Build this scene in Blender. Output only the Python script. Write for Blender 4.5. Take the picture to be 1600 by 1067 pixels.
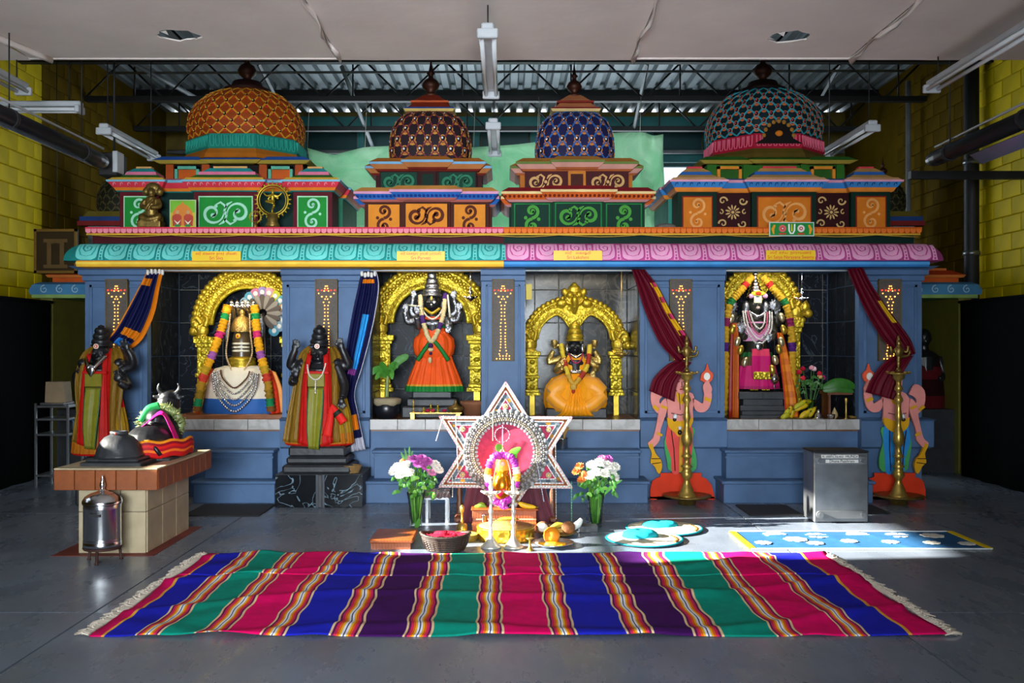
import bpy, math, random
from math import sin, cos, pi, radians, sqrt
from mathutils import Vector, Matrix
from mathutils.geometry import tessellate_polygon
random.seed(7)
for _o in list(bpy.data.objects): bpy.data.objects.remove(_o)
SC = bpy.context.scene
COL = SC.collection
# ---------------------------------------------------------------- camera
F, CX, CY, EYE = 1500.0, 790.0, 541.0, 1.5      # focal length in px of the 1600x1067 frame, vanishing point, eye height
cam = bpy.data.cameras.new('camera'); cam.sensor_width = 36; cam.lens = 36*F/1600
cam.shift_x = (800-CX)/1600; cam.shift_y = (CY-533.5)/1600; cam.clip_end = 200
camo = bpy.data.objects.new('camera', cam); COL.objects.link(camo)
camo.location = (0, 0, EYE); camo.rotation_euler = (pi/2, 0, 0); SC.camera = camo
# ---------------------------------------------------------------- light
SC.view_settings.view_transform = 'Standard'; SC.view_settings.look = 'None'
SC.view_settings.exposure = 0.0; SC.view_settings.gamma = 1.0; SC.view_settings.use_curve_mapping = False
wd = bpy.data.worlds.new('sky'); SC.world = wd; wd.use_nodes = True
wd.node_tree.nodes['Background'].inputs[0].default_value = (0.80, 0.91, 1.0, 1)
wd.node_tree.nodes['Background'].inputs[1].default_value = 2.2
def lamp(name, kind, loc, energy, color=(1,1,1), **k):
    l = bpy.data.lights.new(name, kind); l.energy = energy; l.color = color
    for a, b in k.items():
        if a not in ('rot',): setattr(l, a, b)
    o = bpy.data.objects.new(name, l); COL.objects.link(o); o.location = loc
    if 'rot' in k: o.rotation_euler = k['rot']
    return o
sun_dir = Vector((1.0, 0.10, -0.385)).normalized()
sun = lamp('sun', 'SUN', (-9, 3, 8), 62.0, (1.0, 0.93, 0.82), angle=0.012)
sun.rotation_euler = sun_dir.to_track_quat('-Z', 'Y').to_euler()
# fill lamp added behind the photographer, and daylight of the glazing behind the shrine
lamp('entrance_fill', 'AREA', (-0.8, -2.8, 1.9), 185, (0.84, 0.93, 1.0), shape='RECTANGLE', spread=radians(60), size=3.4, size_y=1.5, rot=(pi/2, 0, 0))
lamp('rear_daylight', 'AREA', (0, 16.25, 2.9), 150, (0.82, 0.93, 1.0), shape='RECTANGLE', size=6.4, size_y=3.2, rot=(-pi/2, 0, 0))
# ---------------------------------------------------------------- helpers
def lin(c):
    if not isinstance(c, str): return tuple(c)[:3]
    c = c.lstrip('#'); out = []
    for i in (0, 2, 4):
        v = int(c[i:i+2], 16)/255; out.append(v/12.92 if v <= .04045 else ((v+.055)/1.055)**2.4)
    return tuple(out)
def at(px, py, d): return Vector(((px-CX)*d/F, d, EYE-(py-CY)*d/F))
def gx(px, d): return (px-CX)*d/F
def gz(py, d): return EYE-(py-CY)*d/F
def fd(py): return F*EYE/(py-CY)                 # depth of a floor point
def lerp(a, b, t): return a+(b-a)*t
def interp(pts, t):                              # piecewise linear over t in 0..1
    n = len(pts)-1; k = min(int(t*n), n-1); u = t*n-k
    return tuple(lerp(a, b, u) for a, b in zip(pts[k], pts[k+1]))
def smooth_path(pts, n=6):                       # Catmull-Rom
    pts = [Vector(p) for p in pts]; out = []
    for i in range(len(pts)-1):
        p0 = pts[max(i-1, 0)]; p1 = pts[i]; p2 = pts[i+1]; p3 = pts[min(i+2, len(pts)-1)]
        for k in range(n):
            t = k/n
            out.append(0.5*((2*p1)+(p2-p0)*t+(2*p0-5*p1+4*p2-p3)*t*t+(3*p1-p0-3*p2+p3)*t**3))
    out.append(pts[-1]); return out
class B:
    def __init__(s, col='#808080'):
        s.v = []; s.f = []; s.c = []; s.s = []; s.col = lin(col); s.X = None
    def __call__(s, c): s.col = lin(c); return s
    def add(s, vs, fs, smooth=False):
        n = len(s.v)
        s.v += [tuple(s.X @ Vector(p)) if s.X else tuple(p) for p in vs]
        for f in fs:
            s.f.append(tuple(i+n for i in f)); s.c.append(s.col); s.s.append(smooth)
    def box(s, x0, x1, y0, y1, z0, z1, bev=0.0):
        if x0 > x1: x0, x1 = x1, x0
        if y0 > y1: y0, y1 = y1, y0
        if z0 > z1: z0, z1 = z1, z0
        if bev <= 0:
            s.add([(x, y, z) for x in (x0, x1) for y in (y0, y1) for z in (z0, z1)],
                  [(0,1,3,2), (4,6,7,5), (0,4,5,1), (2,3,7,6), (0,2,6,4), (1,5,7,3)]); return
        b = min(bev, (x1-x0)*.49, (y1-y0)*.49, (z1-z0)*.49); V = []; I = {}
        for ix, x in enumerate((x0, x1)):
            for iy, y in enumerate((y0, y1)):
                for iz, z in enumerate((z0, z1)):
                    sx, sy, sz = (b, -b)[ix], (b, -b)[iy], (b, -b)[iz]
                    I[ix,iy,iz,0] = len(V); V.append((x, y+sy, z+sz))
                    I[ix,iy,iz,1] = len(V); V.append((x+sx, y, z+sz))
                    I[ix,iy,iz,2] = len(V); V.append((x+sx, y+sy, z))
        fs = []
        for i in (0, 1):
            fs.append([I[i,0,0,0], I[i,1,0,0], I[i,1,1,0], I[i,0,1,0]][::(1 if i else -1)])
            fs.append([I[0,i,0,1], I[1,i,0,1], I[1,i,1,1], I[0,i,1,1]][::(-1 if i else 1)])
            fs.append([I[0,0,i,2], I[1,0,i,2], I[1,1,i,2], I[0,1,i,2]][::(1 if i else -1)])
            for j in (0, 1):
                fs.append([I[i,j,0,0], I[i,j,1,0], I[i,j,1,1], I[i,j,0,1]][::(1 if i == j else -1)])
                fs.append([I[i,0,j,0], I[i,1,j,0], I[i,1,j,2], I[i,0,j,2]][::(-1 if i == j else 1)])
                fs.append([I[0,i,j,1], I[1,i,j,1], I[1,i,j,2], I[0,i,j,2]][::(1 if i == j else -1)])
                for k in (0, 1): fs.append([I[i,j,k,0], I[i,j,k,1], I[i,j,k,2]][::(-1 if (i+j+k) % 2 == 0 else 1)])
        s.add(V, fs)
    def prism(s, poly, y0, y1, smooth=False):    # polygon in the XZ plane, extruded along Y (y0 = front)
        n = len(poly); tri = tessellate_polygon([[Vector((p[0], p[1], 0)) for p in poly]])
        V = [(p[0], y0, p[1]) for p in poly]+[(p[0], y1, p[1]) for p in poly]
        s.add(V, [tuple(t) for t in tri]+[tuple(i+n for i in t) for t in tri])
        s.add(V, [(i, (i+1) % n, n+(i+1) % n, n+i) for i in range(n)], smooth)
    def rings(s, R, smooth=True, cap=True, closed=True, cols=None):
        n = len(R[0]); V = [p for r in R for p in r]
        base = len(s.v); s.add(V, [])
        for i in range(len(R)-1):
            if cols: s.col = lin(cols[i])
            for j in range(n if closed else n-1):
                k = (j+1) % n
                s.f.append((base+i*n+j, base+i*n+k, base+(i+1)*n+k, base+(i+1)*n+j)); s.c.append(s.col); s.s.append(smooth)
        if cap and closed:
            s.f.append(tuple(base+j for j in reversed(range(n)))); s.c.append(s.col); s.s.append(False)
            s.f.append(tuple(base+(len(R)-1)*n+j for j in range(n))); s.c.append(s.col); s.s.append(False)
    def lathe(s, prof, c=(0,0,0), seg=24, sx=1.0, sy=1.0, mod=None, cols=None, smooth=True, cap=True, ph=0.0):
        R = []
        for i, (r, z) in enumerate(prof):
            t = i/max(1, len(prof)-1); ring = []
            for j in range(seg):
                a = 2*pi*j/seg+ph; k = mod(a, t) if mod else 1.0
                ring.append((c[0]+r*k*cos(a)*sx, c[1]+r*k*sin(a)*sy, c[2]+z))
            R.append(ring)
        s.rings(R, smooth, cap, True, cols)
    def tube(s, pts, r, seg=8, cap=True, smooth=True, flat=1.0, cols=None, wob=0.0):
        pts = [Vector(p) for p in pts]; n = len(pts); R = []
        rr = r if isinstance(r, (list, tuple)) else [r]*n
        if len(rr) != n: rr = [interp([(q,) for q in rr], i/(n-1))[0] for i in range(n)]
        up = Vector((0, 1, 0.01))
        for i, p in enumerate(pts):
            t = (pts[min(i+1, n-1)]-pts[max(i-1, 0)]).normalized()
            a = up.cross(t)
            if a.length < 1e-4: a = Vector((1, 0, 0)).cross(t)
            a.normalize(); b = t.cross(a).normalized()
            R.append([p+(a*cos(2*pi*j/seg)+b*sin(2*pi*j/seg)*flat)*rr[i]*(1+(random.uniform(-wob, wob) if wob else 0)) for j in range(seg)])
        s.rings(R, smooth, cap, True, cols)
    def ell(s, c, rx, ry=None, rz=None, seg=12, rg=8, rot=None):
        ry = ry or rx; rz = rz or rx; c = Vector(c); V = []
        for i in range(rg+1):
            ph = -pi/2+pi*i/rg
            for j in range(seg):
                p = Vector((rx*cos(ph)*cos(2*pi*j/seg), ry*cos(ph)*sin(2*pi*j/seg), rz*sin(ph)))
                if rot: p = rot @ p
                V.append(c+p)
        s.add(V, [(i*seg+j, i*seg+(j+1) % seg, (i+1)*seg+(j+1) % seg, (i+1)*seg+j) for i in range(rg) for j in range(seg)], True)
    def disc(s, c, r, y0, y1, seg=14, sz=1.0):   # disc in XZ
        s.prism([(c[0]+r*cos(2*pi*j/seg), c[1]+r*sz*sin(2*pi*j/seg)) for j in range(seg)], y0, y1, True)
    def ribbon(s, uv, w, mp, off=0.004, base=-0.002, cap=True):   # raised band along uv path on surface mp(u,v,h)
        n = len(uv); L = []
        ww = w if isinstance(w, (list, tuple)) else [w]*n
        if len(ww) != n: ww = [interp([(q,) for q in ww], i/(n-1))[0] for i in range(n)]
        for i, (u, v) in enumerate(uv):
            a = uv[max(i-1, 0)]; b = uv[min(i+1, n-1)]
            du, dv = b[0]-a[0], b[1]-a[1]; m = sqrt(du*du+dv*dv) or 1
            nu, nv = -dv/m*ww[i]/2, du/m*ww[i]/2
            L.append([mp(u+nu, v+nv, base), mp(u+nu, v+nv, off), mp(u-nu, v-nv, off), mp(u-nu, v-nv, base)])
        V = [p for q in L for p in q]; fs = []
        for i in range(n-1):
            for k in range(3): fs.append((i*4+k, (i+1)*4+k, (i+1)*4+k+1, i*4+k+1))
        fs.append((0, 1, 2, 3)); fs.append(((n-1)*4+3, (n-1)*4+2, (n-1)*4+1, (n-1)*4))
        s.add(V, fs)
    def band(s, uv, w, mp, off=.004, n=5):        # ribbon with extra stations for curved surfaces
        P = []; W = []; m = len(uv)
        for i in range(m-1):
            for k in range(n):
                t = k/n; P.append((lerp(uv[i][0], uv[i+1][0], t), lerp(uv[i][1], uv[i+1][1], t))); W.append(lerp(w[i], w[i+1], t))
        P.append(uv[-1]); W.append(w[-1]); s.ribbon(P, W, mp, off)
    def blob(s, uv, r, mp, off=0.004, seg=10, sv=1.0):   # raised dot on a surface
        u, v = uv
        ring = [mp(u+r*cos(2*pi*j/seg), v+r*sv*sin(2*pi*j/seg), off) for j in range(seg)]
        low = [mp(u+r*cos(2*pi*j/seg), v+r*sv*sin(2*pi*j/seg), -0.002) for j in range(seg)]
        s.add(ring+low, [tuple(range(seg))]+[(j, (j+1) % seg, seg+(j+1) % seg, seg+j) for j in range(seg)])
    def mesh(s, name):
        m = bpy.data.meshes.new(name); m.from_pydata(s.v, [], s.f); m.validate(clean_customdata=False)
        if len(m.polygons) == len(s.f):
            m.polygons.foreach_set('use_smooth', s.s)
            ca = m.color_attributes.new('Col', 'FLOAT_COLOR', 'CORNER'); buf = []
            for f, c in zip(s.f, s.c): buf += [c[0], c[1], c[2], 1.0]*len(f)
            if len(buf) == len(ca.data)*4: ca.data.foreach_set('color', buf)
            else: print('colour mismatch', name)
        else: print('poly mismatch', name, len(m.polygons), len(s.f))
        m.update(); return m
WO = {}
def build(b, name, mat, parent=None, origin=None):
    if not b.v: print('EMPTY', name)
    xs = [p[0] for p in b.v]; ys = [p[1] for p in b.v]; zs = [p[2] for p in b.v]
    o0 = Vector(origin) if origin else Vector(((min(xs)+max(xs))/2, (min(ys)+max(ys))/2, min(zs)))
    b.v = [(p[0]-o0.x, p[1]-o0.y, p[2]-o0.z) for p in b.v]
    m = b.mesh(name)
    o = bpy.data.objects.new(name, m); COL.objects.link(o); m.materials.append(mat)
    WO[o] = o0
    if parent is not None: o.parent = parent; o.location = o0-WO[parent]
    else: o.location = o0
    return o
def build_each(b, name, mat, parent):             # one object per loose piece
    par = list(range(len(b.v)))
    def find(i):
        while par[i] != i: par[i] = par[par[i]]; i = par[i]
        return i
    for f in b.f:
        r = find(f[0])
        for i in f[1:]: par[find(i)] = r
    groups = {}
    for k, f in enumerate(b.f): groups.setdefault(find(f[0]), []).append(k)
    for ks in groups.values():
        c = B(); mp = {}
        for k in ks:
            for i in b.f[k]:
                if i not in mp: mp[i] = len(c.v); c.v.append(b.v[i])
            c.f.append(tuple(mp[i] for i in b.f[k])); c.c.append(b.c[k]); c.s.append(b.s[k])
        build(c, name, mat, parent)
def inst(o, loc, parent=None, rot=None, scale=None, name=None):      # a further piece sharing the mesh of o
    c = bpy.data.objects.new(name or o.name.split('.')[0], o.data); COL.objects.link(c)
    loc = Vector(loc); WO[c] = loc
    if parent is not None: c.parent = parent; c.location = loc-WO[parent]
    else: c.location = loc
    if rot: c.rotation_euler = rot
    if scale: c.scale = scale
    for m in o.modifiers:
        n = c.modifiers.new(m.name, m.type)
    return c
def tag(o, label, cat, group=None, kind=None):
    o['label'] = label
    if cat: o['category'] = cat
    if group: o['group'] = group
    if kind: o['kind'] = kind
    return o
def thing(name, label, cat, loc, group=None, kind=None):
    o = bpy.data.objects.new(name, None); COL.objects.link(o); o.location = loc; WO[o] = Vector(loc)
    o.empty_display_size = .1
    return tag(o, label, cat, group, kind)
def struct(o, label=None):
    o['kind'] = 'structure'
    if label: o['label'] = label
    return o
def stuff(o): o['kind'] = 'stuff'; return o
def dup(root, off, label=None, rotz=0, group=None, scale=None):
    r = root.copy(); COL.objects.link(r); r.location = root.location+Vector(off); WO[r] = WO[root]+Vector(off)
    if rotz: r.rotation_euler.z += rotz
    if scale: r.scale = scale
    if label: r['label'] = label
    if group: r['group'] = group
    def rec(a, b):
        for ch in list(a.children):
            c = ch.copy(); COL.objects.link(c); c.parent = b; rec(ch, c)
    rec(root, r); return r
def fuse(b, name, mat, parent=None, voxel=0.008, sm=4):              # one continuous skin over overlapping volumes
    o = build(b, name, mat, parent)
    m = o.modifiers.new('remesh', 'REMESH'); m.mode = 'VOXEL'; m.voxel_size = voxel; m.use_smooth_shade = True
    if sm:
        k = o.modifiers.new('smooth', 'SMOOTH'); k.factor = .5; k.iterations = sm
    return o
# ---------------------------------------------------------------- materials
def mat(name, base=None, rough=.6, metal=0.0, noise=.18, nscale=6.0, bump=0.0, bscale=60.0, spec=.5, coat=0.0, bkind='noise', emit=None, estr=0.0, sheen=0.0, trans=0.0, dist=.01):
    m = bpy.data.materials.new(name); m.use_nodes = True; N = m.node_tree.nodes; L = m.node_tree.links
    p = N['Principled BSDF']; p.inputs['Roughness'].default_value = rough; p.inputs['Metallic'].default_value = metal
    p.inputs['Specular IOR Level'].default_value = spec; p.inputs['Coat Weight'].default_value = coat
    if sheen: p.inputs['Sheen Weight'].default_value = sheen
    if trans: p.inputs['Transmission Weight'].default_value = trans
    tc = N.new('ShaderNodeTexCoord')
    if base is None:
        a = N.new('ShaderNodeAttribute'); a.attribute_name = 'Col'; src = a.outputs['Color']
    else:
        a = N.new('ShaderNodeRGB'); a.outputs[0].default_value = (*lin(base), 1); src = a.outputs[0]
    if noise:
        n = N.new('ShaderNodeTexNoise'); n.inputs['Scale'].default_value = nscale; n.inputs['Detail'].default_value = 5
        L.new(tc.outputs['Object'], n.inputs['Vector'])
        r = N.new('ShaderNodeMapRange'); r.inputs['From Min'].default_value = .3; r.inputs['From Max'].default_value = .7
        r.inputs['To Min'].default_value = 1-noise; r.inputs['To Max'].default_value = 1+noise*.5
        L.new(n.outputs['Fac'], r.inputs['Value'])
        x = N.new('ShaderNodeVectorMath'); x.operation = 'SCALE'
        L.new(src, x.inputs[0]); L.new(r.outputs[0], x.inputs['Scale']); L.new(x.outputs[0], p.inputs['Base Color'])
    else: L.new(src, p.inputs['Base Color'])
    if bump:
        if bkind == 'voronoi':
            t = N.new('ShaderNodeTexVoronoi'); t.inputs['Scale'].default_value = bscale; o = t.outputs['Distance']
        elif bkind == 'wave':
            t = N.new('ShaderNodeTexWave'); t.inputs['Scale'].default_value = bscale; t.inputs['Distortion'].default_value = 1.5; o = t.outputs['Fac']
        else:
            t = N.new('ShaderNodeTexNoise'); t.inputs['Scale'].default_value = bscale; t.inputs['Detail'].default_value = 4; o = t.outputs['Fac']
        L.new(tc.outputs['Object'], t.inputs['Vector'])
        bn = N.new('ShaderNodeBump'); bn.inputs['Strength'].default_value = bump; bn.inputs['Distance'].default_value = dist
        L.new(o, bn.inputs['Height']); L.new(bn.outputs[0], p.inputs['Normal'])
    if emit:
        p.inputs['Emission Color'].default_value = (*lin(emit), 1); p.inputs['Emission Strength'].default_value = estr
    return m
PAINT = mat('painted plaster', rough=.6, noise=.18, nscale=5, bump=.12, bscale=40, spec=.12)
GLOSS = mat('gloss paint', rough=.3, noise=.1, bump=.05, bscale=50)
CLOTH = mat('cloth', rough=.9, noise=.14, nscale=14, bump=.25, bscale=220, spec=.12, dist=.004)
SILK = mat('silk', rough=.42, noise=.12, nscale=20, bump=.35, bscale=45, spec=.2, dist=.006)
SATIN = mat('satin', rough=.55, noise=.12, nscale=9, spec=.15, bump=.15, bscale=30)
METALC = mat('coloured metal', rough=.3, metal=.85, noise=.15, nscale=12, bump=.1, bscale=90)
GOLD = mat('gilded relief', '#b8a020', rough=.4, metal=.55, noise=.3, nscale=9, bump=.55, bscale=34, bkind='voronoi', dist=.012)
GOLDP = mat('gilded plain', '#b89a26', rough=.35, metal=.6, noise=.25, nscale=14, bump=.25, bscale=70)
BRASS = mat('aged brass', '#c2a04e', rough=.32, metal=.75, noise=.3, nscale=18, bump=.1, bscale=80)
BRASSD = mat('dark brass', '#8a7038', rough=.4, metal=.75, noise=.4, nscale=25, bump=.3, bscale=60)
SILVER = mat('chased silver', '#94959a', rough=.34, metal=.95, noise=.2, nscale=30, bump=.5, bscale=90, bkind='voronoi', dist=.006)
SILVERL = mat('worn silver', '#d8d4cc', rough=.36, metal=.65, noise=.15, nscale=30)
SILVERP = mat('plain silver', '#d6d6d8', rough=.18, metal=1.0, noise=.1, nscale=20)
STEEL = mat('brushed steel', '#8f9194', rough=.34, metal=.9, noise=.2, nscale=8, bump=.08, bscale=120)
STONE = mat('black stone', '#15161a', rough=.38, noise=.3, nscale=18, bump=.15, bscale=60)
STONED = mat('dark grey stone', '#2b2d31', rough=.5, noise=.4, nscale=9, bump=.3, bscale=30)
WOODM = mat('stained wood', '#6b3a1c', rough=.45, noise=.35, nscale=6, bump=.1, bscale=12, bkind='wave')
DARKST = mat('dark painted steel', '#17171a', rough=.6, noise=.3)
WHITEST = mat('white enamelled steel', '#b9bcc0', rough=.4, noise=.12)
TUBEW = mat('unlit lamp tube', '#dfe3e6', rough=.25, noise=.05)
LEAF = mat('leaf', rough=.45, noise=.25, nscale=30, spec=.4)
PETAL = mat('petal', rough=.7, noise=.15, nscale=40, spec=.12)
FRUIT = mat('fruit skin', rough=.42, noise=.2, nscale=20, bump=.08, bscale=90)
LED = mat('warm bulb', '#ff9030', emit='#ffac48', estr=5.0, noise=0)
LEDR = mat('red bulb', '#ff2010', emit='#ff2a14', estr=4.0, noise=0)
FLAME = mat('flame', '#ff7a20', emit='#ff7a20', estr=6.0, noise=0)
def marble(name, base, vein, scale, rough=.12, thr=(.47, .5), spec=.5):
    m = bpy.data.materials.new(name); m.use_nodes = True; N = m.node_tree.nodes; L = m.node_tree.links
    p = N['Principled BSDF']; p.inputs['Roughness'].default_value = rough; p.inputs['Specular IOR Level'].default_value = spec
    tc = N.new('ShaderNodeTexCoord'); oi = N.new('ShaderNodeObjectInfo')
    ad = N.new('ShaderNodeVectorMath'); ad.operation = 'MULTIPLY_ADD'; ad.inputs[1].default_value = (1, 1, 1)
    ml = N.new('ShaderNodeMath'); ml.operation = 'MULTIPLY'; ml.inputs[1].default_value = 37.0
    L.new(oi.outputs['Random'], ml.inputs[0]); L.new(tc.outputs['Object'], ad.inputs[0]); L.new(ml.outputs[0], ad.inputs[2])
    n = N.new('ShaderNodeTexNoise'); n.inputs['Scale'].default_value = scale; n.inputs['Detail'].default_value = 3; n.inputs['Distortion'].default_value = 1.2
    L.new(ad.outputs[0], n.inputs['Vector'])
    r = N.new('ShaderNodeValToRGB'); e = r.color_ramp.elements
    e[0].position = thr[0]; e[0].color = (*lin(base), 1); e[1].position = thr[1]; e[1].color = (*lin(vein), 1)
    x = e.new(thr[1]+(thr[1]-thr[0])); x.color = (*lin(base), 1)
    L.new(n.outputs['Fac'], r.inputs[0]); L.new(r.outputs[0], p.inputs['Base Color']); return m
MARBLE = marble('dark veined marble', '#15181e', '#3c444e', 4.0, .3, (.485, .5), .05)
MARBLEB = marble('brown veined marble', '#1e1a17', '#4e473e', 5.0, .2, (.45, .5), .2)
MARBLEK = marble('black veined marble', '#0c0f14', '#7f99a8', 4.0, .15, (.487, .498))
WTILE = marble('white marble tile', '#b9b5b2', '#a4a09c', 3.0, .25, (.4, .5))
def glass(name, col, rough=.02):
    m = bpy.data.materials.new(name); m.use_nodes = True; N = m.node_tree.nodes; L = m.node_tree.links
    out = N['Material Output']; N.remove(N['Principled BSDF'])
    t = N.new('ShaderNodeBsdfTransparent'); t.inputs[0].default_value = (*lin(col), 1)
    g = N.new('ShaderNodeBsdfGlossy'); g.inputs['Roughness'].default_value = rough
    fr0 = N.new('ShaderNodeLayerWeight'); fr0.inputs[0].default_value = .12; fr = N.new('ShaderNodeMath'); fr.operation = 'MULTIPLY'; fr.inputs[1].default_value = .7; L.new(fr0.outputs['Fresnel'], fr.inputs[0]); mx = N.new('ShaderNodeMixShader')
    L.new(fr.outputs[0], mx.inputs[0]); L.new(t.outputs[0], mx.inputs[1]); L.new(g.outputs[0], mx.inputs[2]); L.new(mx.outputs[0], out.inputs[0]); return m
GLASS = glass('clear glass', '#e4ece6')
PANE = glass('window glass', '#f4f6f6')
def text(name, s, size, loc, col_mat, parent=None, align='CENTER', sx=1.0, ext=.001, rx=pi/2, ry=0):
    c = bpy.data.curves.new(name, 'FONT'); c.body = s; c.size = size; c.align_x = align; c.align_y = 'CENTER'; c.extrude = ext
    o = bpy.data.objects.new(name, c); COL.objects.link(o)
    bpy.context.view_layer.update(); dg = bpy.context.evaluated_depsgraph_get()
    me = bpy.data.meshes.new_from_object(o.evaluated_get(dg)); bpy.data.objects.remove(o)
    o = bpy.data.objects.new(name, me); COL.objects.link(o); me.materials.clear(); me.materials.append(col_mat)
    o.rotation_euler = (rx, ry, 0); o.scale = (sx, 1, 1)
    loc = Vector(loc)
    if parent is not None: o.parent = parent; o.location = loc-WO[parent]
    else: o.location = loc
    WO[o] = loc; return o
def flatmap(y, s=1):                              # XZ plane at depth y, facing the viewer
    return lambda u, v, h: (u, y-h*s, v)
def spiral(cx, cy, r, turns=1.4, a0=0.0, dirn=1, n=22, rmin=.12):
    out = []
    for i in range(n):
        t = i/(n-1); rr = r*(1-(1-rmin)*t); a = a0+dirn*2*pi*turns*t
        out.append((cx+rr*cos(a), cy+rr*sin(a)))
    return out
def scroll(b, mp, cx, cy, w, h, col, th=None):    # leafy scroll ornament with half-turn symmetry
    b(col); th = th or h*.10
    r = min(h*.42, w*.23)
    for sg in (-1, 1):
        P = lambda pts: [(cx+sg*u, cy+sg*v*(1 if sg > 0 else 1)) for u, v in pts]
        x = w*.5-r*1.05
        sp = spiral(x, 0, r, 1.25, pi*1.05, -1, 26, .2)
        b.ribbon(P(sp), [th*.4, th*1.2, th*1.5, th*1.1, th*.8], mp); b.blob(P(sp[-1:])[0], th*1.1, mp)
        b.ribbon(P([(x-r, -r*.1), (x-r*1.15, -r*.6), (x-r*.7, -r*.95), (x-r*.3, -r*.75)]), [th*.9, th*1.2, th*1.0, th*.5], mp)
        b.blob(P([(x-r*.3, -r*.62)])[0], th*.8, mp)
        b.ribbon(P([(x-r*.55, r*1.0), (x-r*.95, r*.78), (x-r*1.2, r*.4)]), [th*.3, th*1.1, th*.4], mp)
        b.ribbon(P([(x+r*.1, r*.35), (x-r*.25, r*.15), (x-r*.3, -r*.2)]), [th*.3, th*.8, th*.3], mp)
    b.blob((cx, cy), th*.9, mp)
def vscroll(b, mp, cx, cy, w, h, col, th=None):   # S-shaped scroll for upright panels
    b(col); th = th or w*.12; r = min(w*.36, h*.24)
    s1 = spiral(cx, cy+r*1.05, r, 1.3, -pi*.5, 1); s2 = spiral(cx, cy-r*1.05, r, 1.3, pi*.5, 1)
    for sp in (s1, s2):
        b.ribbon(sp, [th*1.2, th*1.2, th*.5], mp); b.blob(sp[-1], th*.8, mp)
    b.blob((cx-r*.9, cy+.1*r), th*.7, mp); b.blob((cx+r*.95, cy-.1*r), th*.7, mp)
# ================================================================ THE SETTING
WX, YB, YF, ZC, ZS = 5.8, 16.4, -3.0, 5.5, 4.0
# ---- floor: painted concrete slabs with sawn joints
def floor_mat():
    m = mat('painted concrete', '#717a88', rough=.3, noise=.22, nscale=1.3)
    N = m.node_tree.nodes; L = m.node_tree.links; p = N['Principled BSDF']
    tc = N.new('ShaderNodeTexCoord'); mp = N.new('ShaderNodeMapping'); mp.inputs['Scale'].default_value = (1.0, .35, 1)
    L.new(tc.outputs['Object'], mp.inputs[0])
    n = N.new('ShaderNodeTexNoise'); n.inputs['Scale'].default_value = 3.2; n.inputs['Detail'].default_value = 9; n.inputs['Roughness'].default_value = .68
    L.new(mp.outputs[0], n.inputs['Vector'])
    r = N.new('ShaderNodeMapRange'); r.inputs[1].default_value = .35; r.inputs[2].default_value = .7; r.inputs[3].default_value = .16; r.inputs[4].default_value = .5
    L.new(n.outputs['Fac'], r.inputs[0]); L.new(r.outputs[0], p.inputs['Roughness'])
    # scuffs and dark stains
    n2 = N.new('ShaderNodeTexNoise'); n2.inputs['Scale'].default_value = 5.5; n2.inputs['Detail'].default_value = 6; n2.inputs['Roughness'].default_value = .6
    mp2 = N.new('ShaderNodeMapping'); mp2.inputs['Scale'].default_value = (1, .5, 1); L.new(tc.outputs['Object'], mp2.inputs[0]); L.new(mp2.outputs[0], n2.inputs['Vector'])
    rp = N.new('ShaderNodeValToRGB'); e = rp.color_ramp.elements; e[0].position = .68; e[0].color = (0, 0, 0, 1); e[1].position = .78; e[1].color = (1, 1, 1, 1)
    L.new(n2.outputs['Fac'], rp.inputs[0])
    old = p.inputs['Base Color'].links[0].from_socket
    mx = N.new('ShaderNodeMix'); mx.data_type = 'RGBA'; L.new(old, mx.inputs[6]); mx.inputs[7].default_value = (*lin('#2c2825'), 1)
    ml = N.new('ShaderNodeMath'); ml.operation = 'MULTIPLY'; ml.inputs[1].default_value = .45; L.new(rp.outputs[0], ml.inputs[0]); L.new(ml.outputs[0], mx.inputs[0])
    n3 = N.new('ShaderNodeTexNoise'); n3.inputs['Scale'].default_value = 60; n3.inputs['Detail'].default_value = 2; L.new(tc.outputs['Object'], n3.inputs['Vector'])
    rp3 = N.new('ShaderNodeValToRGB'); e = rp3.color_ramp.elements; e[0].position = .74; e[0].color = (0, 0, 0, 1); e[1].position = .77; e[1].color = (.5, .5, .5, 1)
    L.new(n3.outputs['Fac'], rp3.inputs[0])
    mx2 = N.new('ShaderNodeMix'); mx2.data_type = 'RGBA'; L.new(mx.outputs[2], mx2.inputs[6]); mx2.inputs[7].default_value = (*lin('#a9b4bc'), 1)
    L.new(rp3.outputs[0], mx2.inputs[0]); L.new(mx2.outputs[2], p.inputs['Base Color'])
    return m
FLOORM = floor_mat()
b = B('#202020'); b.box(-WX, WX, YF, YB, -.10, -.012)
floor = struct(build(b, 'floor', mat('joint filler', '#1c1d1f', rough=.8)), 'grey painted concrete floor with sawn joints and scuffs')
xs = [-WX, -2.32, 2.08, WX]; ys = [YF, 2.2, 5.41, 8.62, YB]
for i in range(3):
    for j in range(4):
        b = B(); g = .006
        b.box(xs[i]+(g if i else 0), xs[i+1]-(g if i < 2 else 0), ys[j]+(g*.6 if j else 0), ys[j+1]-(g*.6 if j < 3 else 0), -.03, 0)
        build(b, 'floor_slab', FLOORM, floor)
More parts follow.
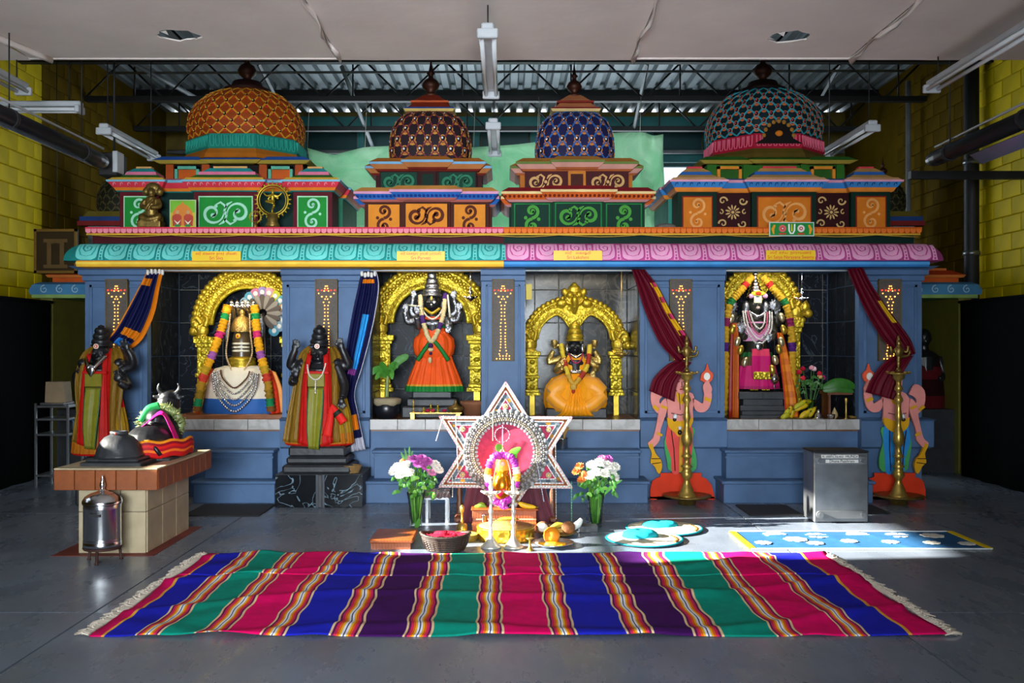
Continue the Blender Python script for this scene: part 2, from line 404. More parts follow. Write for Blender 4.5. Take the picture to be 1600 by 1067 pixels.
# ---- side walls of yellow painted blocks
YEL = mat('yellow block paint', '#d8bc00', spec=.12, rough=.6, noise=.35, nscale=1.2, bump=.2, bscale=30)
def yellow_shaded():
    m = mat('shaded yellow blockwork', '#5c4706', spec=.04, rough=.75, noise=.3, nscale=1.5)  # shade of the deeper yellow wall put into the base colour
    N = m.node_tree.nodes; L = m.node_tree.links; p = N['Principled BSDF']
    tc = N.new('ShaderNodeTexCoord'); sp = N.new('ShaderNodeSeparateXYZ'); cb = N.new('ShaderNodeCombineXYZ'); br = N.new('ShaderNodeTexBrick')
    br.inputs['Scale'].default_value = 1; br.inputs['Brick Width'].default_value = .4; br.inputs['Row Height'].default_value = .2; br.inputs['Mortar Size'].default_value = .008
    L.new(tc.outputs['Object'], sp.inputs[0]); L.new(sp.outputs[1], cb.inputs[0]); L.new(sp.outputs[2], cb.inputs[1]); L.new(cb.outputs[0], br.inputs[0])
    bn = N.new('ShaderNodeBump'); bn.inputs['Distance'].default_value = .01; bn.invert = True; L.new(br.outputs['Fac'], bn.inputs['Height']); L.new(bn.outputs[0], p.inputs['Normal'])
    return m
YELF = yellow_shaded()
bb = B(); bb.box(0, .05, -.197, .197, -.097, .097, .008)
blockmesh = build(bb, 'block', YEL, origin=(0, 0, 0)); bm_block = blockmesh.data; bm_far = bm_block.copy(); bm_far.materials.clear(); bm_far.materials.append(mat('shaded yellow block paint', '#5c4706', rough=.75, noise=.35, nscale=1.2, bump=.2, bscale=30, spec=.04)); bpy.data.objects.remove(blockmesh)  # rear blocks carry the wall's shade as a brown colour
for side, sx in (('left', -1), ('right', 1)):
    b = B()
    if sx < 0:      # with the window the sun comes through
        for (y0, y1, z0, z1) in ((YF, 5.9, 0, ZC), (7.67, YB, 0, ZC), (5.9, 7.67, 0, 1.887), (5.9, 6.3, 1.887, 2.58), (5.9, 7.67, 3.55, ZC)):
            b.box(-WX-.25, -WX, y0, y1, z0, z1)
    else: b.box(WX, WX+.25, YF, YB, 0, ZC)
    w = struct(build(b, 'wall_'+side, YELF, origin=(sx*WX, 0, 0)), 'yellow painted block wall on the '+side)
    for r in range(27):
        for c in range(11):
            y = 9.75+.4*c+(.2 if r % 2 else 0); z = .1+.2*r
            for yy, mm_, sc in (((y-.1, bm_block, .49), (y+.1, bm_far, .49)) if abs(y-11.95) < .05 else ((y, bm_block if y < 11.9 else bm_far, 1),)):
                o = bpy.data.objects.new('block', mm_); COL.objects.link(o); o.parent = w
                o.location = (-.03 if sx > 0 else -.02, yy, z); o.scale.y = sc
# window in the left wall, out of the picture, that lets the sun in
b = B('#30343a')
for (y0, y1, z0, z1) in ((5.9, 5.94, 2.58, 3.55), (7.63, 7.67, 1.887, 3.55), (6.3, 6.34, 1.887, 2.55), (5.9, 7.67, 2.53, 2.58), (6.3, 7.67, 1.887, 1.92), (5.9, 7.67, 3.51, 3.55)): b.box(-WX-.12, -WX-.04, y0, y1, z0, z1)
w1 = struct(build(b, 'window_1', DARKST), 'window in the yellow left wall')
for (y0, y1, z0, z1) in ((5.94, 7.63, 2.58, 3.51), (6.34, 7.63, 1.92, 2.53)):
    b = B(); b.box(-WX-.09, -WX-.085, y0, y1, z0, z1); build(b, 'pane', PANE, w1)
# front wall behind the camera with an unseen glazed entrance put in for the fill
b = B('#8a8a86')
for (x0, x1, z0, z1) in ((-WX, -2.7, 0, ZC), (2.7, WX, 0, ZC), (-2.7, 2.7, 2.75, ZC)): b.box(x0, x1, YF-.2, YF, z0, z1)
struct(build(b, 'wall_front', mat('front wall paint', '#4a4844', rough=.8)), 'front wall around the unseen glazed entrance')
b = B()
for x in (-2.7, -.9, .9, 2.64): b.box(x, x+.06, YF-.14, YF-.06, 0, 2.75)
for z in (0, 2.69): b.box(-2.7, 2.7, YF-.14, YF-.06, z, z+.06)
d1 = struct(build(b, 'door_1', DARKST), 'unseen glazed entrance doors put in for the fill light')
for x in (-2.64, -.84, .96):
    b = B(); b.box(x, x+1.68 if x > 0 else x+1.74, YF-.11, YF-.105, .06, 2.69); build(b, 'pane', PANE, d1)
# ---- back wall: teal frame and glazing high up
TEAL = mat('teal painted steel', '#1f6f72', rough=.5, noise=.2)
b = B('#1f6f72')
wz0, wz1 = .9, 4.62
for (x0, x1, z0, z1) in ((-WX, -3.45, 0, ZC), (3.35, WX, 0, ZC), (-3.45, 3.35, 0, wz0), (-3.45, 3.35, wz1, ZC)): b.box(x0, x1, YB, YB+.2, z0, z1)
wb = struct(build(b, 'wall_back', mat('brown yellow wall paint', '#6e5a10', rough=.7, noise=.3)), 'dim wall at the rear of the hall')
b = B()
b.box(-3.5, 3.5, YB-.14, YB-.02, 4.62, 4.8); b.box(-3.5, 3.5, YB-.1, YB-.02, 5.2, 5.4)
for k in range(8): b.box(-3.5+k*.98, -3.38+k*.98, YB-.12, YB-.02, 4.8, 5.2)
build(b, 'fascia', TEAL, wb)
for k in range(7):
    b = B(); b.box(-3.36+k*.98, -2.54+k*.98, YB-.05, YB-.015, 4.82, 5.18); build(b, 'panel', mat('dark teal panel', '#0c3b40', rough=.35) if k == 0 else bpy.data.materials['dark teal panel'], wb)
b = B()
for k in range(8): x = -3.45+k*(6.8/7); b.box(x-.025, x+.025, YB+.02, YB+.1, wz0, wz1)
for z in (wz0, 3.3, 4.2, wz1-.05): b.box(-3.45, 3.35, YB+.02, YB+.1, z, z+.05)
w2 = struct(build(b, 'window_2', mat('window frame teal', '#24565c', rough=.5)), 'tall glazing behind the shrine')
for k in range(7):
    x = -3.45+k*(6.8/7); b = B(); b.box(x+.025, x+6.8/7-.025, YB+.05, YB+.055, wz0, wz1); build(b, 'pane', PANE, w2)
# ---- roof: ribbed steel deck on open web joists
b = B(); n = int(2*WX/.21); prof = []
for k in range(n+1):
    x = -WX+k*.21; prof += [(x, ZC), (x+.10, ZC), (x+.125, ZC+.075), (x+.185, ZC+.075)]
for (x0, z0), (x1, z1) in zip(prof[:-1], prof[1:]):
    b.add([(x0, 7.4, z0), (x1, 7.4, z1), (x1, YB+.1, z1), (x0, YB+.1, z0)], [(0, 1, 2, 3)])
    b.add([(x0, 7.4, z0+.15), (x1, 7.4, z1+.15), (x1, YB+.1, z1+.15), (x0, YB+.1, z0+.15)], [(0, 1, 2, 3)])
DECK = mat('galvanised deck', '#9aa3a8', rough=.42, metal=.5, noise=.25, nscale=2)
struct(build(b, 'ceiling_deck', DECK), 'ribbed galvanised steel roof deck')
b = B('#555555'); b.box(-WX-.2, WX+.2, YF-.2, YB+.2, ZC+.24, ZC+.3); struct(build(b, 'roof', DARKST), 'roof above the steel deck')
JL = {11.4: 'dark open web steel roof joist just behind the white ceiling edge', 13.2: 'dark open web steel roof joist above the shrine domes', 15.0: 'dark open web steel roof joist nearest the teal rear wall'}
for d, lab in JL.items():
    t = thing('roof_joist', lab, 'joist', (0, d, 4.86), 'roof joists'); t['kind'] = 'structure'
    b = B(); b.box(-WX, WX, d-.05, d+.05, ZC-.1, ZC-.005); build(b, 'top_chord', DARKST, t)
    b = B(); b.box(-WX, WX, d-.05, d+.05, 4.86, 4.93); build(b, 'bottom_chord', DARKST, t)
    b = B(); x = -WX; up = True
    while x < WX-.3:
        b.tube([(x, d, 4.9 if up else ZC-.06), (x+.55, d, ZC-.06 if up else 4.9)], .014, 6); up = not up; x += .55
    for k in range(8): b.tube([(-WX+.7+k*1.5, d, 4.9), (-WX+.7+k*1.5, d, ZC-.05)], .012, 6)
    build(b, 'web', DARKST, t)
# bridging between the joists and conduit runs
BR = mat('grey primed steel', '#84888c', rough=.5, noise=.25)
for k, (x, lab) in enumerate(((-3.4, 'grey cross bracing between joists above the orange dome'), (1.95, 'grey cross bracing between joists left of the teal dome'), (4.6, 'grey cross bracing between joists by the right wall'))):
    t = thing('joist_bracing', lab, 'bracing', (x, 14.1, 4.9), 'joist bracings')
    for (y0, z0, y1, z1) in ((13.2, 4.9, 15.0, 5.38), (13.2, 5.38, 15.0, 4.9)):
        b = B(); b.tube([(x, y0, z0), (x+.06, y1, z1)], .028, 4, smooth=False); build(b, 'brace', BR, t)
for (x0, y0, z0, x1, y1, z1, r, lab) in ((-5.6, 15.9, 4.72, 5.6, 15.9, 4.72, .035, 'long grey pipe running across below the rear joist'),
                                     (-5.4, 13.0, 5.2, 5.4, 13.0, 5.23, .018, 'thin conduit running across through the joist webs'),
                                     (-2.2, 12.9, 5.25, -2.2, 16.2, 4.75, .03, 'grey diagonal conduit running back toward the rear wall'),
                                     (-5.2, 11.6, 5.3, -4.2, 14.6, 5.0, .03, 'grey sloping pipe above the left tower'),
                                     (5.62, 13.4, .0, 5.62, 13.4, 5.2, .035, 'thin pale conduit standing on the right wall')):
    b = B(); b.tube([(x0, y0, z0), (x1, y1, z1)], r, 10)
    tag(build(b, 'conduit', BR), lab, 'pipe', 'conduits')
# dark stack pipe on the right wall
t = thing('drain_pipe', 'dark drain pipe standing against the yellow right wall', 'pipe', (5.64, 11.62, 0))
b = B(); b.tube([(5.64, 11.62, 0), (5.64, 11.62, 3.75), (5.64, 11.62, 5.3)], .085, 14); build(b, 'pipe', DARKST, t)
for z in (1.1, 2.6, 3.7):
    b = B(); b.tube([(5.64, 11.62, z), (5.64, 11.62, z+.05)], .1, 14); build(b, 'clamp', STEEL, t)
t = thing('wall_bracket', 'dark steel bracket under the right heater', 'bracket', (5.2, 10.2, 3.28))
b = B(); b.box(4.3, 5.72, 10.18, 10.26, 3.28, 3.36); build(b, 'arm', DARKST, t)
b = B(); b.box(5.62, 5.74, 10.05, 10.4, 3.2, 3.5); build(b, 'plate', DARKST, t)
# ---- white ceiling sheet with two torn holes, ending before the shrine
SHEET = mat('white ceiling sheet', '#e8ddd6', rough=.8, noise=.08, nscale=1.5, bump=.15, bscale=3, dist=.05)
YE = 8.4; seams = [-WX, -4.15, -1.45, 1.1, 3.0, WX]
b = B(); b.box(-WX, WX, YE-.03, YE, ZS+.005, ZS+.06)
ceil = struct(build(b, 'ceiling', SHEET), 'dull white ceiling sheet that stops short of the shrine')
holes = {1: (-2.65, 7.76), 3: (2.29, 7.80)}
for k in range(5):
    x0, x1 = seams[k]+.006, seams[k+1]-.006; dz = (.0, .012, .004, .015, .006)[k]; b = B()
    outer = [(x0, YF), (x1, YF)]+[(lerp(x1, x0, i/8), YE+random.uniform(-.012, .012)) for i in range(9)]
    loops = [outer]
    if k in holes:
        hx, hy = holes[k]
        loops.append([(hx+.185*(1+random.uniform(-.25, .12))*cos(a), hy+.15*(1+random.uniform(-.3, .15))*sin(a)) for a in [2*pi*i/14 for i in range(14)]][::-1])
    fl = [p for l in loops for p in l]; tri = tessellate_polygon([[Vector((p[0], p[1], 0)) for p in l] for l in loops])
    n = len(fl); V = [(p[0], p[1], ZS+dz) for p in fl]+[(p[0], p[1], ZS+dz+.012) for p in fl]
    b.add(V, [tuple(q) for q in tri]+[tuple(i+n for i in q) for q in tri])
    st = 0
    for l in loops:
        m_ = len(l); b.add(V, [(st+i, st+(i+1) % m_, n+st+(i+1) % m_, n+st+i) for i in range(m_)]); st += m_
    build(b, 'ceiling_panel', SHEET, ceil)
    if k in holes:
        hx, hy = holes[k]; b = B()      # torn flaps hanging from the hole
        for (a0, a1, L) in ((-2.3, -1.9, .02), (.3, .6, .025), (2.8, 3.2, .02)):
            V = [(hx+.16*cos(a0), hy+.13*sin(a0), ZS+dz), (hx+.16*cos(a1), hy+.13*sin(a1), ZS+dz), (hx+.1*cos((a0+a1)/2), hy+.08*sin((a0+a1)/2), ZS+dz-L)]
            V += [(p[0], p[1]+.004, p[2]) for p in V]
            b.add(V, [(0, 1, 2), (3, 5, 4), (0, 3, 4, 1), (1, 4, 5, 2), (2, 5, 3, 0)])
        build(b, 'torn_flap', SHEET, ceil)
# loose taped seams
for x, y0, y1 in ((-1.45, 6.2, 8.38), (1.1, 6.2, 8.38), (3.0, 6.2, 8.38)):
    b = B(); pts = [(x+.02*sin(i*1.7), lerp(y0, y1, i/9), ZS-.004-.014*abs(sin(i*.9))) for i in range(10)]
    b.tube(pts, [.02+.012*abs(sin(i*1.3)) for i in range(10)], 6, flat=.35); build(b, 'seam_tape', SHEET, ceil)
b = B(); pts = smooth_path([(-4.55, 6.4, ZS-.01), (-4.2, 7.2, ZS-.03), (-3.95, 8.36, ZS-.01)], 5); b.tube(pts, .03, 6, flat=.5)
pts = smooth_path([(-5.0, 6.6, ZS-.01), (-4.75, 7.4, ZS-.04), (-4.6, 8.36, ZS-.02)], 5); b.tube(pts, .035, 6, flat=.5)
build(b, 'sagging_fold', SHEET, ceil)
# ---- twin tube lamps (switched off)
def tube_lamp(x, y0, y1, z, label, zc, along='y'):
    t = thing('tube_lamp', label, 'light fixture', (x, (y0+y1)/2, z), 'unlit twin tube lamps')
    def bx(b, a0, a1, c0, c1, z0, z1, bev=0):
        if along == 'y': b.box(x+c0, x+c1, a0, a1, z0, z1, bev)
        else: b.box(a0, a1, y0+c0, y0+c1, z0, z1, bev)
    A0, A1 = (y0, y1) if along == 'y' else (x-.75, x+.75)
    b = B(); bx(b, A0, A1, -.045, .045, z+.05, z+.10, .01); build(b, 'housing', WHITEST, t)
    for a in (A0, A1-.04):
        b = B(); bx(b, a, a+.04, -.075, .075, z-.01, z+.06, .008); build(b, 'lamp_holder', WHITEST, t)
    for s in (-.045, .045):
        b = B()
        b.tube([(x+s, A0+.03, z+.02), (x+s, A1-.03, z+.02)] if along == 'y' else [(A0+.03, y0+s, z+.02), (A1-.03, y0+s, z+.02)], .017, 10)
        build(b, 'tube', TUBEW, t)
    for a in (lerp(A0, A1, .08), lerp(A0, A1, .92)):
        b = B(); p = (x, a) if along == 'y' else (a, y0); b.tube([(p[0], p[1], z+.1), (p[0], p[1], zc)], .006, 5); build(b, 'hanger', DARKST, t)
tube_lamp(-.13, 6.87, 8.6, 3.72, 'unlit twin tube lamp under the middle of the white ceiling', 3.99)
tube_lamp(3.72, 6.6, 8.4, 3.72, 'unlit twin tube lamp under the right end of the white ceiling', 3.99)
tube_lamp(-4.25, 6.8, 8.48, 3.72, 'unlit twin tube lamp cut by the left edge under the white ceiling', 3.99)
tube_lamp(3.54, 9.24, 10.6, 3.58, 'unlit twin tube lamp hanging right of the teal dome', 5.4)
tube_lamp(-3.93, 9.37, 10.75, 3.58, 'unlit twin tube lamp hanging left of the orange dome', 5.4)
tube_lamp(-.12, 9.24, 10.6, 3.60, 'unlit twin tube lamp hanging between the two middle domes', 5.4)
tube_lamp(-4.7, 8.95, 9.05, 3.68, 'unlit tube lamp set crosswise at the upper left', 5.4, 'x')
# ---- radiant tube heaters
for sx, X, y0, y1, lab in ((-1, -3.93, 6.2, 9.28, 'radiant tube heater hanging at the upper left'), (1, 4.12, 6.4, 9.2, 'radiant tube heater hanging at the upper right')):
    t = thing('tube_heater', lab, 'heater', (X, y1, 3.2), 'radiant tube heaters')
    b = B(); b.tube([(X, y0, 3.3), (X, y1-.12, 3.3), (X, y1, 3.3)], .075, 16); build(b, 'burner_tube', mat('blackened tube', '#26262a', rough=.35, metal=.6) if sx < 0 else bpy.data.materials['blackened tube'], t)
    b = B(); b.tube([(X, y1-.03, 3.3), (X, y1+.09, 3.3)], .06, 16); build(b, 'end_cap', STEEL, t)
    b = B(); xa = X+.12; 
    b.add([(xa-.06, y0, 3.22), (xa+.05, y0, 3.14), (xa+.05, y1-.55, 3.14), (xa-.06, y1-.55, 3.22), (xa-.06, y0, 3.225), (xa+.05, y0, 3.145), (xa+.05, y1-.55, 3.145), (xa-.06, y1-.55, 3.225)],
          [(0, 1, 2, 3), (4, 7, 6, 5), (0, 4, 5, 1), (1, 5, 6, 2), (2, 6, 7, 3), (3, 7, 4, 0)])
    build(b, 'reflector', mat('polished reflector', '#aebfd8', rough=.25, metal=.8) if sx < 0 else bpy.data.materials['polished reflector'], t)
    b = B(); b.tube([(X-.02, y0, 3.44), (X+.02, y1+.05, 3.42)], .012, 8); build(b, 'gas_pipe', WHITEST, t)
    for y in (7.6, 8.9):
        b = B(); b.tube([(X, y, 3.37), (X, y, 3.98 if y < 8.4 else 5.4)], .006, 5); build(b, 'hanger', DARKST, t)
        b = B(); b.tube([(X, y-.02, 3.3), (X, y+.02, 3.3)], .085, 14); build(b, 'clamp', DARKST, t)
t = thing('loudspeaker', 'small grey loudspeaker box below the left heater', 'speaker', at(172, 275, 9.6))
b = B(); p = at(172, 258, 9.6); b.box(p.x-.10, p.x+.09, 9.55, 9.8, p.z-.11, p.z+.12, .01); build(b, 'cabinet', DARKST, t)
b = B(); b.box(p.x+.05, p.x+.1, 9.53, 9.7, p.z-.08, p.z+.13, .005); build(b, 'grille', WHITEST, t)
b = B(); b.tube([(p.x, 9.7, p.z+.1), (p.x, 9.7, 5.4)], .012, 6); build(b, 'hanger', DARKST, t)
# ---- green tarpaulin hung behind the towers
def tarp_mat():
    m = bpy.data.materials.new('green tarpaulin'); m.use_nodes = True; N = m.node_tree.nodes; L = m.node_tree.links
    out = N['Material Output']; N.remove(N['Principled BSDF'])
    tc = N.new('ShaderNodeTexCoord'); n = N.new('ShaderNodeTexNoise'); n.inputs['Scale'].default_value = 2.2; n.inputs['Detail'].default_value = 8; n.inputs['Distortion'].default_value = 1.5
    L.new(tc.outputs['Object'], n.inputs['Vector'])
    r = N.new('ShaderNodeValToRGB'); e = r.color_ramp.elements; e[0].position = .35; e[0].color = (*lin('#b4e8c4'), 1); e[1].position = .65; e[1].color = (*lin('#d8f6dc'), 1)
    L.new(n.outputs['Fac'], r.inputs[0])
    bn = N.new('ShaderNodeBump'); bn.inputs['Strength'].default_value = .9; bn.inputs['Distance'].default_value = .08; L.new(n.outputs['Fac'], bn.inputs['Height'])
    d = N.new('ShaderNodeBsdfDiffuse'); t = N.new('ShaderNodeBsdfTranslucent'); mx = N.new('ShaderNodeMixShader'); mx.inputs[0].default_value = .55
    for q in (d, t): L.new(r.outputs[0], q.inputs[0]); L.new(bn.outputs[0], q.inputs['Normal'])
    L.new(d.outputs[0], mx.inputs[1]); L.new(t.outputs[0], mx.inputs[2]); L.new(mx.outputs[0], out.inputs[0]); return m
TARP = tarp_mat()
def tarp(name, label, top, bot, d, nx=40, nz=18, seed=1):
    rnd = random.Random(seed); ph = [rnd.uniform(0, 6) for _ in range(6)]; V = []
    for j in range(nz+1):
        for i in range(nx+1):
            u, v = i/nx, j/nz; a = interp(top, u); c = interp(bot, u)
            p = at(lerp(a[0], c[0], v), lerp(a[1], c[1], v), d)
            y = .06*sin(9*u+5*v+ph[0])+.03*abs(sin(14*(u+v*.6)+ph[4]))+.04*sin(17*u-7*v+ph[1])+.06*v*sin(5*u+ph[2])+.03*sin(26*(u-v*.3)+ph[3])*v
            V.append((p.x, p.y+y, p.z))
    b = B(); b.add(V, [(j*(nx+1)+i, j*(nx+1)+i+1, (j+1)*(nx+1)+i+1, (j+1)*(nx+1)+i) for j in range(nz) for i in range(nx)], True)
    o = build(b, name, TARP); m = o.modifiers.new('solid', 'SOLIDIFY'); m.thickness = .004
    tag(o, label, 'tarpaulin', 'green tarpaulins')
    for px_, py_ in top[::2]:
        p_ = at(px_, py_, d); r_ = B('#c8c8b8'); r_.tube([(p_.x, d, p_.z-.02), (p_.x+.02, d+.06, 4.88)], .004, 5); build(r_, 'rope', PAINT, o)
    return o
tarp('tarpaulin', 'crumpled green tarpaulin sagging between the orange dome and the middle towers', [(480, 231), (520, 240), (570, 231), (660, 228), (740, 230), (800, 224), (842, 221)], [(500, 375), (600, 380), (700, 380), (800, 380), (850, 380)], 13.1, seed=1)
tarp('tarpaulin', 'smooth green tarpaulin hanging between the blue dome and the teal dome', [(840, 208), (920, 207), (1000, 208), (1037, 209)], [(830, 380), (920, 380), (1000, 380), (1037, 380)], 12.95, seed=2)
# ================================================================ THE SHRINE
DF, DN = 9.55, 10.5                       # depth of the pillar faces and of the niche backs
BLUE, BLUED = '#46648f', '#3d5a85'
BLUEP = mat('blue shrine paint', '#4f6b90', rough=.5, spec=.25, noise=.25, nscale=3.0, bump=.12, bscale=25)
ZSILL = gz(655, DF); ZTOP = gz(417, DF); ZLEDGE = 2.665
niches = [(230, 441), (578, 752), (820, 1000), (1132, 1342)]
pillars = [(133, 230), (441, 578), (752, 820), (1000, 1132), (1342, 1440)]
shrine = thing('shrine', 'long blue painted temple shrine with four lit niches and a painted cornice', 'shrine', (0, DF, 0))
XL, XR = gx(133, DF), gx(1440, DF)
def frust(b, x0, x1, y0, y1, z0, z1, e0, e1):
    V = [(x0-e0, y0-e0, z0), (x1+e0, y0-e0, z0), (x1+e0, y1+e0, z0), (x0-e0, y1+e0, z0), (x0-e1, y0-e1, z1), (x1+e1, y0-e1, z1), (x1+e1, y1+e1, z1), (x0-e1, y1+e1, z1)]
    b.add(V, [(3, 2, 1, 0), (4, 5, 6, 7), (0, 1, 5, 4), (1, 2, 6, 5), (2, 3, 7, 6), (3, 0, 4, 7)])
def tier(b, x0, x1, y0, y1, z, layers):
    for dz, e0, e1, c in layers: b(c); frust(b, x0, x1, y0, y1, z, z+dz, e0, e1); z += dz
    return z
for k, (a, c) in enumerate(pillars):
    x0, x1 = gx(a, DF), gx(c, DF); zp0, zp1 = gz(700, DF), gz(652, DF)
    b = B(); b.box(x0, x1, DF, DN+.15, 0, ZTOP); p = build(b, 'pillar', BLUEP, shrine)
    b = B(); tier(b, x0, x1, DF, DF+.3, zp0, [(.02, .05, .085, BLUE), (zp1-zp0-.05, .085, .085, BLUE), (.015, .085, .11, BLUE), (.015, .11, .04, BLUE)])
    b.v = [(min(max(v[0], x0-.005 if k else x0-.1), x1+.005 if k < 4 else x1+.1), v[1], v[2]) for v in b.v]
    build(b, 'plinth_band', BLUEP, p)
    b = B(); h = ZTOP-gz(440, DF); xe0, xe1 = (x0, x1)
    tier(b, xe0, xe1, DF, DF+.3, ZTOP-h, [(.012, .0, .02, BLUE), (h*.3, .02, .02, BLUE), (.012, .02, .05, BLUE), (h*.3, .05, .05, BLUE), (h*.4-.024, .05, .12, BLUE)])
    b.v = [(min(max(v[0], x0-.005 if k else x0-.12), x1+.005 if k < 4 else x1+.12), v[1], v[2]) for v in b.v]
    build(b, 'capital', BLUEP, p)
    b = B(); m_ = .045; za, zb = zp1+.04, ZTOP-h-.03; w = .03 if k != 2 else .02
    for (u0, u1, v0, v1) in ((x0+m_, x0+m_+w, za, zb), (x1-m_-w, x1-m_, za, zb), (x0+m_, x1-m_, zb-w, zb), (x0+m_, x1-m_, za, za+w)): b.box(u0, u1, DF-.012, DF+.01, v0, v1, .004)
    build(b, 'panel_moulding', BLUEP, p)
SILLB = mat('brown niche floor', '#7a4a22', rough=.4, noise=.3, nscale=8)
tile_src = {}
for k, (a, c) in enumerate(niches):
    x0, x1 = gx(a, DF), gx(c, DF); mm = (MARBLE, MARBLE, MARBLEB, MARBLE)[k]
    b = B('#101010'); b.box(x0-.1, x1+.1, DN+.012, DN+.12, ZSILL-.3, ZTOP+.2); ni = build(b, 'niche', mat('tile grout', '#6c6a64', rough=.8) if k == 0 else bpy.data.materials['tile grout'], shrine)
    b = B(); b.box(-.128, .128, 0, .012, -.177, .177, .004); src = build(b, 'tile', mm, ni, origin=(0, 0, 0)); me = src.data; bpy.data.objects.remove(src)
    z = 2.296; 
    while z > ZSILL-.18:
        x = gx(273, DN)+.131
        while x > x0+.13: x -= .2625
        x -= .2625*.0
        while x < x1+.1:
            if x > x0-.13:
                o = bpy.data.objects.new('tile', me); COL.objects.link(o); o.parent = ni; o.location = Vector((x, DN, z))-WO[ni]; WO[o] = Vector((x, DN, z))
            x += .2625
        z -= .36
    b = B(); b.box(-.006, .006, -.128, .128, -.177, .177, .003); src = build(b, 'side_tile', mm, ni, origin=(0, 0, 0)); me2 = src.data; bpy.data.objects.remove(src)
    for xs_ in (x0+.004, x1-.004):
        z = 2.296
        while z > ZSILL-.18:
            for j in range(3):
                o = bpy.data.objects.new('side_tile', me2); COL.objects.link(o); o.parent = ni; w_ = Vector((xs_, DF+.235+.2625*j, z)); o.location = w_-WO[ni]; WO[o] = w_
            z -= .36
    b = B(); b.box(x0, x1, DF+.01, DN+.02, ZSILL-.12, ZSILL-.012); build(b, 'niche_floor', SILLB, shrine)
    b = B(BLUE); b.box(x0, x1, DF+.02, DN, 0, ZSILL-.11); build(b, 'niche_base', BLUEP, shrine)
    # white tiles along the sill
    n = {0: 4, 1: 4, 2: 4, 3: 4}[k]; zt = gz(671, DF); w = (x1-x0)/n
    for i in range(n):
        b = B(); b.box(x0+i*w+.002, x0+(i+1)*w-.002, DF-.03, DF+.03, zt, ZSILL, .003); build(b, 'sill_tile', WTILE, shrine)
    # curtain rod
    b = B(); zr = gz(423, DF); b.tube([(x0-.02, DF-.03, zr), (x1+.02, DF-.03, zr)], .009, 8); build(b, 'curtain_rod', WHITEST, shrine)
    b = B(); b.box(lerp(x0, x1, .08), lerp(x0, x1, .92), DF+.08, DF+.17, ZTOP-.022, ZTOP+.01, .005); build(b, 'lamp_housing', WHITEST, shrine)
    lamp('niche_lamp', 'AREA', ((x0+x1)/2, DF+.12, ZTOP-.03), (11, 5.5, 6.5, 8.5)[k], ((1, .88, .62), (1, .93, .80), (1, .86, .6), (1, .95, .86))[k], shape='RECTANGLE', size=(x1-x0)*.8, size_y=.08, rot=(radians(34), 0, 0))
# lintel, strip, curved cornice with petals, frieze, petal row, roof slab
b = B(); b.box(XL, XR, DF-.02, DN+.3, ZTOP, ZTOP+.06); build(b, 'lintel', BLUEP, shrine)
XM = gx(787, 9.25); xa, xb = gx(145, 9.45), gx(1428, 9.45)
zs0, zs1 = gz(417, 9.27), gz(407.5, 9.27); zk1 = gz(380, 9.42)
for (x0, x1, cs) in ((gx(119, 9.24), XM, ('#e8b22c', '#f2cf4e', '#d98a28')), (XM, gx(1452, 9.24), ('#2f74b4', '#4f9ad4', '#24407e'))):
    b = B(); h = zs1-zs0
    for i, (u, v) in enumerate(((0, .35), (.35, .8), (.8, 1))): b(cs[i]); b.box(x0, x1, 9.24-(.012 if i == 1 else 0), 9.9, zs0+h*u, zs0+h*v)
    build(b, 'cornice_strip', PAINT, shrine)
EK = .20; YK = 9.45
def kz(t): return zs1+(zk1-zs1)*cos(t*pi/2)
def ke(t): return EK*sin(t*pi/2)
def kmap(u, v, h):
    t = math.acos(1-min(max(v, 0), 1))*2/pi; n = Vector((0, -sin(t*pi/2), cos(t*pi/2)*.8)).normalized()
    return (u, YK-ke(t)+n.y*h, kz(t)+n.z*h)
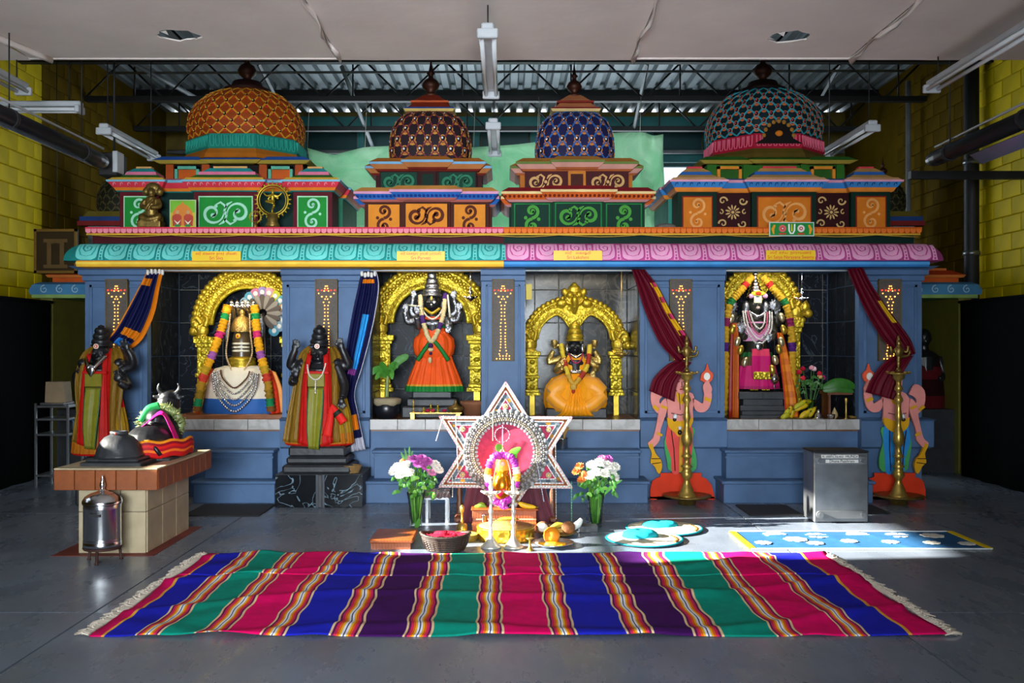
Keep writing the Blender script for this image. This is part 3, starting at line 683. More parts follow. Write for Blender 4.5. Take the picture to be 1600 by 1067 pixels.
for side, (x0, x1, light, mid, dark) in enumerate(((xa, XM, '#74d4cb', '#2fa9a1', '#1f8f8c'), (XM, xb, '#f0a8cc', '#d05a9c', '#c04a90'))):
    b = B(light); NT = 10; R = []
    for i in range(NT+1):
        t = i/NT; e = ke(t); z = kz(t); 
        xl = x0-(e if side == 0 else 0); xr = x1+(e if side == 1 else 0)
        R.append([(xl, 10.6, z), (xl, YK-e, z), (xr, YK-e, z), (xr, 10.6, z)])
    V = [p for r in R for p in r]
    for i in range(NT):
        b(mid)
        b.add([*R[i], *R[i+1]], [(0, 1, 5, 4), (1, 2, 6, 5), (2, 3, 7, 6)], True)
    b.add(R[0], [(0, 1, 2, 3)]); b.add(R[-1], [(3, 2, 1, 0)])
    k = build(b, 'cornice', PAINT, shrine)
    b = B(); pit = .262; n = int((x1-x0)/pit); pit = (x1-x0+ (.12))/n
    X0 = x0-(.12 if side == 0 else 0)
    for i in range(n):
        u = X0+(i+.5)*pit
        W = pit*.37; b(dark); b.band([(u, .10), (u, .55), (u, .80), (u, .90), (u, .985)], [W*2.1, W*2.2, W*2.14, W*1.9, W*1.2], kmap, .002)
        b(light); b.band([(u, .10), (u, .55), (u, .78), (u, .87), (u, .95)], [W*1.94, W*2.02, W*1.95, W*1.7, W*1.0], kmap, .0035)
        b(mid); b.band([(u-W*.72, .15), (u-W*.74, .45), (u-W*.5, .70), (u, .77), (u+W*.5, .70), (u+W*.74, .45), (u+W*.72, .15)], [.005, .013, .015, .017, .015, .013, .005], kmap, .005)
        b(dark); b.band([(u-W*.4, .15), (u-W*.42, .36), (u-W*.1, .52), (u+W*.3, .44), (u+W*.36, .28), (u+W*.1, .22), (u-W*.12, .30), (u+W*.05, .38)], [.012, .014, .016, .014, .012, .011, .009, .008], kmap, .005)
        b(light)
        q = u+pit/2; b(dark)
        b(light); b.band([(q, .14), (q, .8), (q, .95)], [.036, .036, .05], kmap, .003); b(dark)
        for vv, rr in ((.38, .007), (.55, .008), (.72, .009), (.87, .013)): b.blob((q, vv), rr, kmap, .005, 8, 5.5)
    stuff(build(b, 'cornice_petals', PAINT, shrine))
b = B('#4a1218'); b.box(xa, XM, 9.45, 10.6, zk1-.02, gz(365, 9.42)); b('#0d2a22'); b.box(XM, xb, 9.45, 10.6, zk1-.02, gz(365, 9.42)); build(b, 'frieze', PAINT, shrine)
zd0, zd1 = gz(365, 9.36), ZLEDGE
b = B('#8c1420'); b.box(xa-.03, XM, 9.38, 10.7, zd0, zd1); b('#a84512'); b.box(XM, xb+.03, 9.38, 10.7, zd0, zd1)
b('#d8a832'); b.box(xa-.03, XM, 9.372, 9.4, zd0-.012, zd0+.004); b.box(XM, xb+.03, 9.372, 9.4, zd0-.012, zd0+.004)
build(b, 'roof_slab', PAINT, shrine)
h = zd1-zd0; poly = [(-.026, h*.92), (-.026, h*.38), (-.018, h*.16), (0, h*.08), (.018, h*.16), (.026, h*.38), (.026, h*.92)]
srcs = []
for c1, c2 in (('#f08a9c', '#d83a50'), ('#e8762c', '#c85a18')):
    b = B(c1); b.prism(poly, -.016, 0); b(c2); b.box(-.028, .028, -.018, 0, h*.72, h*.96); s_ = build(b, 'petal_tab', PAINT, shrine, origin=(0, 0, 0)); srcs.append(s_.data); bpy.data.objects.remove(s_)
x = xa-.01
while x < xb+.02:
    o = bpy.data.objects.new('petal_tab', srcs[0 if x < XM else 1]); COL.objects.link(o); o.parent = shrine; o.location = Vector((x, 9.38, zd0))-WO[shrine]; x += .0575
# string of tiny lamps hung along the frieze
b = B('#c8a040'); b.tube([(lerp(xa, xb, i/60), 9.35, zd0-.012-.02*abs(sin(i*.55))) for i in range(61)], .004, 5); build(b, 'light_string', PAINT, shrine)
# ---------------------------------------------------------------- steps in front of the niches
def steps(px0, px1, label, ins=10):
    d0 = 9.146; t = thing('shrine_steps', label, 'steps', (gx((px0+px1)/2, d0), d0, 0), 'shrine steps')
    z1, z2 = gz(752, d0), gz(703, 9.34)
    b = B(); b.box(gx(px0, d0), gx(px1, d0), d0+.03, DF-.002, 0, z1-.03, .005); build(b, 'riser', BLUEP, t)
    b = B(); b.box(gx(px0, d0)-.02, gx(px1, d0)+.02, d0, DF-.002, z1-.03, z1, .008); build(b, 'tread', BLUEP, t)
    b = B(); b.box(gx(px0+ins, d0), gx(px1-ins, d0), 9.34, DF-.002, z1, z2-.03, .005); build(b, 'riser', BLUEP, t)
    b = B(); b.box(gx(px0+ins, d0)-.02, gx(px1-ins, d0)+.02, 9.31, DF-.002, z2-.03, z2, .008); build(b, 'tread', BLUEP, t)
    for (x0_, y0_) in ((gx(px0+ins, d0)-.015, 9.312),):
        b = B(); b.box(x0_, gx(px1-ins, d0)+.015, y0_-.004, y0_+.004, z2-.075, z2-.06); build(b, 'nosing', BLUEP, t)
    return t
steps(300, 428, 'blue wooden steps below the niche of the draped stone lingam')
steps(570, 1013, 'long blue wooden steps behind the star shaped stand')
steps(1132, 1366, 'blue wooden steps partly hidden by the steel donation box')
# ---------------------------------------------------------------- towers on the roof
def dome_fn(prof, c, sq=0.0, oct_=0.0):
    # profile [(r,z)], theta 0 faces the viewer (-Y); rounded square / octagonal plan
    def P(th, s, h=0.0):
        r, z = interp(prof, min(max(s, 0), 1)); 
        k = 1.0
        if sq: k = 1/((abs(cos(th))**sq+abs(sin(th))**sq)**(1/sq))
        if oct_:
            a = (th+pi/8) % (pi/4)-pi/8; k = 1/cos(a)*(1-oct_)+oct_
        r1, z1 = interp(prof, min(s+.02, 1)); r0, z0 = interp(prof, max(s-.02, 0)); n = Vector((z1-z0, -(r1-r0))); n = n.normalized() if n.length else Vector((1, 0))
        rr = r*k+n.x*h
        return Vector((c[0]+rr*sin(th), c[1]-rr*cos(th), c[2]+z+n.y*h))
    return P
def dome(root, P, r0, H, base, latt, eye, eye2, ncell, rows, smax=.86):
    b = B(base); seg, rg = 64, 20
    b.rings([[P(2*pi*j/seg, i/rg) for j in range(seg)] for i in range(rg+1)], True, True)
    build(b, 'dome', PAINT, root)
    b = B(latt); w = .014
    mp = lambda u, v, h: P(u/r0, v/H, h)
    circ = 2*pi*r0; cw = circ/ncell; ch = smax*H/rows
    for k in range(ncell):
        for s_ in (-1, 1):
            uv = [(k*cw+s_*cw*.5*(q/3), ch*.5*(q/3)) for q in range(int(rows*2*3)+1)]
            front = [p for p in uv if abs(((p[0]/r0+pi) % (2*pi))-pi) < 2.1]
            if len(front) > 3:
                run = []
                for p in uv:
                    if abs(((p[0]/r0+pi) % (2*pi))-pi) < 2.1: run.append(p)
                    else:
                        if len(run) > 2: b.ribbon(run, w, mp, .007)
                        run = []
                if len(run) > 2: b.ribbon(run, w, mp, .007)
    stuff(build(b, 'lattice', PAINT, root))
    b = B()
    for j in range(2*rows-1):
        for k in range(ncell):
            u = (k+(.5 if j % 2 == 0 else 0))*cw; v = (j+1)*ch*.5
            th = ((u/r0+pi) % (2*pi))-pi
            if abs(th) > 1.9: continue
            u = th*r0; f = max(.45, 1-.45*(v/(smax*H))**2); q = min(cw*f, ch)*.5
            b(eye); b.blob((u, v+q*.12), q*.46, mp, .006, 10)
            b('#16121c'); b.blob((u, v+q*.16), q*.30, mp, .008, 8)
            b(eye2); b.blob((u-q*.08, v+q*.2), q*.14, mp, .010, 6)
            for a in (-.9, -.45, 0, .45, .9):
                b(eye); b.blob((u+q*.52*sin(a), v-q*.5*cos(a)*1.1), q*.16, mp, .006, 6)
    stuff(build(b, 'eye_motifs', PAINT, root))
def finial(root, c, s, m, name='finial'):
    b = B(); b.lathe([(r*s, z*s) for r, z in ((.16, 0), (.2, .03), (.12, .08), (.08, .12), (.17, .2), (.2, .28), (.15, .38), (.06, .44), (.05, .5), (.1, .54), (.05, .6), (.025, .75), (.0, .95))], c, 18, cap=False)
    build(b, name, m, root)
FIN = mat('dull copper finial', '#4a2416', rough=.5, metal=.6, noise=.4)
def small_tower(cx, label, pal, scal):
    y0 = 9.70; X = gx(cx, y0); s = y0/F
    t = thing('shrine_tower', label, 'tower', (X, y0, ZLEDGE), 'painted towers on the shrine roof')
    hw = scal['hw']*s; zt = gz(316, y0); yb = y0+1.0
    b = B(pal['wall']); b.box(X-hw, X+hw, y0, yb, ZLEDGE, zt); b.box(X-hw*.38, X+hw*.38, y0-.05, y0+.1, ZLEDGE, zt)
    b(pal['wall2']); b.box(X-hw-.02, X+hw+.02, y0+.12, yb-.1, ZLEDGE, zt); build(b, 'lower_storey', PAINT, t)
    for (c, w, yy, vert) in ((0, .70, y0-.05, 0), (-.69, .54, y0, 1), (.69, .54, y0, 1)):
        b = B(pal['frame']); w_ = w*hw; z0, z1 = ZLEDGE+.01, zt-.012; b.box(X+c*hw-w_/2, X+c*hw+w_/2, yy-.008, yy+.02, z0, z1)
        b(pal['panel']); b.box(X+c*hw-w_/2+.012, X+c*hw+w_/2-.012, yy-.012, yy, z0+.006, z1-.012); p = build(b, 'panel', PAINT, t)
        b = B(); mp = flatmap(yy-.012)
        if vert: vscroll(b, mp, X+c*hw, (z0+z1)/2-.02, w_*.6, (z1-z0)*1.1, pal['scroll'])
        else: scroll(b, mp, X+c*hw, (z0+z1)/2, w_*.9, (z1-z0)*.9, pal['scroll'])
        build(b, 'scroll_ornament', PAINT, p)
    c1 = pal['c1']; lay = [(.02, .02, .05, c1[0]), (.05, .05, .09, c1[1]), (.025, .10, .10, c1[2]), (.05, .10, .03, c1[3])]
    b = B(); tier(b, X-hw, X+hw, y0, yb, zt, lay); tier(b, X-hw*.42, X+hw*.42, y0-.05, yb, zt+.012, lay); tier(b, X-hw-.02, X+hw+.02, y0+.14, yb-.1, zt-.03, lay)
    build(b, 'lower_cornice', PAINT, t)
    b = B(pal['line'])                             # petals painted on the cornice
    for i in range(34):
        u = lerp(X-hw-.06, X+hw+.06, i/33); yy = y0-.083 if abs(u-X) > hw*.42+.08 else y0-.133
        b.blob((u, zt+.047), .014, lambda u_, v_, h_, yy=yy: (u_, yy-h_+(.004 if v_ < zt+.047 else -.012), v_), .004, 8)
    stuff(build(b, 'cornice_petals', PAINT, t))
    z2 = zt+.145; hw2 = scal['hw2']*s*1.015; y2 = y0+.16; zt2 = gz(268, y2)
    b = B(pal['wall3']); b.box(X-hw2, X+hw2, y2, yb-.15, z2-.05, zt2); b(pal['frame2']); b.box(X-hw2-.05, X+hw2+.05, y2+.08, yb-.2, z2-.05, zt2)
    b(pal['bay']); b.box(X-hw2*.17, X+hw2*.17, y2-.03, y2+.05, z2-.05, zt2); build(b, 'upper_storey', PAINT, t)
    for c in (-.6, .6):
        b = B(pal['panel2']); z0, z1 = z2-.01, zt2-.01; w_ = hw2*.74; b.box(X+c*hw2-w_/2, X+c*hw2+w_/2, y2-.01, y2+.01, z0, z1); p = build(b, 'panel', PAINT, t)
        b = B(); scroll(b, flatmap(y2-.01), X+c*hw2, (z0+z1)/2, w_*.95, (z1-z0)*.95, pal['scroll2']); build(b, 'scroll_ornament', PAINT, p)
    b = B(pal['bayin']); b.box(X-hw2*.12, X+hw2*.12, y2-.036, y2, z2-.02, zt2-.03); build(b, 'blind_window', PAINT, t)
    c2 = pal['c2']; lay = [(.02, .02, .04, c2[0]), (.04, .04, .09, c2[1]), (.025, .095, .095, c2[2]), (.05, .095, .02, c2[3])]
    b = B(); tier(b, X-hw2, X+hw2, y2, yb-.15, zt2, lay); tier(b, X-hw2*.34, X+hw2*.34, y2-.04, yb-.2, zt2+.012, lay); tier(b, X-hw2-.06, X+hw2+.06, y2+.1, yb-.2, zt2-.025, lay)
    build(b, 'upper_cornice', PAINT, t)
    z3 = zt2+.13; yc = 10.22; r = scal['r']; H = gz(181, yc)-z3
    prof = [(r*.97, 0), (r*1.0, H*.12), (r*1.01, H*.3), (r*.99, H*.48), (r*.93, H*.66), (r*.83, H*.82), (r*.68, H*.93), (r*.52, H)]
    dome(t, dome_fn(prof, (X, yc, z3), sq=3.2), r, H*1.0, pal['dome'], pal['latt'], pal['eye'], pal['eye2'], 18, 3, .98)
    b = B(); q = r*.56; zz = tier(b, X-q*.62, X+q*.62, yc-q*.62, yc+q*.62, z3+H-.01, [(.025, .1, .12, pal['cap'][0]), (.02, .12, .10, pal['cap'][1]), (.06, .08, .02, pal['cap'][2]), (.02, .05, .05, pal['cap'][3]), (.09, .03, -.08, pal['cap'][2])])
    build(b, 'cap', PAINT, t)
    finial(t, (X, yc, zz-.01), .36*scal['fs'], FIN)
    return t
small_tower(667, 'painted tower with orange scroll panels and a brown lattice dome', dict(wall='#4a1c10', wall2='#5a2410', frame='#3a1810', panel='#e08a28', scroll='#5a2410', c1=('#c8746c', '#2f6ab8', '#d898b8', '#d8954a'), line='#1c3f8c',
    wall3='#2a1012', frame2='#3a1012', bay='#34100f', bayin='#0c2a20', panel2='#0d3a2c', scroll2='#2f7a5a', c2=('#7a2a20', '#c8804a', '#7aa8c8', '#b8702c'), dome='#2c2026', latt='#7a3038', eye='#c8883a', eye2='#dfe3f0', cap=('#d8b86a', '#2a4a9a', '#7a2a18', '#b8502a')), dict(hw=97, hw2=76, r=.425, fs=1.3))
small_tower(903, 'painted tower with dark green scroll panels and a blue lattice dome', dict(wall='#0a3a24', wall2='#0a2a20', frame='#1f7a3c', panel='#0b3326', scroll='#4a9a3a', c1=('#e8a0a0', '#d8642a', '#e8c88a', '#8c2028'), line='#7a2a14',
    wall3='#4a1a1c', frame2='#b86a24', bay='#c87a2c', bayin='#4a2018', panel2='#4a1a1c', scroll2='#d8a86a', c2=('#b8643a', '#e8a898', '#6a7a3a', '#b87a34'), dome='#22224a', latt='#2f62a8', eye='#c87a3a', eye2='#e8e8f0', cap=('#e0c080', '#8c2030', '#b87048', '#7a2418')), dict(hw=104, hw2=81, r=.41, fs=1.15))
def big_tower(cx, label, pal, dirn):
    y0 = 9.66; s = y0/F; X = gx(cx, y0)
    t = thing('shrine_tower', label, 'tower', (X, y0, ZLEDGE), 'painted towers on the shrine roof')
    zw = gz(300, y0); yb = y0+1.5; hw = 166*s
    b = B(pal['recess']); b.box(X-hw+.02, X+hw-.02, y0+.07, yb, ZLEDGE, zw); build(b, 'core_wall', PAINT, t)
    pav = [(X-hw, X-hw+61*s), (X-50*s, X+50*s), (X+hw-61*s, X+hw)]
    for k, (x0, x1) in enumerate(pav):
        b = B(pal['wall']); b.box(x0, x1, y0, y0+.32 if k != 1 else y0+.2, ZLEDGE, zw); pv = build(b, 'pavilion', PAINT, t)
        m_ = .055 if k != 1 else .06; z0, z1 = ZLEDGE+.012, zw-.055; b = B(pal['edge'])
        b.box(x0+m_-.012, x1-m_+.012, y0-.01, y0+.01, z0, z1+.014); b(pal['panel']); b.box(x0+m_, x1-m_, y0-.014, y0, z0, z1); build(b, 'panel', PAINT, pv)
        b = B(); mp = flatmap(y0-.014)
        if k == 1: scroll(b, mp, (x0+x1)/2, (z0+z1)/2, (x1-x0-2*m_)*.96, (z1-z0)*.98, pal['scroll'], .022)
        else: vscroll(b, mp, (x0+x1)/2, (z0+z1)/2, (x1-x0-2*m_)*.95, (z1-z0)*1.05, pal['scroll'], .02)
        build(b, 'scroll_ornament', PAINT, pv)
        c = pal['c']; lay = [(.012, .02, .03, c[0]), (.028, .03, .045, c[1]), (.05, .05, .085, c[2]), (.018, .095, .10, c[3])]
        b = B(); yb2 = y0+.32; zz = tier(b, x0, x1, y0, yb2, zw, lay)
        w = x1-x0; q = w/2 if k != 1 else w/2
        r = pal['r']; e = lambda f: -q*f
        rl = ((.03, .09, .055, r[0]), (.04, .03, -.03, r[1]), (.035, -.035, -.05, r[2]), (.045, -.05, -.11, r[3]), (.02, -.12, -.12, r[4])) if k != 1 else ((.03, .09, .06, r[0]), (.04, .04, -.02, r[1]), (.035, -.03, -.04, r[2]), (.05, -.06, -.12, r[3]), (.025, -.15, -.15, r[4]))
        zz = tier(b, x0, x1, y0, yb2, zz, rl); build(b, 'pavilion_roof', PAINT, pv)
        b = B(pal['leaf'])
        for i in range(int(w/.05)):
            u = x0-.06+(w+.12)*(i+.5)/int(w/.05)
            b.ribbon([(u-.014, zw+.055), (u-.01, zw+.075), (u+.006, zw+.082), (u+.014, zw+.066)], [.004, .009, .004], lambda u_, v_, h_: (u_, y0-.055-(v_-zw-.04)*.7-h_, v_), .004)
        stuff(build(b, 'cornice_leaves', PAINT, pv))
    for (x0, x1) in ((pav[0][1], pav[1][0]), (pav[1][1], pav[2][0])):
        b = B(); tier(b, x0-.02, x1+.02, y0+.07, y0+.4, zw, [(.012, .02, .03, c[0]), (.028, .03, .045, c[1]), (.05, .05, .085, c[2]), (.03, .095, .08, c[3]), (.03, .06, -.02, r[2])]); build(b, 'link_cornice', PAINT, t)
        if pal.get('flower'):
            b = B(pal['flower']); mp = flatmap(y0+.07); cx_, cz_ = (x0+x1)/2, (ZLEDGE+zw)/2+.0
            for k in range(11):
                a = 2*pi*k/11; b.ribbon([(cx_+.025*cos(a), cz_+.025*sin(a)), (cx_+.055*cos(a), cz_+.055*sin(a)), (cx_+.075*cos(a), cz_+.075*sin(a))], [.006, .018, .008], mp)
            b.blob((cx_, cz_), .016, mp)
            for sx in (-1, 1):
                for sz in (-1, 1):
                    b.ribbon(spiral(cx_+sx*.10, cz_+sz*.115, .045, 1.1, pi*.5*(1-sz), -sx*sz, 16), [.018, .014, .006], mp)
                b.ribbon(spiral(cx_+sx*.12, cz_, .03, .8, pi/2, sx, 10), [.012, .006], mp)
            build(b, 'flower_ornament', PAINT, t)
    # right/left return wall pavilions seen along the side
    sx = dirn; xs_ = X+sx*hw
    b = B(pal['side']); b.box(xs_-.02, xs_+.03*sx+.0 if sx > 0 else xs_+.02, y0+.45, yb-.1, ZLEDGE, zw)
    tier(b, *(sorted((xs_-.3*sx, xs_+.03*sx))), y0+.5, yb-.15, zw, [(.012, .02, .03, c[0]), (.028, .03, .045, c[1]), (.05, .05, .085, c[2]), (.03, .095, .08, c[3]), (.04, .03, -.02, r[1]), (.05, -.03, -.1, r[3])]); build(b, 'side_pavilion', PAINT, t)
    # second storey
    y2 = 9.98; s2 = y2/F; h2 = 107*s2; zt2 = gz(258, y2); Xu = X
    b = B(pal['up']); b.box(Xu-h2, Xu+h2, y2, yb-.1, zw, zt2); build(b, 'upper_storey', PAINT, t)
    for c_ in (-.68, .68):
        x0, x1 = Xu+c_*h2-19*s2, Xu+c_*h2+19*s2
        b = B(pal['upframe'])
        for (u0, u1, v0, v1) in ((x0, x0+.03, zw, zt2-.02), (x1-.03, x1, zw, zt2-.02), (x0, x1, zt2-.05, zt2-.02)): b.box(u0, u1, y2-.05, y2+.01, v0, v1)
        f_ = build(b, 'niche_frame', PAINT, t)
        b = B(pal['upin']); b.box(x0+.03, x1-.03, y2-.012, y2, zw, zt2-.05); build(b, 'niche_back', PAINT, f_)
        b = B(pal['pier'])
        for xx in (x0-.10, x1+.02): b.box(xx, xx+.08, y2-.025, y2+.01, zw, zt2)
        build_each(b, 'pier', PAINT, f_)
    u = pal['u']; b = B()
    for (x0, x1, fy) in ((Xu-h2, Xu-h2*.36, -.05), (Xu-h2*.3, Xu+h2*.3, -.08), (Xu+h2*.36, Xu+h2, -.05), (Xu-h2, Xu+h2, .0)):
        tier(b, x0, x1, y2+fy, yb-.1, zt2, [(.025, .04, .1, u[0]), (.05, .1, .02, u[1])])
    build(b, 'upper_cornice', PAINT, t)
    # neck, petal band and dome
    yc = 10.46; zn = zt2+.07; R = .58; k8 = 1/cos(pi/8)
    o8 = lambda r_: [(Xu+r_*k8*sin(pi/8+a*pi/4), yc-r_*k8*cos(pi/8+a*pi/4)) for a in range(8)]
    b = B(pal['neck'])
    b.rings([[(x_, y_, z_) for x_, y_ in o8(r_)] for r_, z_ in ((R*1.12, zn-.02), (R*1.08, zn+.03), (R*1.0, zn+.09))], False)
    build(b, 'neck', PAINT, t)
    zp = zn+.08; hp = .16; b = B(pal['band'])
    b.rings([[(x_, y_, z_) for x_, y_ in o8(r_)] for r_, z_ in ((R*1.0, zp), (R*1.03, zp+.02), (R*.99, zp+hp))], False); pb = build(b, 'petal_band', PAINT, t)
    b = B(pal['bandp']); NP = 8
    for a in range(-2, 3):
        ang = a*pi/4
        for i in range(NP):
            off = (i-(NP-1)/2)/NP*2*R*math.tan(pi/8)*.96
            def mp(u_, v_, h_, ang=ang): 
                d_ = R*1.0+h_+.012; return (Xu+d_*sin(ang)+u_*cos(ang), yc-d_*cos(ang)+u_*sin(ang), v_)
            w_ = .019; b.ribbon([(off-w_, zp+hp-.02), (off-w_, zp+.06), (off-w_*.6, zp+.03), (off+w_*.6, zp+.03), (off+w_, zp+.06), (off+w_, zp+hp-.02)], .009, mp, .006, -.012)
    stuff(build(b, 'petals', PAINT, pb))
    zd = zp+hp; H = gz(142, yc)-zd
    prof = [(R*1.0, 0), (R*1.03, H*.14), (R*1.04, H*.3), (R*1.0, H*.48), (R*.9, H*.66), (R*.72, H*.83), (R*.5, H*.94), (R*.3, H)]
    dome(t, dome_fn(prof, (Xu, yc, zd), oct_=.45), R, H, pal['dome'], pal['latt'], pal['eye'], pal['eye2'], 26, 4, .8)
    b = B(pal['cap']); b.lathe([(R*.42, 0), (R*.45, .03), (R*.3, .07), (R*.26, .12)], (Xu, yc, zd+H-.03), 16); build(b, 'cap', PAINT, t)
    finial(t, (Xu, yc, zd+H+.07), .52, FIN)
    if pal.get('gable'):
        b = B('#120c0a'); yg = yc-R*1.06; n_ = 16; zg = zp+.10
        b.prism([(Xu+.15*cos(pi*i/n_), zg+.17*sin(pi*i/n_)) for i in range(n_+1)]+[(Xu-.24, zg-.05), (Xu+.24, zg-.05)], yg, yg+.14); gb = build(b, 'gable', PAINT, t)
        for i in range(9):
            b = B('#a8742c'); a = pi*(i+.5)/9; b.ell((Xu+.155*cos(a), yg-.005, zg+.175*sin(a)), .022, .012, .022, 8, 5); build(b, 'gable_petal', PAINT, gb)
        b = B('#d87a1c'); b.ell((Xu-.0, yg-.01, zg+.05), .04, .015, .03); build(b, 'gable_face', PAINT, gb)
    return t
big_tower(353, 'large painted tower with green scroll panels and an orange lattice dome', dict(recess='#0b2a24', wall='#5c1420', edge='#a8d8b0', panel='#1e8a34', scroll='#a8e0c4', c=('#2a7a70', '#e07a24', '#d83a4a', '#7ab8d0'), r=('#e0b040', '#2f6a2a', '#e07a98', '#2f9aa0', '#d8a060'), leaf='#f0a0b0', side='#2a6a50',
    up='#140c0a', upframe='#5aa890', upin='#c0561a', pier='#a8481a', u=('#c8b04a', '#2a5ab0'), neck='#a8601a', band='#1f7a6a', bandp='#2f9a88', dome='#8c3c12', latt='#c88c26', eye='#b83a1c', eye2='#d8b050', cap='#2a1412'), 1)
big_tower(1225, 'large painted tower with orange scroll panels and a dark teal lattice dome', dict(recess='#340d10', wall='#0c2c20', edge='#8c2418', panel='#d8781e', scroll='#f0a860', c=('#e88a34', '#e88a34', '#3a84c8', '#e8a0b8'), r=('#e0a878', '#c89a5a', '#2f64b0', '#d8a05a', '#d83a4a'), leaf='#122a5a', side='#3a8a78', flower='#d8b070',
    up='#2f6a20', upframe='#e08a2c', upin='#2a5a1c', pier='#2f6a20', u=('#c8b04a', '#2f6a24'), neck='#5a4a1a', band='#a81c34', bandp='#e06a84', dome='#10242a', latt='#2f94a4', eye='#c8683a', eye2='#c83a4a', cap='#1c0c0a', gable=1), -1)
# ---------------------------------------------------------------- signs on the cornice
YSIGN = mat('yellow sign', '#f4c808', rough=.45, noise=.06); REDT = mat('orange red lettering', '#e23c12', rough=.5, noise=0)
for (a, c, y0, y1, tam, eng, lab) in ((300, 376, 392.5, 407.5, '\u0bb8\u0bcd\u0bb0\u0bc0  \u0bc8\u0b95\u0bb2\u0bbe\u0b9a  \u0ba8\u0bbe\u0ba4\u0bb0\u0bcd  (\u0b9a\u0bbf\u0bb5\u0ba9\u0bcd)', 'Sri Siva', 'yellow name plate reading Sri Siva on the turquoise cornice'),
                               (620, 695, 392.5, 407.5, '\u0bb8\u0bcd\u0bb0\u0bc0  \u0bc6\u0b9a\u0bb3\u0ba8\u0bcd\u0ba4\u0bb0  \u0ba8\u0bbe\u0baf\u0b95\u0bbf  (\u0baa\u0bbe\u0bb0\u0bcd\u0bb5\u0ba4\u0bbf)', 'Sri Parvati', 'yellow name plate reading Sri Parvati on the turquoise cornice'),
                               (865, 941, 391.5, 406.5, '\u0bb8\u0bcd\u0bb0\u0bc0    \u0bb2\u0b95\u0bcd\u0bb7\u0bcd\u0bae\u0bbf', 'Sri Lakshmi', 'yellow name plate reading Sri Lakshmi on the pink cornice'),
                               (1197, 1274, 391, 406, '\u0bb8\u0bcd\u0bb0\u0bc0  \u0b9a\u0ba4\u0bcd\u0baf  \u0ba8\u0bbe\u0bb0\u0bbe\u0baf\u0ba3\u0bb0\u0bcd', 'Sri Satya Narayana Swamy', 'yellow name plate reading Sri Satya Narayana Swamy on the pink cornice')):
    d = 9.215; X0, X1, Z0, Z1 = gx(a, d), gx(c, d), gz(y1, d), gz(y0, d)
    b = B(); b.box(X0, X1, d, d+.012, Z0, Z1); o = tag(build(b, 'name_plate', YSIGN), lab, 'sign', 'yellow name plates')
    xm = (X0+X1)/2; H = Z1-Z0
    tt = text('tamil_lettering', tam, .034, (xm, d-.002, Z0+H*.74), REDT, o); w = tt.dimensions.x or .3; tt.scale.x = min(1.2, (X1-X0)*.84/max(w, .01)) if eng != 'Sri Lakshmi' else 1
    te = text('lettering', eng, .046, (xm, d-.002, Z0+H*.28), REDT, o); w = te.dimensions.x or .3; te.scale.x = min(1.0, (X1-X0)*.94/max(w, .01))
# green board with emblems on the ledge
d = 9.33; b = B('#d8e8e0'); x0, x1, z0, z1 = gx(1202, d), gx(1272, d), gz(369, d), gz(347, d); b.box(x0, x1, d, d+.02, z0, z1); b('#1f8a3c'); b.box(x0+.008, x1-.008, d-.003, d+.01, z0+.008, z1-.008)
o = tag(build(b, 'emblem_board', GLOSS), 'small green board with painted emblems hanging below the right tower', 'sign')
b = B(); mp = flatmap(d-.003); xm, zm = (x0+x1)/2, (z0+z1)/2; h = z1-z0
b('#f4f4f0'); b.ribbon([(xm-.028, zm+h*.36), (xm-.026, zm-h*.1), (xm-.012, zm-h*.3), (xm+.012, zm-h*.3), (xm+.026, zm-h*.1), (xm+.028, zm+h*.36)], .015, mp, .002); b('#e8d020'); b.ribbon([(xm, zm+h*.36), (xm, zm-.15*h)], [.008, .014], mp, .002)
for sx, c1 in ((-1, '#e86a6a'), (1, '#e8e0d8')):
    b('#d8402a'); b.ribbon([(xm+sx*.09-.035, zm-h*.33), (xm+sx*.09+.035, zm-h*.33)], .014, mp, .0015)
    b(c1); b.blob((xm+sx*.09, zm+.006), h*.26, mp, .002, 14); b('#c83a3a'); b.blob((xm+sx*.09, zm+.006), h*.13, mp, .003, 10); b('#f0e8e0'); b.blob((xm+sx*.09, zm+.006), h*.06, mp, .004, 8)
    b('#f0a020'); b.ribbon([(xm+sx*.175, zm-h*.36), (xm+sx*.185, zm), (xm+sx*.165, zm+h*.3)], [.012, .03, .018], mp, .002)
build(b, 'emblems', GLOSS, o)
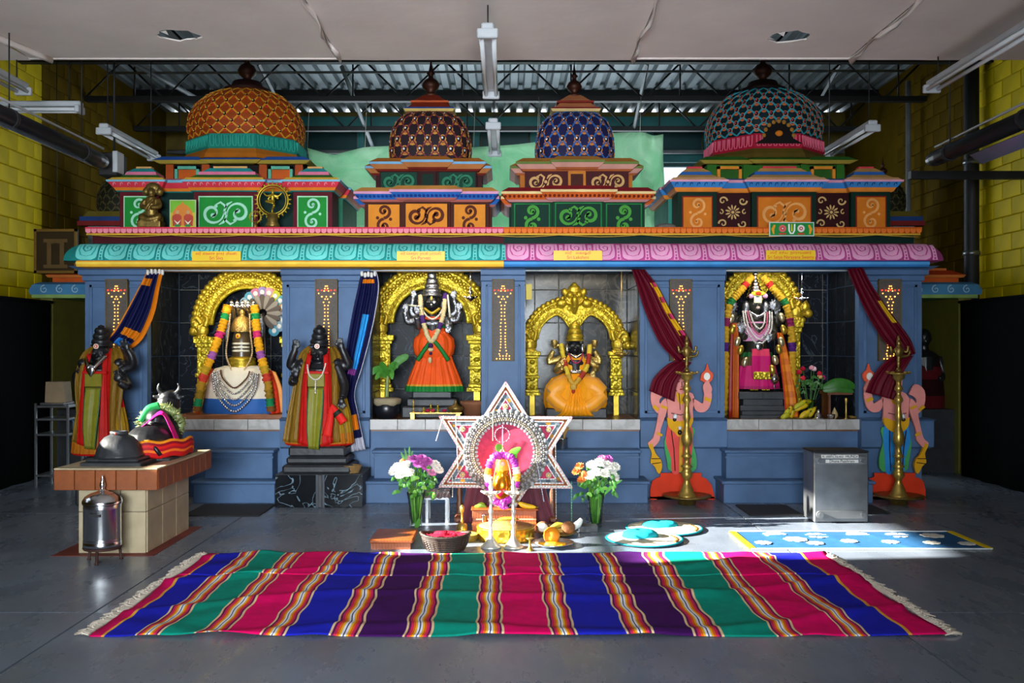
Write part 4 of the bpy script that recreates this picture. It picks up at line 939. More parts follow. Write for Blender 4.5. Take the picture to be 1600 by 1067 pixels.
# ---------------------------------------------------------------- light panels on the pillars
LEDB = mat('grey acrylic panel', '#5a544e', spec=.15, rough=.5, noise=.2, nscale=60, bump=.1, bscale=150)
for (px, lab) in ((182, 'lit oil lamp light panel on the left end pillar'), (510, 'lit oil lamp light panel behind the black guardian in the recess'), (786, 'lit oil lamp light panel on the middle pillar'), (1064, 'lit oil lamp light panel behind the brass lamp left of the right niche'), (1391, 'lit oil lamp light panel on the right end pillar')):
    d = DF-.05; w = 16.5*d/F; z0, z1 = gz(563, d), gz(437, d); X = gx(px, d)
    t = thing('light_panel', lab, 'light', (X, d, z0), 'lamp shaped light panels')
    b = B(); b.box(X-w, X+w, d, DF+.005, z0, z1); build(b, 'board', LEDB, t)
    b = B('#6a5c40')
    for q in ((X-w-.006, X-w+.004, z0, z1), (X+w-.004, X+w+.006, z0, z1), (X-w-.006, X+w+.006, z1-.004, z1+.006), (X-w-.006, X+w+.006, z0-.006, z0+.004)): b.box(q[0], q[1], d-.008, DF, q[2], q[3])
    build(b, 'frame', PAINT, t)
    H = z1-z0; pts = []; reds = []
    for s_ in (-1, 1):
        for path in ([(.30, .02), (.30, .055), (-.30, .055)] if s_ > 0 else [(-.30, .02), (.30, .02)], [(s_*.18, .08), (s_*.12, .16), (s_*.10, .3), (s_*.12, .42), (s_*.07, .55), (s_*.08, .68), (s_*.13, .72), (s_*.06, .76), (s_*.22, .79), (s_*.36, .83), (s_*.40, .865)], [(s_*.10, .86), (s_*.04, .92), (0, .955)]):
            for (u0, v0), (u1, v1) in zip(path[:-1], path[1:]):
                L = sqrt(((u1-u0)*2*w)**2+((v1-v0)*H)**2); n = max(1, round(L/.031))
                for i in range(n): pts.append((lerp(u0, u1, i/n), lerp(v0, v1, i/n)))
    pts += [(u/10, .79) for u in range(-2, 3, 2)]
    reds = [(-.40, .87), (-.22, .868), (0, .872), (.22, .868), (.40, .87)]
    b = B()
    for u, v in pts: b.ell((X+u*2*w, d-.005, z0+v*H), .0062, seg=6, rg=4)
    stuff(build(b, 'bulbs', LED, t)); b = B()
    for u, v in reds: b.ell((X+u*2*w, d-.005, z0+v*H), .007, seg=6, rg=4)
    stuff(build(b, 'red_bulbs', LEDR, t))
# ================================================================ STATUES AND THEIR NICHES
class Px:                                         # work in pixels of the frame at one depth
    def __init__(s, d): s.d = d; s.s = d/F
    def __call__(s, x, y, dy=0.0): p = at(x, y, s.d); p.y += dy; return p
    def path(s, pts, n=5): return smooth_path([s(*p) for p in pts], n)
def limb(b, q, pts, r, seg=10, n=4): b.tube(q.path(pts, n), [x*q.s for x in r], seg)
def hand(b, q, x, y, dy, size, ang, spread=.28, curl=.25, thumb=1):   # palm and five fingers, ang = direction of the fingers
    c = q(x, y, dy); L = size*q.s; dx, dz = cos(ang), sin(ang); px_, pz_ = -dz, dx
    b.ell(c, L*.36, L*.17, L*.36, 10, 6)
    for k, (o, ln) in enumerate(((-1.5, .78), (-.5, .95), (.5, 1.0), (1.5, .8))):
        a = ang-o*spread*.5; f = Vector((cos(a), 0, sin(a))); st = c+Vector((px_*-o*L*.15+dx*L*.22, 0, pz_*-o*L*.15+dz*L*.22))
        b.tube([st, st+f*L*.3*ln+Vector((0, -curl*L*.12, 0)), st+f*L*.58*ln+Vector((0, -curl*L*.5, 0))], [L*.085, L*.08, L*.055], 7)
    f = Vector((px_*thumb*.8+dx*.6, -.1, pz_*thumb*.8+dz*.6)); st = c+Vector((px_*thumb*L*.22, 0, pz_*thumb*L*.22))
    b.tube([st, st+f*L*.22, st+f*L*.3+Vector((dx*L*.14, -.01, dz*L*.14))], [L*.1, L*.09, L*.06], 7)
def head(b, q, x, y, rx, rz, dy=0.0):
    c = q(x, y, dy); s = q.s; ry = rx*1.05
    b.ell(c, rx*s, ry*s, rz*s*.98, 16, 12); b.ell(c+Vector((0, -ry*s*.25, -rz*s*.45)), rx*s*.72, ry*s*.7, rz*s*.52, 14, 8)
    b.tube([c+Vector((0, -ry*s*.92, rz*s*.12)), c+Vector((0, -ry*s*1.12, -rz*s*.22)), c+Vector((0, -ry*s*.9, -rz*s*.28))], [rx*s*.1, rx*s*.19, rx*s*.1], 8)
    b.ell(c+Vector((0, -ry*s*.92, -rz*s*.5)), rx*s*.3, rx*s*.12, rz*s*.09, 10, 6)
    for k in (-1, 1):
        b.ell(c+Vector((k*rx*s*1.0, 0, -rz*s*.1)), rx*s*.14, rx*s*.25, rz*s*.42, 8, 6)
        b.ell(c+Vector((k*rx*s*.42, -ry*s*.86, rz*s*.2)), rx*s*.3, rx*s*.1, rz*s*.06, 8, 5)
    b.tube([c+Vector((0, 0, -rz*s*.6)), c+Vector((0, .005, -rz*s*1.6))], [rx*s*.6, rx*s*.68], 12)
def eyes(root, q, x, y, rx, rz, dy=0.0, white='#b0aca4'):
    c = q(x, y, dy); s = q.s; b = B(white)
    for k in (-1, 1): b.ell(c+Vector((k*rx*s*.42, -rx*s*1.0, rz*s*.06)), rx*s*.20, rx*s*.07, rz*s*.085, 8, 6)
    b('#08080a')
    for k in (-1, 1): b.ell(c+Vector((k*rx*s*.42, -rx*s*1.05, rz*s*.06)), rx*s*.10, rx*s*.05, rz*s*.09, 8, 6)
    return stuff(build(b, 'eyes', GLOSS, root))
def crown(root, q, x, ytop, ybot, r0, m, name='crown', dy=0.0, tiers=4):
    b = B(); s = q.s; H = (ybot-ytop)*s; prof = [(r0*s*1.02, 0), (r0*s*1.12, H*.04), (r0*s*1.0, H*.09)]
    for k in range(tiers):
        u0 = .1+.75*k/tiers; u1 = .1+.75*(k+1)/tiers; r = r0*s*(1-.16*k); 
        prof += [(r*.9, H*u0), (r*.98, H*(u0+.03)), (r*1.0, H*(u0*.45+u1*.55)), (r*.84, H*(u1-.005))]
    prof += [(r0*s*.3, H*.87), (r0*s*.36, H*.92), (r0*s*.12, H*.97), (0.001, H)]
    b.lathe(prof, q(x, ybot, dy), 22, cap=False); return build(b, name, m, root)
def garland(root, pts, r, cols, name='garland', m=None, n=8, seg=10, wob=.22):   # rope of packed flowers
    P = smooth_path(pts, n); b = B(); N = len(P)-1; out = [P[0]]; 
    dense = []
    for i in range(N):
        for k in range(3): dense.append(P[i].lerp(P[i+1], k/3))
    dense.append(P[-1]); M_ = len(dense)-1
    cc = [cols[min(int(i/M_*len(cols)), len(cols)-1)] for i in range(M_)]
    rr = [r*(1+.13*sin(i*2.1)) for i in range(M_+1)]
    b.tube(dense, rr, seg, cols=cc, wob=wob); return build(b, name, m or PETAL, root)
def beads(root, pts, r, m, name='necklace', step=1.9, n=8):
    P = smooth_path(pts, n); b = B(); acc = 0; b.ell(P[0], r, seg=8, rg=6)
    for a, c in zip(P[:-1], P[1:]):
        L = (c-a).length; t = 0
        while acc+L-t >= r*step and L > 0:
            t += r*step-acc; acc = 0; b.ell(a.lerp(c, min(t/L, 1)), r, seg=8, rg=6)
        acc += L-t
    return stuff(build(b, name, m, root))
def skirt(prof, c, seg, pleats, amp, sx, sy, cols=None, ph=0):
    b = B(); b.lathe(prof, c, seg, sx, sy, mod=lambda a, t: 1+amp*(.25+.75*t)*sin(pleats*a+ph)+amp*.4*sin(pleats*2.3*a+1), cols=cols, cap=False); return b
def sheet(rows, nu, waves, amp, color_fn, th=.004, ph=0.0, nv=5):
    # rows: [(left point, right point)] from top to bottom, pleated across
    L = smooth_path([r[0] for r in rows], nv); R = smooth_path([r[1] for r in rows], nv); b = B(); n = len(L)
    V = []
    for j in range(n):
        for i in range(nu+1):
            u = i/nu; p = L[j].lerp(R[j], u); k = amp*(sin(2*pi*waves*u+ph+j*.03)+.35*sin(2*pi*waves*2.2*u+1+j*.05)); p.y += -k
            V.append(p)
    base = 0; b.add(V, [])
    for j in range(n-1):
        for i in range(nu):
            b.f.append((j*(nu+1)+i, (j+1)*(nu+1)+i, (j+1)*(nu+1)+i+1, j*(nu+1)+i+1)); b.c.append(lin(color_fn((i+.5)/nu, (j+.5)/(n-1)))); b.s.append(True)
    return b
def solid(o, th):
    m = o.modifiers.new('solid', 'SOLIDIFY'); m.thickness = th; m.offset = 0; return o
# ---------------------------------------------------------------- gilded arches
def arch(label, d, cx, ysp, ybase, rxo, ryo, w, lobes=28, lobe_r=4.5, cusp=0, legs=0, makx=12, pilw=13, ymak=None):
    q = Px(d); s = q.s; t = thing('gilded_arch', label, 'arch', q(cx, ybase)+Vector((0, .03, 0)), 'gilded arches behind the deities')
    N = 40; rows = [(1.0, .03), (.97, -.01), (.90, -.028), (.80, -.005), (.66, -.005), (.52, -.03), (.36, -.012), (.16, -.012), (.07, -.032), (0, -.01), (0, .03)]
    R = []
    for i in range(N+1):
        a = pi*i/N; ring = []
        for f, y in rows:
            ww = w*(1+.25*abs(cos(a))**8*0)
            rx, ry = rxo-w*(1-f), ryo-w*(1-f)
            if cusp: ry -= cusp*(1-f)*max(0, 1-abs(a-pi/2)/.55)**1.6
            p = q(cx-rx*cos(a), ysp-ry*sin(a)); ring.append((p.x, p.y+y, p.z))
        R.append(ring)
    b = B(); b.rings(R, True, True); build(b, 'arch_band', GOLD, t)
    b = B(); 
    for i in range(lobes+1):
        a = pi*i/lobes; p = q(cx-(rxo+lobe_r*.3)*cos(a), ysp-(ryo+lobe_r*.3)*sin(a)); b.ell(p, lobe_r*s, lobe_r*s*.6, lobe_r*s, 10, 6)
    build_each(b, 'flame_lobe', GOLDP, t)
    # running vine relief on the band
    b = B(); n = 60
    for i in range(n):
        a = pi*(i+.5)/n; f = .72+(.05 if i % 2 else -.05); rx, ry = rxo-w*(1-f), ryo-w*(1-f); p = q(cx-rx*cos(a), ysp-ry*sin(a), -.012); b.ell(p, w*s*.1, .012, w*s*.1, 7, 5)
        f = .26; rx, ry = rxo-w*(1-f), ryo-w*(1-f)-(cusp*(1-f)*max(0, 1-abs(a-pi/2)/.55)**1.6 if cusp else 0); p = q(cx-rx*cos(a), ysp-ry*sin(a), -.016); b.ell(p, w*s*.06, .01, w*s*.06, 6, 4)
    stuff(build(b, 'vine_relief', GOLDP, t))
    ym = ymak or ysp+8
    for sx in (-1, 1):                            # makara beasts and the pillars under them
        xm = cx+sx*(rxo-w*.45); b = B()
        b.ell(q(xm+sx*3, ym, 0), 12*s, .05, 13*s, 14, 8); b.ell(q(xm+sx*(makx*.75), ym-8, -.01), 8*s, .05, 9*s, 12, 8); b.ell(q(xm+sx*makx, ym+2, -.015), 7*s, .045, 7*s, 10, 8)
        b.tube(q.path([(xm+sx*2, ym-10, -.02), (xm+sx*9, ym-19, -.03), (xm+sx*15, ym-14, -.03), (xm+sx*13, ym-6, -.03)]), [5*s, 4.5*s, 4*s, 2.5*s], 8)
        b.tube(q.path([(xm-sx*4, ym-6, -.02), (xm-sx*7, ym-18, -.02), (xm-sx*1, ym-24, -.02)]), [5*s, 4*s, 2*s], 8); b.ell(q(xm+sx*8, ym-4, -.05), 2.4*s, seg=8, rg=6)
        for k in range(4): b.ell(q(xm-sx*6+sx*k*4, ym+11, -.03), 3*s, .02, 3*s, 8, 5)
        fuse(b, 'makara', GOLDP, t, .006, 2)
        b = B(); H = (ybase-ym-12); x0 = cx+sx*(rxo-w*.5); p = q(x0, ybase)
        for (u0, u1, k, dy) in ((0, .08, 1.15, -.03), (.08, .14, .95, -.02), (.14, .4, .8, -.01), (.4, .46, 1.0, -.025), (.46, .86, .8, -.01), (.86, .92, 1.0, -.02), (.92, 1.02, 1.2, -.03)):
            b.box(p.x-pilw*k*s, p.x+pilw*k*s, d+dy-.012, d+.03, p.z+H*u0*s, p.z+H*u1*s, .006)
        for k in range(9): b.ell((p.x-pilw*.62*s, d-.02, p.z+H*s*(.17+.075*k)), 1.6*s, seg=6, rg=4); b.ell((p.x+pilw*.62*s, d-.02, p.z+H*s*(.17+.075*k)), 1.6*s, seg=6, rg=4)
        for k in range(4): b.ell((p.x, d-.02, p.z+H*s*(.2+.19*k)), pilw*.42*s, .02, 4*s, 10, 6)
        pl = build(b, 'pillar', GOLD, t)
        zf = p.z; 
        b = B(); b.box(p.x-pilw*.35*s, p.x+pilw*.35*s, d-.01, d+.02, ZSILL-.012, zf+.01); build(b, 'post', GOLDP, t)
    return t, q
t, q = arch('gilded arch with flame lobes behind the draped stone lingam', 10.3, 386, 508, 630, 82, 86, 30, 30, 5.2, makx=15)
t, q = arch('broad gilded arch behind the standing orange robed goddess', 10.3, 672, 505, 612, 90, 88, 34, 34, 5, makx=9, pilw=14)
t, q = arch('gilded arch with a monster face crest behind the seated goddess', 10.3, 897, 530, 618, 76, 64, 21, 28, 4.4, cusp=44, makx=17, pilw=11)
b = B(); xc, yc = 897, 466                          # kirtimukha crest
b.ell(q(xc, yc, -.02), 17*q.s, .05, 15*q.s, 16, 10); b.ell(q(xc, yc-14, -.02), 10*q.s, .04, 8*q.s, 12, 8); b.ell(q(xc, yc-20, -.02), 5*q.s, .03, 5*q.s, 10, 6)
for k in (-1, 1):
    b.ell(q(xc+k*7, yc-5, -.06), 5*q.s, .03, 5*q.s, 10, 8); b.ell(q(xc+k*20, yc+8, -.02), 9*q.s, .04, 7*q.s, 12, 8); b.ell(q(xc+k*15, yc-10, -.02), 5*q.s, .03, 6*q.s, 10, 6)
    b.tube(q.path([(xc+k*3, yc+9, -.06), (xc+k*10, yc+7, -.06), (xc+k*14, yc+1, -.05)]), 2.2*q.s, 8)
b.tube(q.path([(xc, yc-2, -.06), (xc, yc+3, -.08), (xc, yc+12, -.04), (xc, yc+24, -.02)]), [4*q.s, 4.5*q.s, 7*q.s, 3*q.s], 10)
fuse(b, 'crest', GOLDP, t, .006, 2)
t, q = arch('bright gilded arch behind the garlanded standing god', 10.3, 1187, 500, 640, 66, 84, 24, 26, 4.6, cusp=40, makx=20, pilw=11, ymak=488)
# ---------------------------------------------------------------- 1 draped lingam
q = Px(10.0); s = q.s
t = thing('draped_lingam', 'dark stone lingam with gold cap, white draped base and silver necklaces', 'idol', q(380, 655))
b = B('#8a4a1c'); p0, p1 = q(297, 657, -.32), q(462, 644, -.32); b.box(p0.x, gx(470, 10.0), 9.68, 10.3, ZSILL-.012, p1.z, .006); build(b, 'plinth', mat('brown plinth tile', '#8a4c20', rough=.35, noise=.3), t)
cc = q(379, 645); zb = p1.z
prof = [(.40, 0), (.41, .05), (.385, .15), (.36, .28), (.335, .38), (.28, .455), (.18, .485)]
b = skirt(prof, (cc.x, 10.0, zb), 72, 17, .022, 1.0, .62, cols=['#2f62a8', '#2f62a8', '#e8dcc4', '#e8dcc4', '#e8dcc4', '#e8dcc4']); build(b, 'drape', SATIN, t)
for sx in (-1, 1):                                  # red and orange cloth hanging at the sides
    b = sheet([((cc.x+sx*.26, 9.86, zb+.46), (cc.x+sx*.36, 9.95, zb+.42)), ((cc.x+sx*.33, 9.78, zb+.25), (cc.x+sx*.44, 9.9, zb+.25)), ((cc.x+sx*.36, 9.74, zb+.0), (cc.x+sx*.48, 9.88, zb+.01))], 18, 2.5, .012, lambda u, v: '#e03a1c' if u < .6 else '#f0a05a')
    solid(build(b, 'side_cloth', SATIN, t), .005)
zc = gz(575, 10.0); b = B(); r = 15*s
b.lathe([(r*1.0, 0), (r*1.0, .26), (r*.97, .30), (r*.86, .35), (r*.6, .39), (0.001, .405)], (cc.x-.005, 10.0, zc), 28, cap=False); build(b, 'lingam', mat('bronze brown stone', '#57462e', rough=.3, noise=.3), t)
b = B(); prof = [(r*1.25, -.03)]
for k in range(4): z = -.03+k*.035; prof += [(r*(1.45-.03*k), z+.005), (r*(1.5-.03*k), z+.018), (r*(1.4-.03*k), z+.03)]
prof += [(r*1.05, .12)]; b.lathe(prof, (cc.x-.005, 10.0, zc), 30); build(b, 'gold_rings', GOLDP, t)
b = B(); zt = gz(517, 10.0); b.lathe([(r*1.08, -.01), (r*1.15, .01), (r*1.1, .05), (r*.98, .09), (r*.72, .13), (r*.3, .155), (r*.2, .165), (r*.3, .18), (r*.28, .2), (r*.1, .22), (.001, .235)], (cc.x-.005, 10.0, zt), 26, cap=False); build(b, 'gold_cap', mat('gold cap', '#d8b060', rough=.3, metal=.8, bump=.5, bscale=90, bkind='voronoi'), t)
b = B('#e8e0c8')
for k in range(3): b.tube([q(366+(26)*i/6, 537+k*5.5+.0, -r*1.02*sqrt(max(.05, 1-((i/6-.5)*1.6)**2))) for i in range(7)], 1.7*s, 6)
build_each(b, 'ash_stripe', GLOSS, t)
b = B('#f0b020'); c_ = q(376, 525, -r*1.0); b.ell(c_, 4*s, .008, 4*s); b('#c02010'); b.ell(c_+Vector((0, -.008, 0)), 1.6*s, .005, 1.6*s); build(b, 'forehead_mark', GLOSS, t)
b = B()                                             # serpent hood with five heads
for k in range(5):
    x = 362+8.6*k; b.tube(q.path([(378+(x-378)*.55, 515, .10), (x, 498, .10), (x, 486, .04), (x, 482, .0)]), [4*s, 4.5*s, 4.5*s, 3.5*s], 8); b.ell(q(x, 479, -.0), 4*s, .03, 5.5*s, 10, 8); b.lathe([(3.6*s, 0), (3*s, 3*s), (.001, 8*s)], q(x, 475, 0), 8, cap=False)
fuse(b, 'serpent_hood', SILVERP, t, .006, 1)
b = B()
for sx in (-1, 1): b.ell(q(378+sx*27, 512, .06), 7*s, .03, 22*s, 12, 10)
build_each(b, 'hood_wing', SILVER, t)
OR = '#e8a31e'
for sx in (-1, 1):
    garland(t, [q(379+sx*21, 478, -.05), q(379+sx*26, 510, -.12), q(379+sx*36, 550, -.22), q(379+sx*50, 595, -.29), q(379+sx*56, 640, -.31)], 6.3*s, [OR, OR, '#1f8a4a', OR, OR, '#c8306a', OR, OR, '#a05aa0', OR, '#b89022', '#c03a2a', '#a87a20', '#8a6a1c', '#1f7a4a', '#7a4a20'])
for k in range(5):
    w = 22+3.2*k; y1 = 604+9*k; beads(t, [q(379-w, 578+k, -.265), q(379-w*.8, 590+k*6, -.29), q(379, y1, -.31), q(379+w*.8, 590+k*6, -.29), q(379+w, 578+k, -.265)], (1.5+.12*k)*s, SILVERP if k else mat('rudraksha', '#5a3420', rough=.6), 'necklace')
for sx in (-1, 1): beads(t, [q(379+sx*15, 492, -.10), q(379+sx*17, 520, -.12), q(379+sx*20, 553, -.13), q(379+sx*10, 577, -.17)], 1.6*s, mat('pearl beads', '#d8b88a', rough=.3, metal=.3), 'bead_string')
t2 = thing('peacock_fan', 'fan of coloured sequinned lobes behind the lingam', 'fan', q(412, 540, .16)); b = B()
cols = ['#7a94a8', '#4a8aa0', '#b06a84', '#8a7aa8', '#c88a94', '#b8b830', '#5a9aa0', '#a8743a', '#6a6a74', '#94a0a8']
for k in range(12):
    a = radians(150-k*19); c_ = q(405+33*cos(a), 488-33*sin(a), .17); m_ = build(B(cols[k % 10]) , 'x', PAINT) if False else None
    bb = B(cols[k % 10]); bb.ell(c_, 9*s, .006, 9*s, 14, 6); bb('#d8d8d0'); bb.ell(c_+Vector((0, -.006, 0)), 4*s, .004, 4*s, 10, 5); build(bb, 'fan_lobe', PAINT, t2)
    bb = B('#5a5048' if k % 2 else '#8c8478'); e_ = q(405+18*cos(a), 488-18*sin(a), .15); bb.ell(e_, 5.5*s, .005, 12*s, 12, 6, Matrix.Rotation(-(a-pi/2), 3, 'Y')); build(bb, 'fan_feather', PAINT, t2)
b = B('#6a6058'); b.tube([q(405, 488, .17), q(408, 545, .17), q(410, 640, .2), Vector((q(410, 640).x, 10.2, ZSILL-.01))], 2.2*s, 8); build(b, 'fan_handle', METALC, t2)
# ---------------------------------------------------------------- 2 standing goddess
q = Px(10.0); s = q.s
t = thing('goddess_statue', 'standing black goddess statue with silver arms, orange robe and green hem', 'statue', q(678, 655))
b = B(); b.box(*[gx(v, 10.0) for v in (630, 722)], 9.85, 10.2, ZSILL-.012, gz(634, 10.0), .012); b.box(*[gx(v, 10.0) for v in (637, 715)], 9.88, 10.17, gz(634, 10.0), gz(622, 10.0), .012); b.box(*[gx(v, 10.0) for v in (645, 707)], 9.9, 10.14, gz(622, 10.0), gz(610, 10.0), .015); build(b, 'pedestal', STONED, t)
b = B(); head(b, q, 675, 473, 11.5, 14)
b.ell(q(676, 503, .01), 19*s, .075, 13*s, 16, 10); b.tube(q.path([(676, 500, .01), (676, 520, .01), (676, 545, .02)]), [17*s, 14*s, 18*s], 16)
for sx in (-1, 1): b.ell(q(676+sx*19, 497, .01), 7*s, .05, 7*s, 12, 8); b.ell(q(676+sx*8, 504, -.05), 7*s, .04, 6.5*s, 12, 8); limb(b, q, [(676+sx*8, 540, .02), (676+sx*8, 612, .02)], [10, 7])
fuse(b, 'body', STONE, t, .007, 3); eyes(t, q, 675, 473, 11.5, 14)
b = B(); 
for (arm, hx, hy, ang, th) in (([(655, 497, .02), (638, 503, .0), (633, 487, -.03)], 635, 484, 1.6, 1), ([(655, 497, .05), (642, 488, .06), (645, 466, .04)], 645, 462, 1.5, -1), ([(657, 498, -.02), (655, 511, -.08), (653, 496, -.15)], 653, 488, 1.6, -1),
                         ([(697, 497, .02), (714, 500, .0), (718, 486, -.03)], 717, 482, 1.5, -1), ([(697, 497, .05), (712, 486, .06), (709, 468, .04)], 709, 463, 1.6, 1), ([(696, 498, -.02), (703, 510, -.07), (701, 508, -.15)], 701, 511, -1.5, 1)):
    limb(b, q, arm, [6, 5.6, 4.6]); hand(b, q, hx, hy, arm[-1][2]-.01, 13, ang, thumb=th)
fuse(b, 'silver_arms', SILVER, t, .006, 1)
b = B()
for sx in (-1, 1): b.ell(q(676+sx*17, 480, -.02), 5*s, .03, 11*s, 10, 8)
build_each(b, 'ear_ornament', SILVER, t)
crown(t, q, 675, 420, 463, 14, SILVER, tiers=4)
b = B('#d8c04a'); b.ell(q(675, 466, -.085), 1.8*s, .006, 3.5*s); b('#e8e8e8'); b.ell(q(679, 473, -.086), 2*s, .006, 2*s); b.ell(q(675, 476.5, -.095), 1.6*s, .006, 1.2*s); build(b, 'forehead_mark', GLOSS, t)
b = B(); b.lathe([(.135, 0), (.142, .04), (.135, .1), (.145, .16), (.12, .22)], (q(676, 0).x, 10.0, gz(528, 10.0)), 28, 1, .62, cols=['#1a6a34', '#e0501c', '#1a6a34', '#e0501c'], cap=False); build(b, 'bodice', SATIN, t)
b = B(); b.lathe([(.136, 0), (.15, .012), (.15, .035), (.136, .045)], (q(676, 0).x, 10.0, gz(509, 10.0)), 28, 1, .64, cap=False); build(b, 'belt', SILVER, t)
OG = '#e2531a'
prof = [(.30, 0), (.295, .04), (.288, .055), (.28, .075), (.25, .16), (.2, .28), (.165, .38), (.15, .47), (.155, .55), (.13, .62)]
b = skirt(prof, (q(679, 0).x, 10.0, gz(611, 10.0)), 160, 19, .075, 1.0, .6, cols=['#14702c', '#14702c', '#c88a2a', OG, OG, OG, OG, OG, OG]); build(b, 'skirt', SATIN, t)
b = skirt([(.14, 0), (.20, .06), (.215, .14), (.2, .22), (.15, .27)], (q(678, 0).x, 10.0, gz(562, 10.0)), 90, 11, .05, 1.0, .68); b.c = [lin(OG)]*len(b.c); build(b, 'overskirt', SATIN, t)
b = B('#14702c')
for sx in (-1, 1): b.tube(q.path([(678, 530, -.165), (678+sx*12, 545, -.16), (678+sx*24, 563, -.14)]), [3.2*s]*3, 6, flat=.4)
build_each(b, 'sash_border', SATIN, t)
WG = '#cdb98a'
garland(t, [q(657, 462, -.03), q(660, 490, -.12), q(668, 520, -.165), q(676, 533, -.18), q(686, 518, -.165), q(694, 490, -.12), q(696, 460, -.03)], 3.6*s, [WG]*3+['#4a2a6a']+[WG]*7+['#4a2a6a']+[WG]*3+['#4a2a6a'])
b = B('#3a2050'); b.ell(q(675, 540, -.185), 4*s, seg=10, rg=8); b(WG); b.ell(q(675, 546, -.185), 4.6*s, .02, 3*s); b('#3a2050'); b.ell(q(675, 552, -.185), 2.4*s); b(WG); b.ell(q(674, 562, -.185), 2.8*s, .015, 5*s); build(b, 'garland_tassel', PETAL, t)
beads(t, [q(661, 484, -.09), q(668, 494, -.115), q(677, 499, -.13), q(686, 494, -.115), q(692, 484, -.09)], 1.5*s, mat('pearl', '#e8e0d0', rough=.25), 'pearl_necklace'); b = B(); b.tube(q.path([(664, 482, -.09), (676, 490, -.12), (688, 482, -.09)]), 2.4*s, 8); build(b, 'gold_collar', GOLDP, t)
for (p0, p1) in (((637, 477, -.05), (660, 480, -.12)), ((700, 461, -.06), (704, 496, -.10))):
    b = B(); b.tube([q(*p0), q(*p1)], [1.3*s, 1.9*s, ], 8); build(b, 'ivory_weapon', mat('ivory', '#d8d4b8', rough=.4), t)
# potted banana plant, clay pot, offering table
q = Px(9.78); s = q.s
t = thing('potted_plant', 'young banana plant in a dark pot beside the standing goddess', 'plant', Vector((gx(604, 9.78), 9.78, ZSILL-.012)))
b = B('#14161c'); b.lathe([(.10, 0), (.13, .08), (.13, .15), (.11, .17)], WO[t], 22); build(b, 'pot', GLOSS, t)
b = B('#9a8c70'); b.lathe([(.12, .13), (.14, .16), (.145, .2), (.1, .215)], WO[t], 22, mod=lambda a, u: 1+.06*sin(5*a)); build(b, 'wrapping', CLOTH, t)
b = B('#7a8a4a'); b.tube(q.path([(604, 620), (605, 600), (606, 585)]), [4*s, 3*s, 2.5*s], 8); build(b, 'stem', LEAF, t)
def leaf(b, pts, w, fold=.25):
    P = smooth_path(pts, 6); n = len(P); V = []
    for i, p in enumerate(P):
        t_ = (P[min(i+1, n-1)]-P[max(i-1, 0)]).normalized(); sd = t_.cross(Vector((0, 1, 0)))
        if sd.length < .1: sd = t_.cross(Vector((0, 0, 1)))
        sd.normalize(); nn = sd.cross(t_); u = i/(n-1); ww = w*sin(pi*min(1, u*.9+.08))**.8
        V += [p-sd*ww+nn*ww*fold, p, p+sd*ww+nn*ww*fold]
    b.add(V, [(i*3+k, i*3+k+1, i*3+k+4, i*3+k+3) for i in range(n-1) for k in (0, 1)], True)
for pts, w in (([(606, 588), (600, 578, -.05), (588, 578, -.1), (580, 587, -.12)], 6), ([(606, 588), (612, 575, -.03), (618, 570, -.05), (622, 575, -.06)], 6), ([(605, 588), (600, 572, -.08), (596, 566, -.12)], 5), ([(607, 586), (620, 566, .02), (632, 558, .04), (638, 556, .05)], 6), ([(606, 590), (610, 580, -.1), (614, 582, -.15), (616, 592, -.18)], 5), ([(605, 590), (596, 584, -.1), (590, 592, -.16)], 4.5)):
    b = B(random.choice(('#2f6a22', '#3f7f2a', '#4a8a30'))); leaf(b, [q(*p) for p in pts], w*s); build(b, 'leaf', LEAF, t)
b = B(); b.lathe([(.10, 0), (.125, .14), (.145, .15), (.145, .18), (.12, .18), (.11, .15)], (gx(741, 9.78), 9.78, ZSILL-.012), 24); tag(build(b, 'clay_pot', mat('terracotta', '#8a5638', rough=.75, noise=.25)), 'terracotta pot on the right of the standing goddess', 'pot')
t = thing('offering_table', 'low brass offering table before the standing goddess', 'table', (gx(680, 9.64), 9.64, ZSILL-.012))
b = B(); b.box(gx(641, 9.64), gx(722, 9.64), 9.59, 9.72, ZSILL+.05, ZSILL+.065, .003); build(b, 'table_top', BRASS, t)
for x in (645, 716):
    b = B(); b.box(gx(x, 9.64)-.02, gx(x, 9.64)+.02, 9.60, 9.70, ZSILL-.012, ZSILL+.05); build(b, 'leg', BRASS, t)
for x, h, nm, lab, m in ((646, .13, 'incense_holder', 'thin brass incense holder at the left end of the offering table', BRASS), (662, .055, 'small_idol', 'tiny gold idol at the left on the offering table', GOLDP), (673, .085, 'small_idol', 'tallest tiny gold idol on the offering table', GOLDP), (684, .08, 'small_idol', 'tiny slim gold idol right of the tallest on the offering table', GOLDP)):
    b = B(); c_ = (gx(x, 9.62), 9.62, ZSILL+.065); b.lathe([(.018, 0), (.02, .008), (.008, .016), (.007, h*.45), (.014, h*.5), (.011, h*.62), (.005, h*.68), (.011, h*.78), (.009, h*.88), (.001, h)], c_, 12, cap=False)
    if nm == 'small_idol': b.tube([Vector(c_)+Vector((-.02, 0, h*.45)), Vector(c_)+Vector((0, -.006, h*.6)), Vector(c_)+Vector((.02, 0, h*.45))], .005, 6)
    tag(build(b, nm, m), lab, 'idol' if nm == 'small_idol' else 'incense holder', 'tiny idols on the offering table' if nm == 'small_idol' else None)
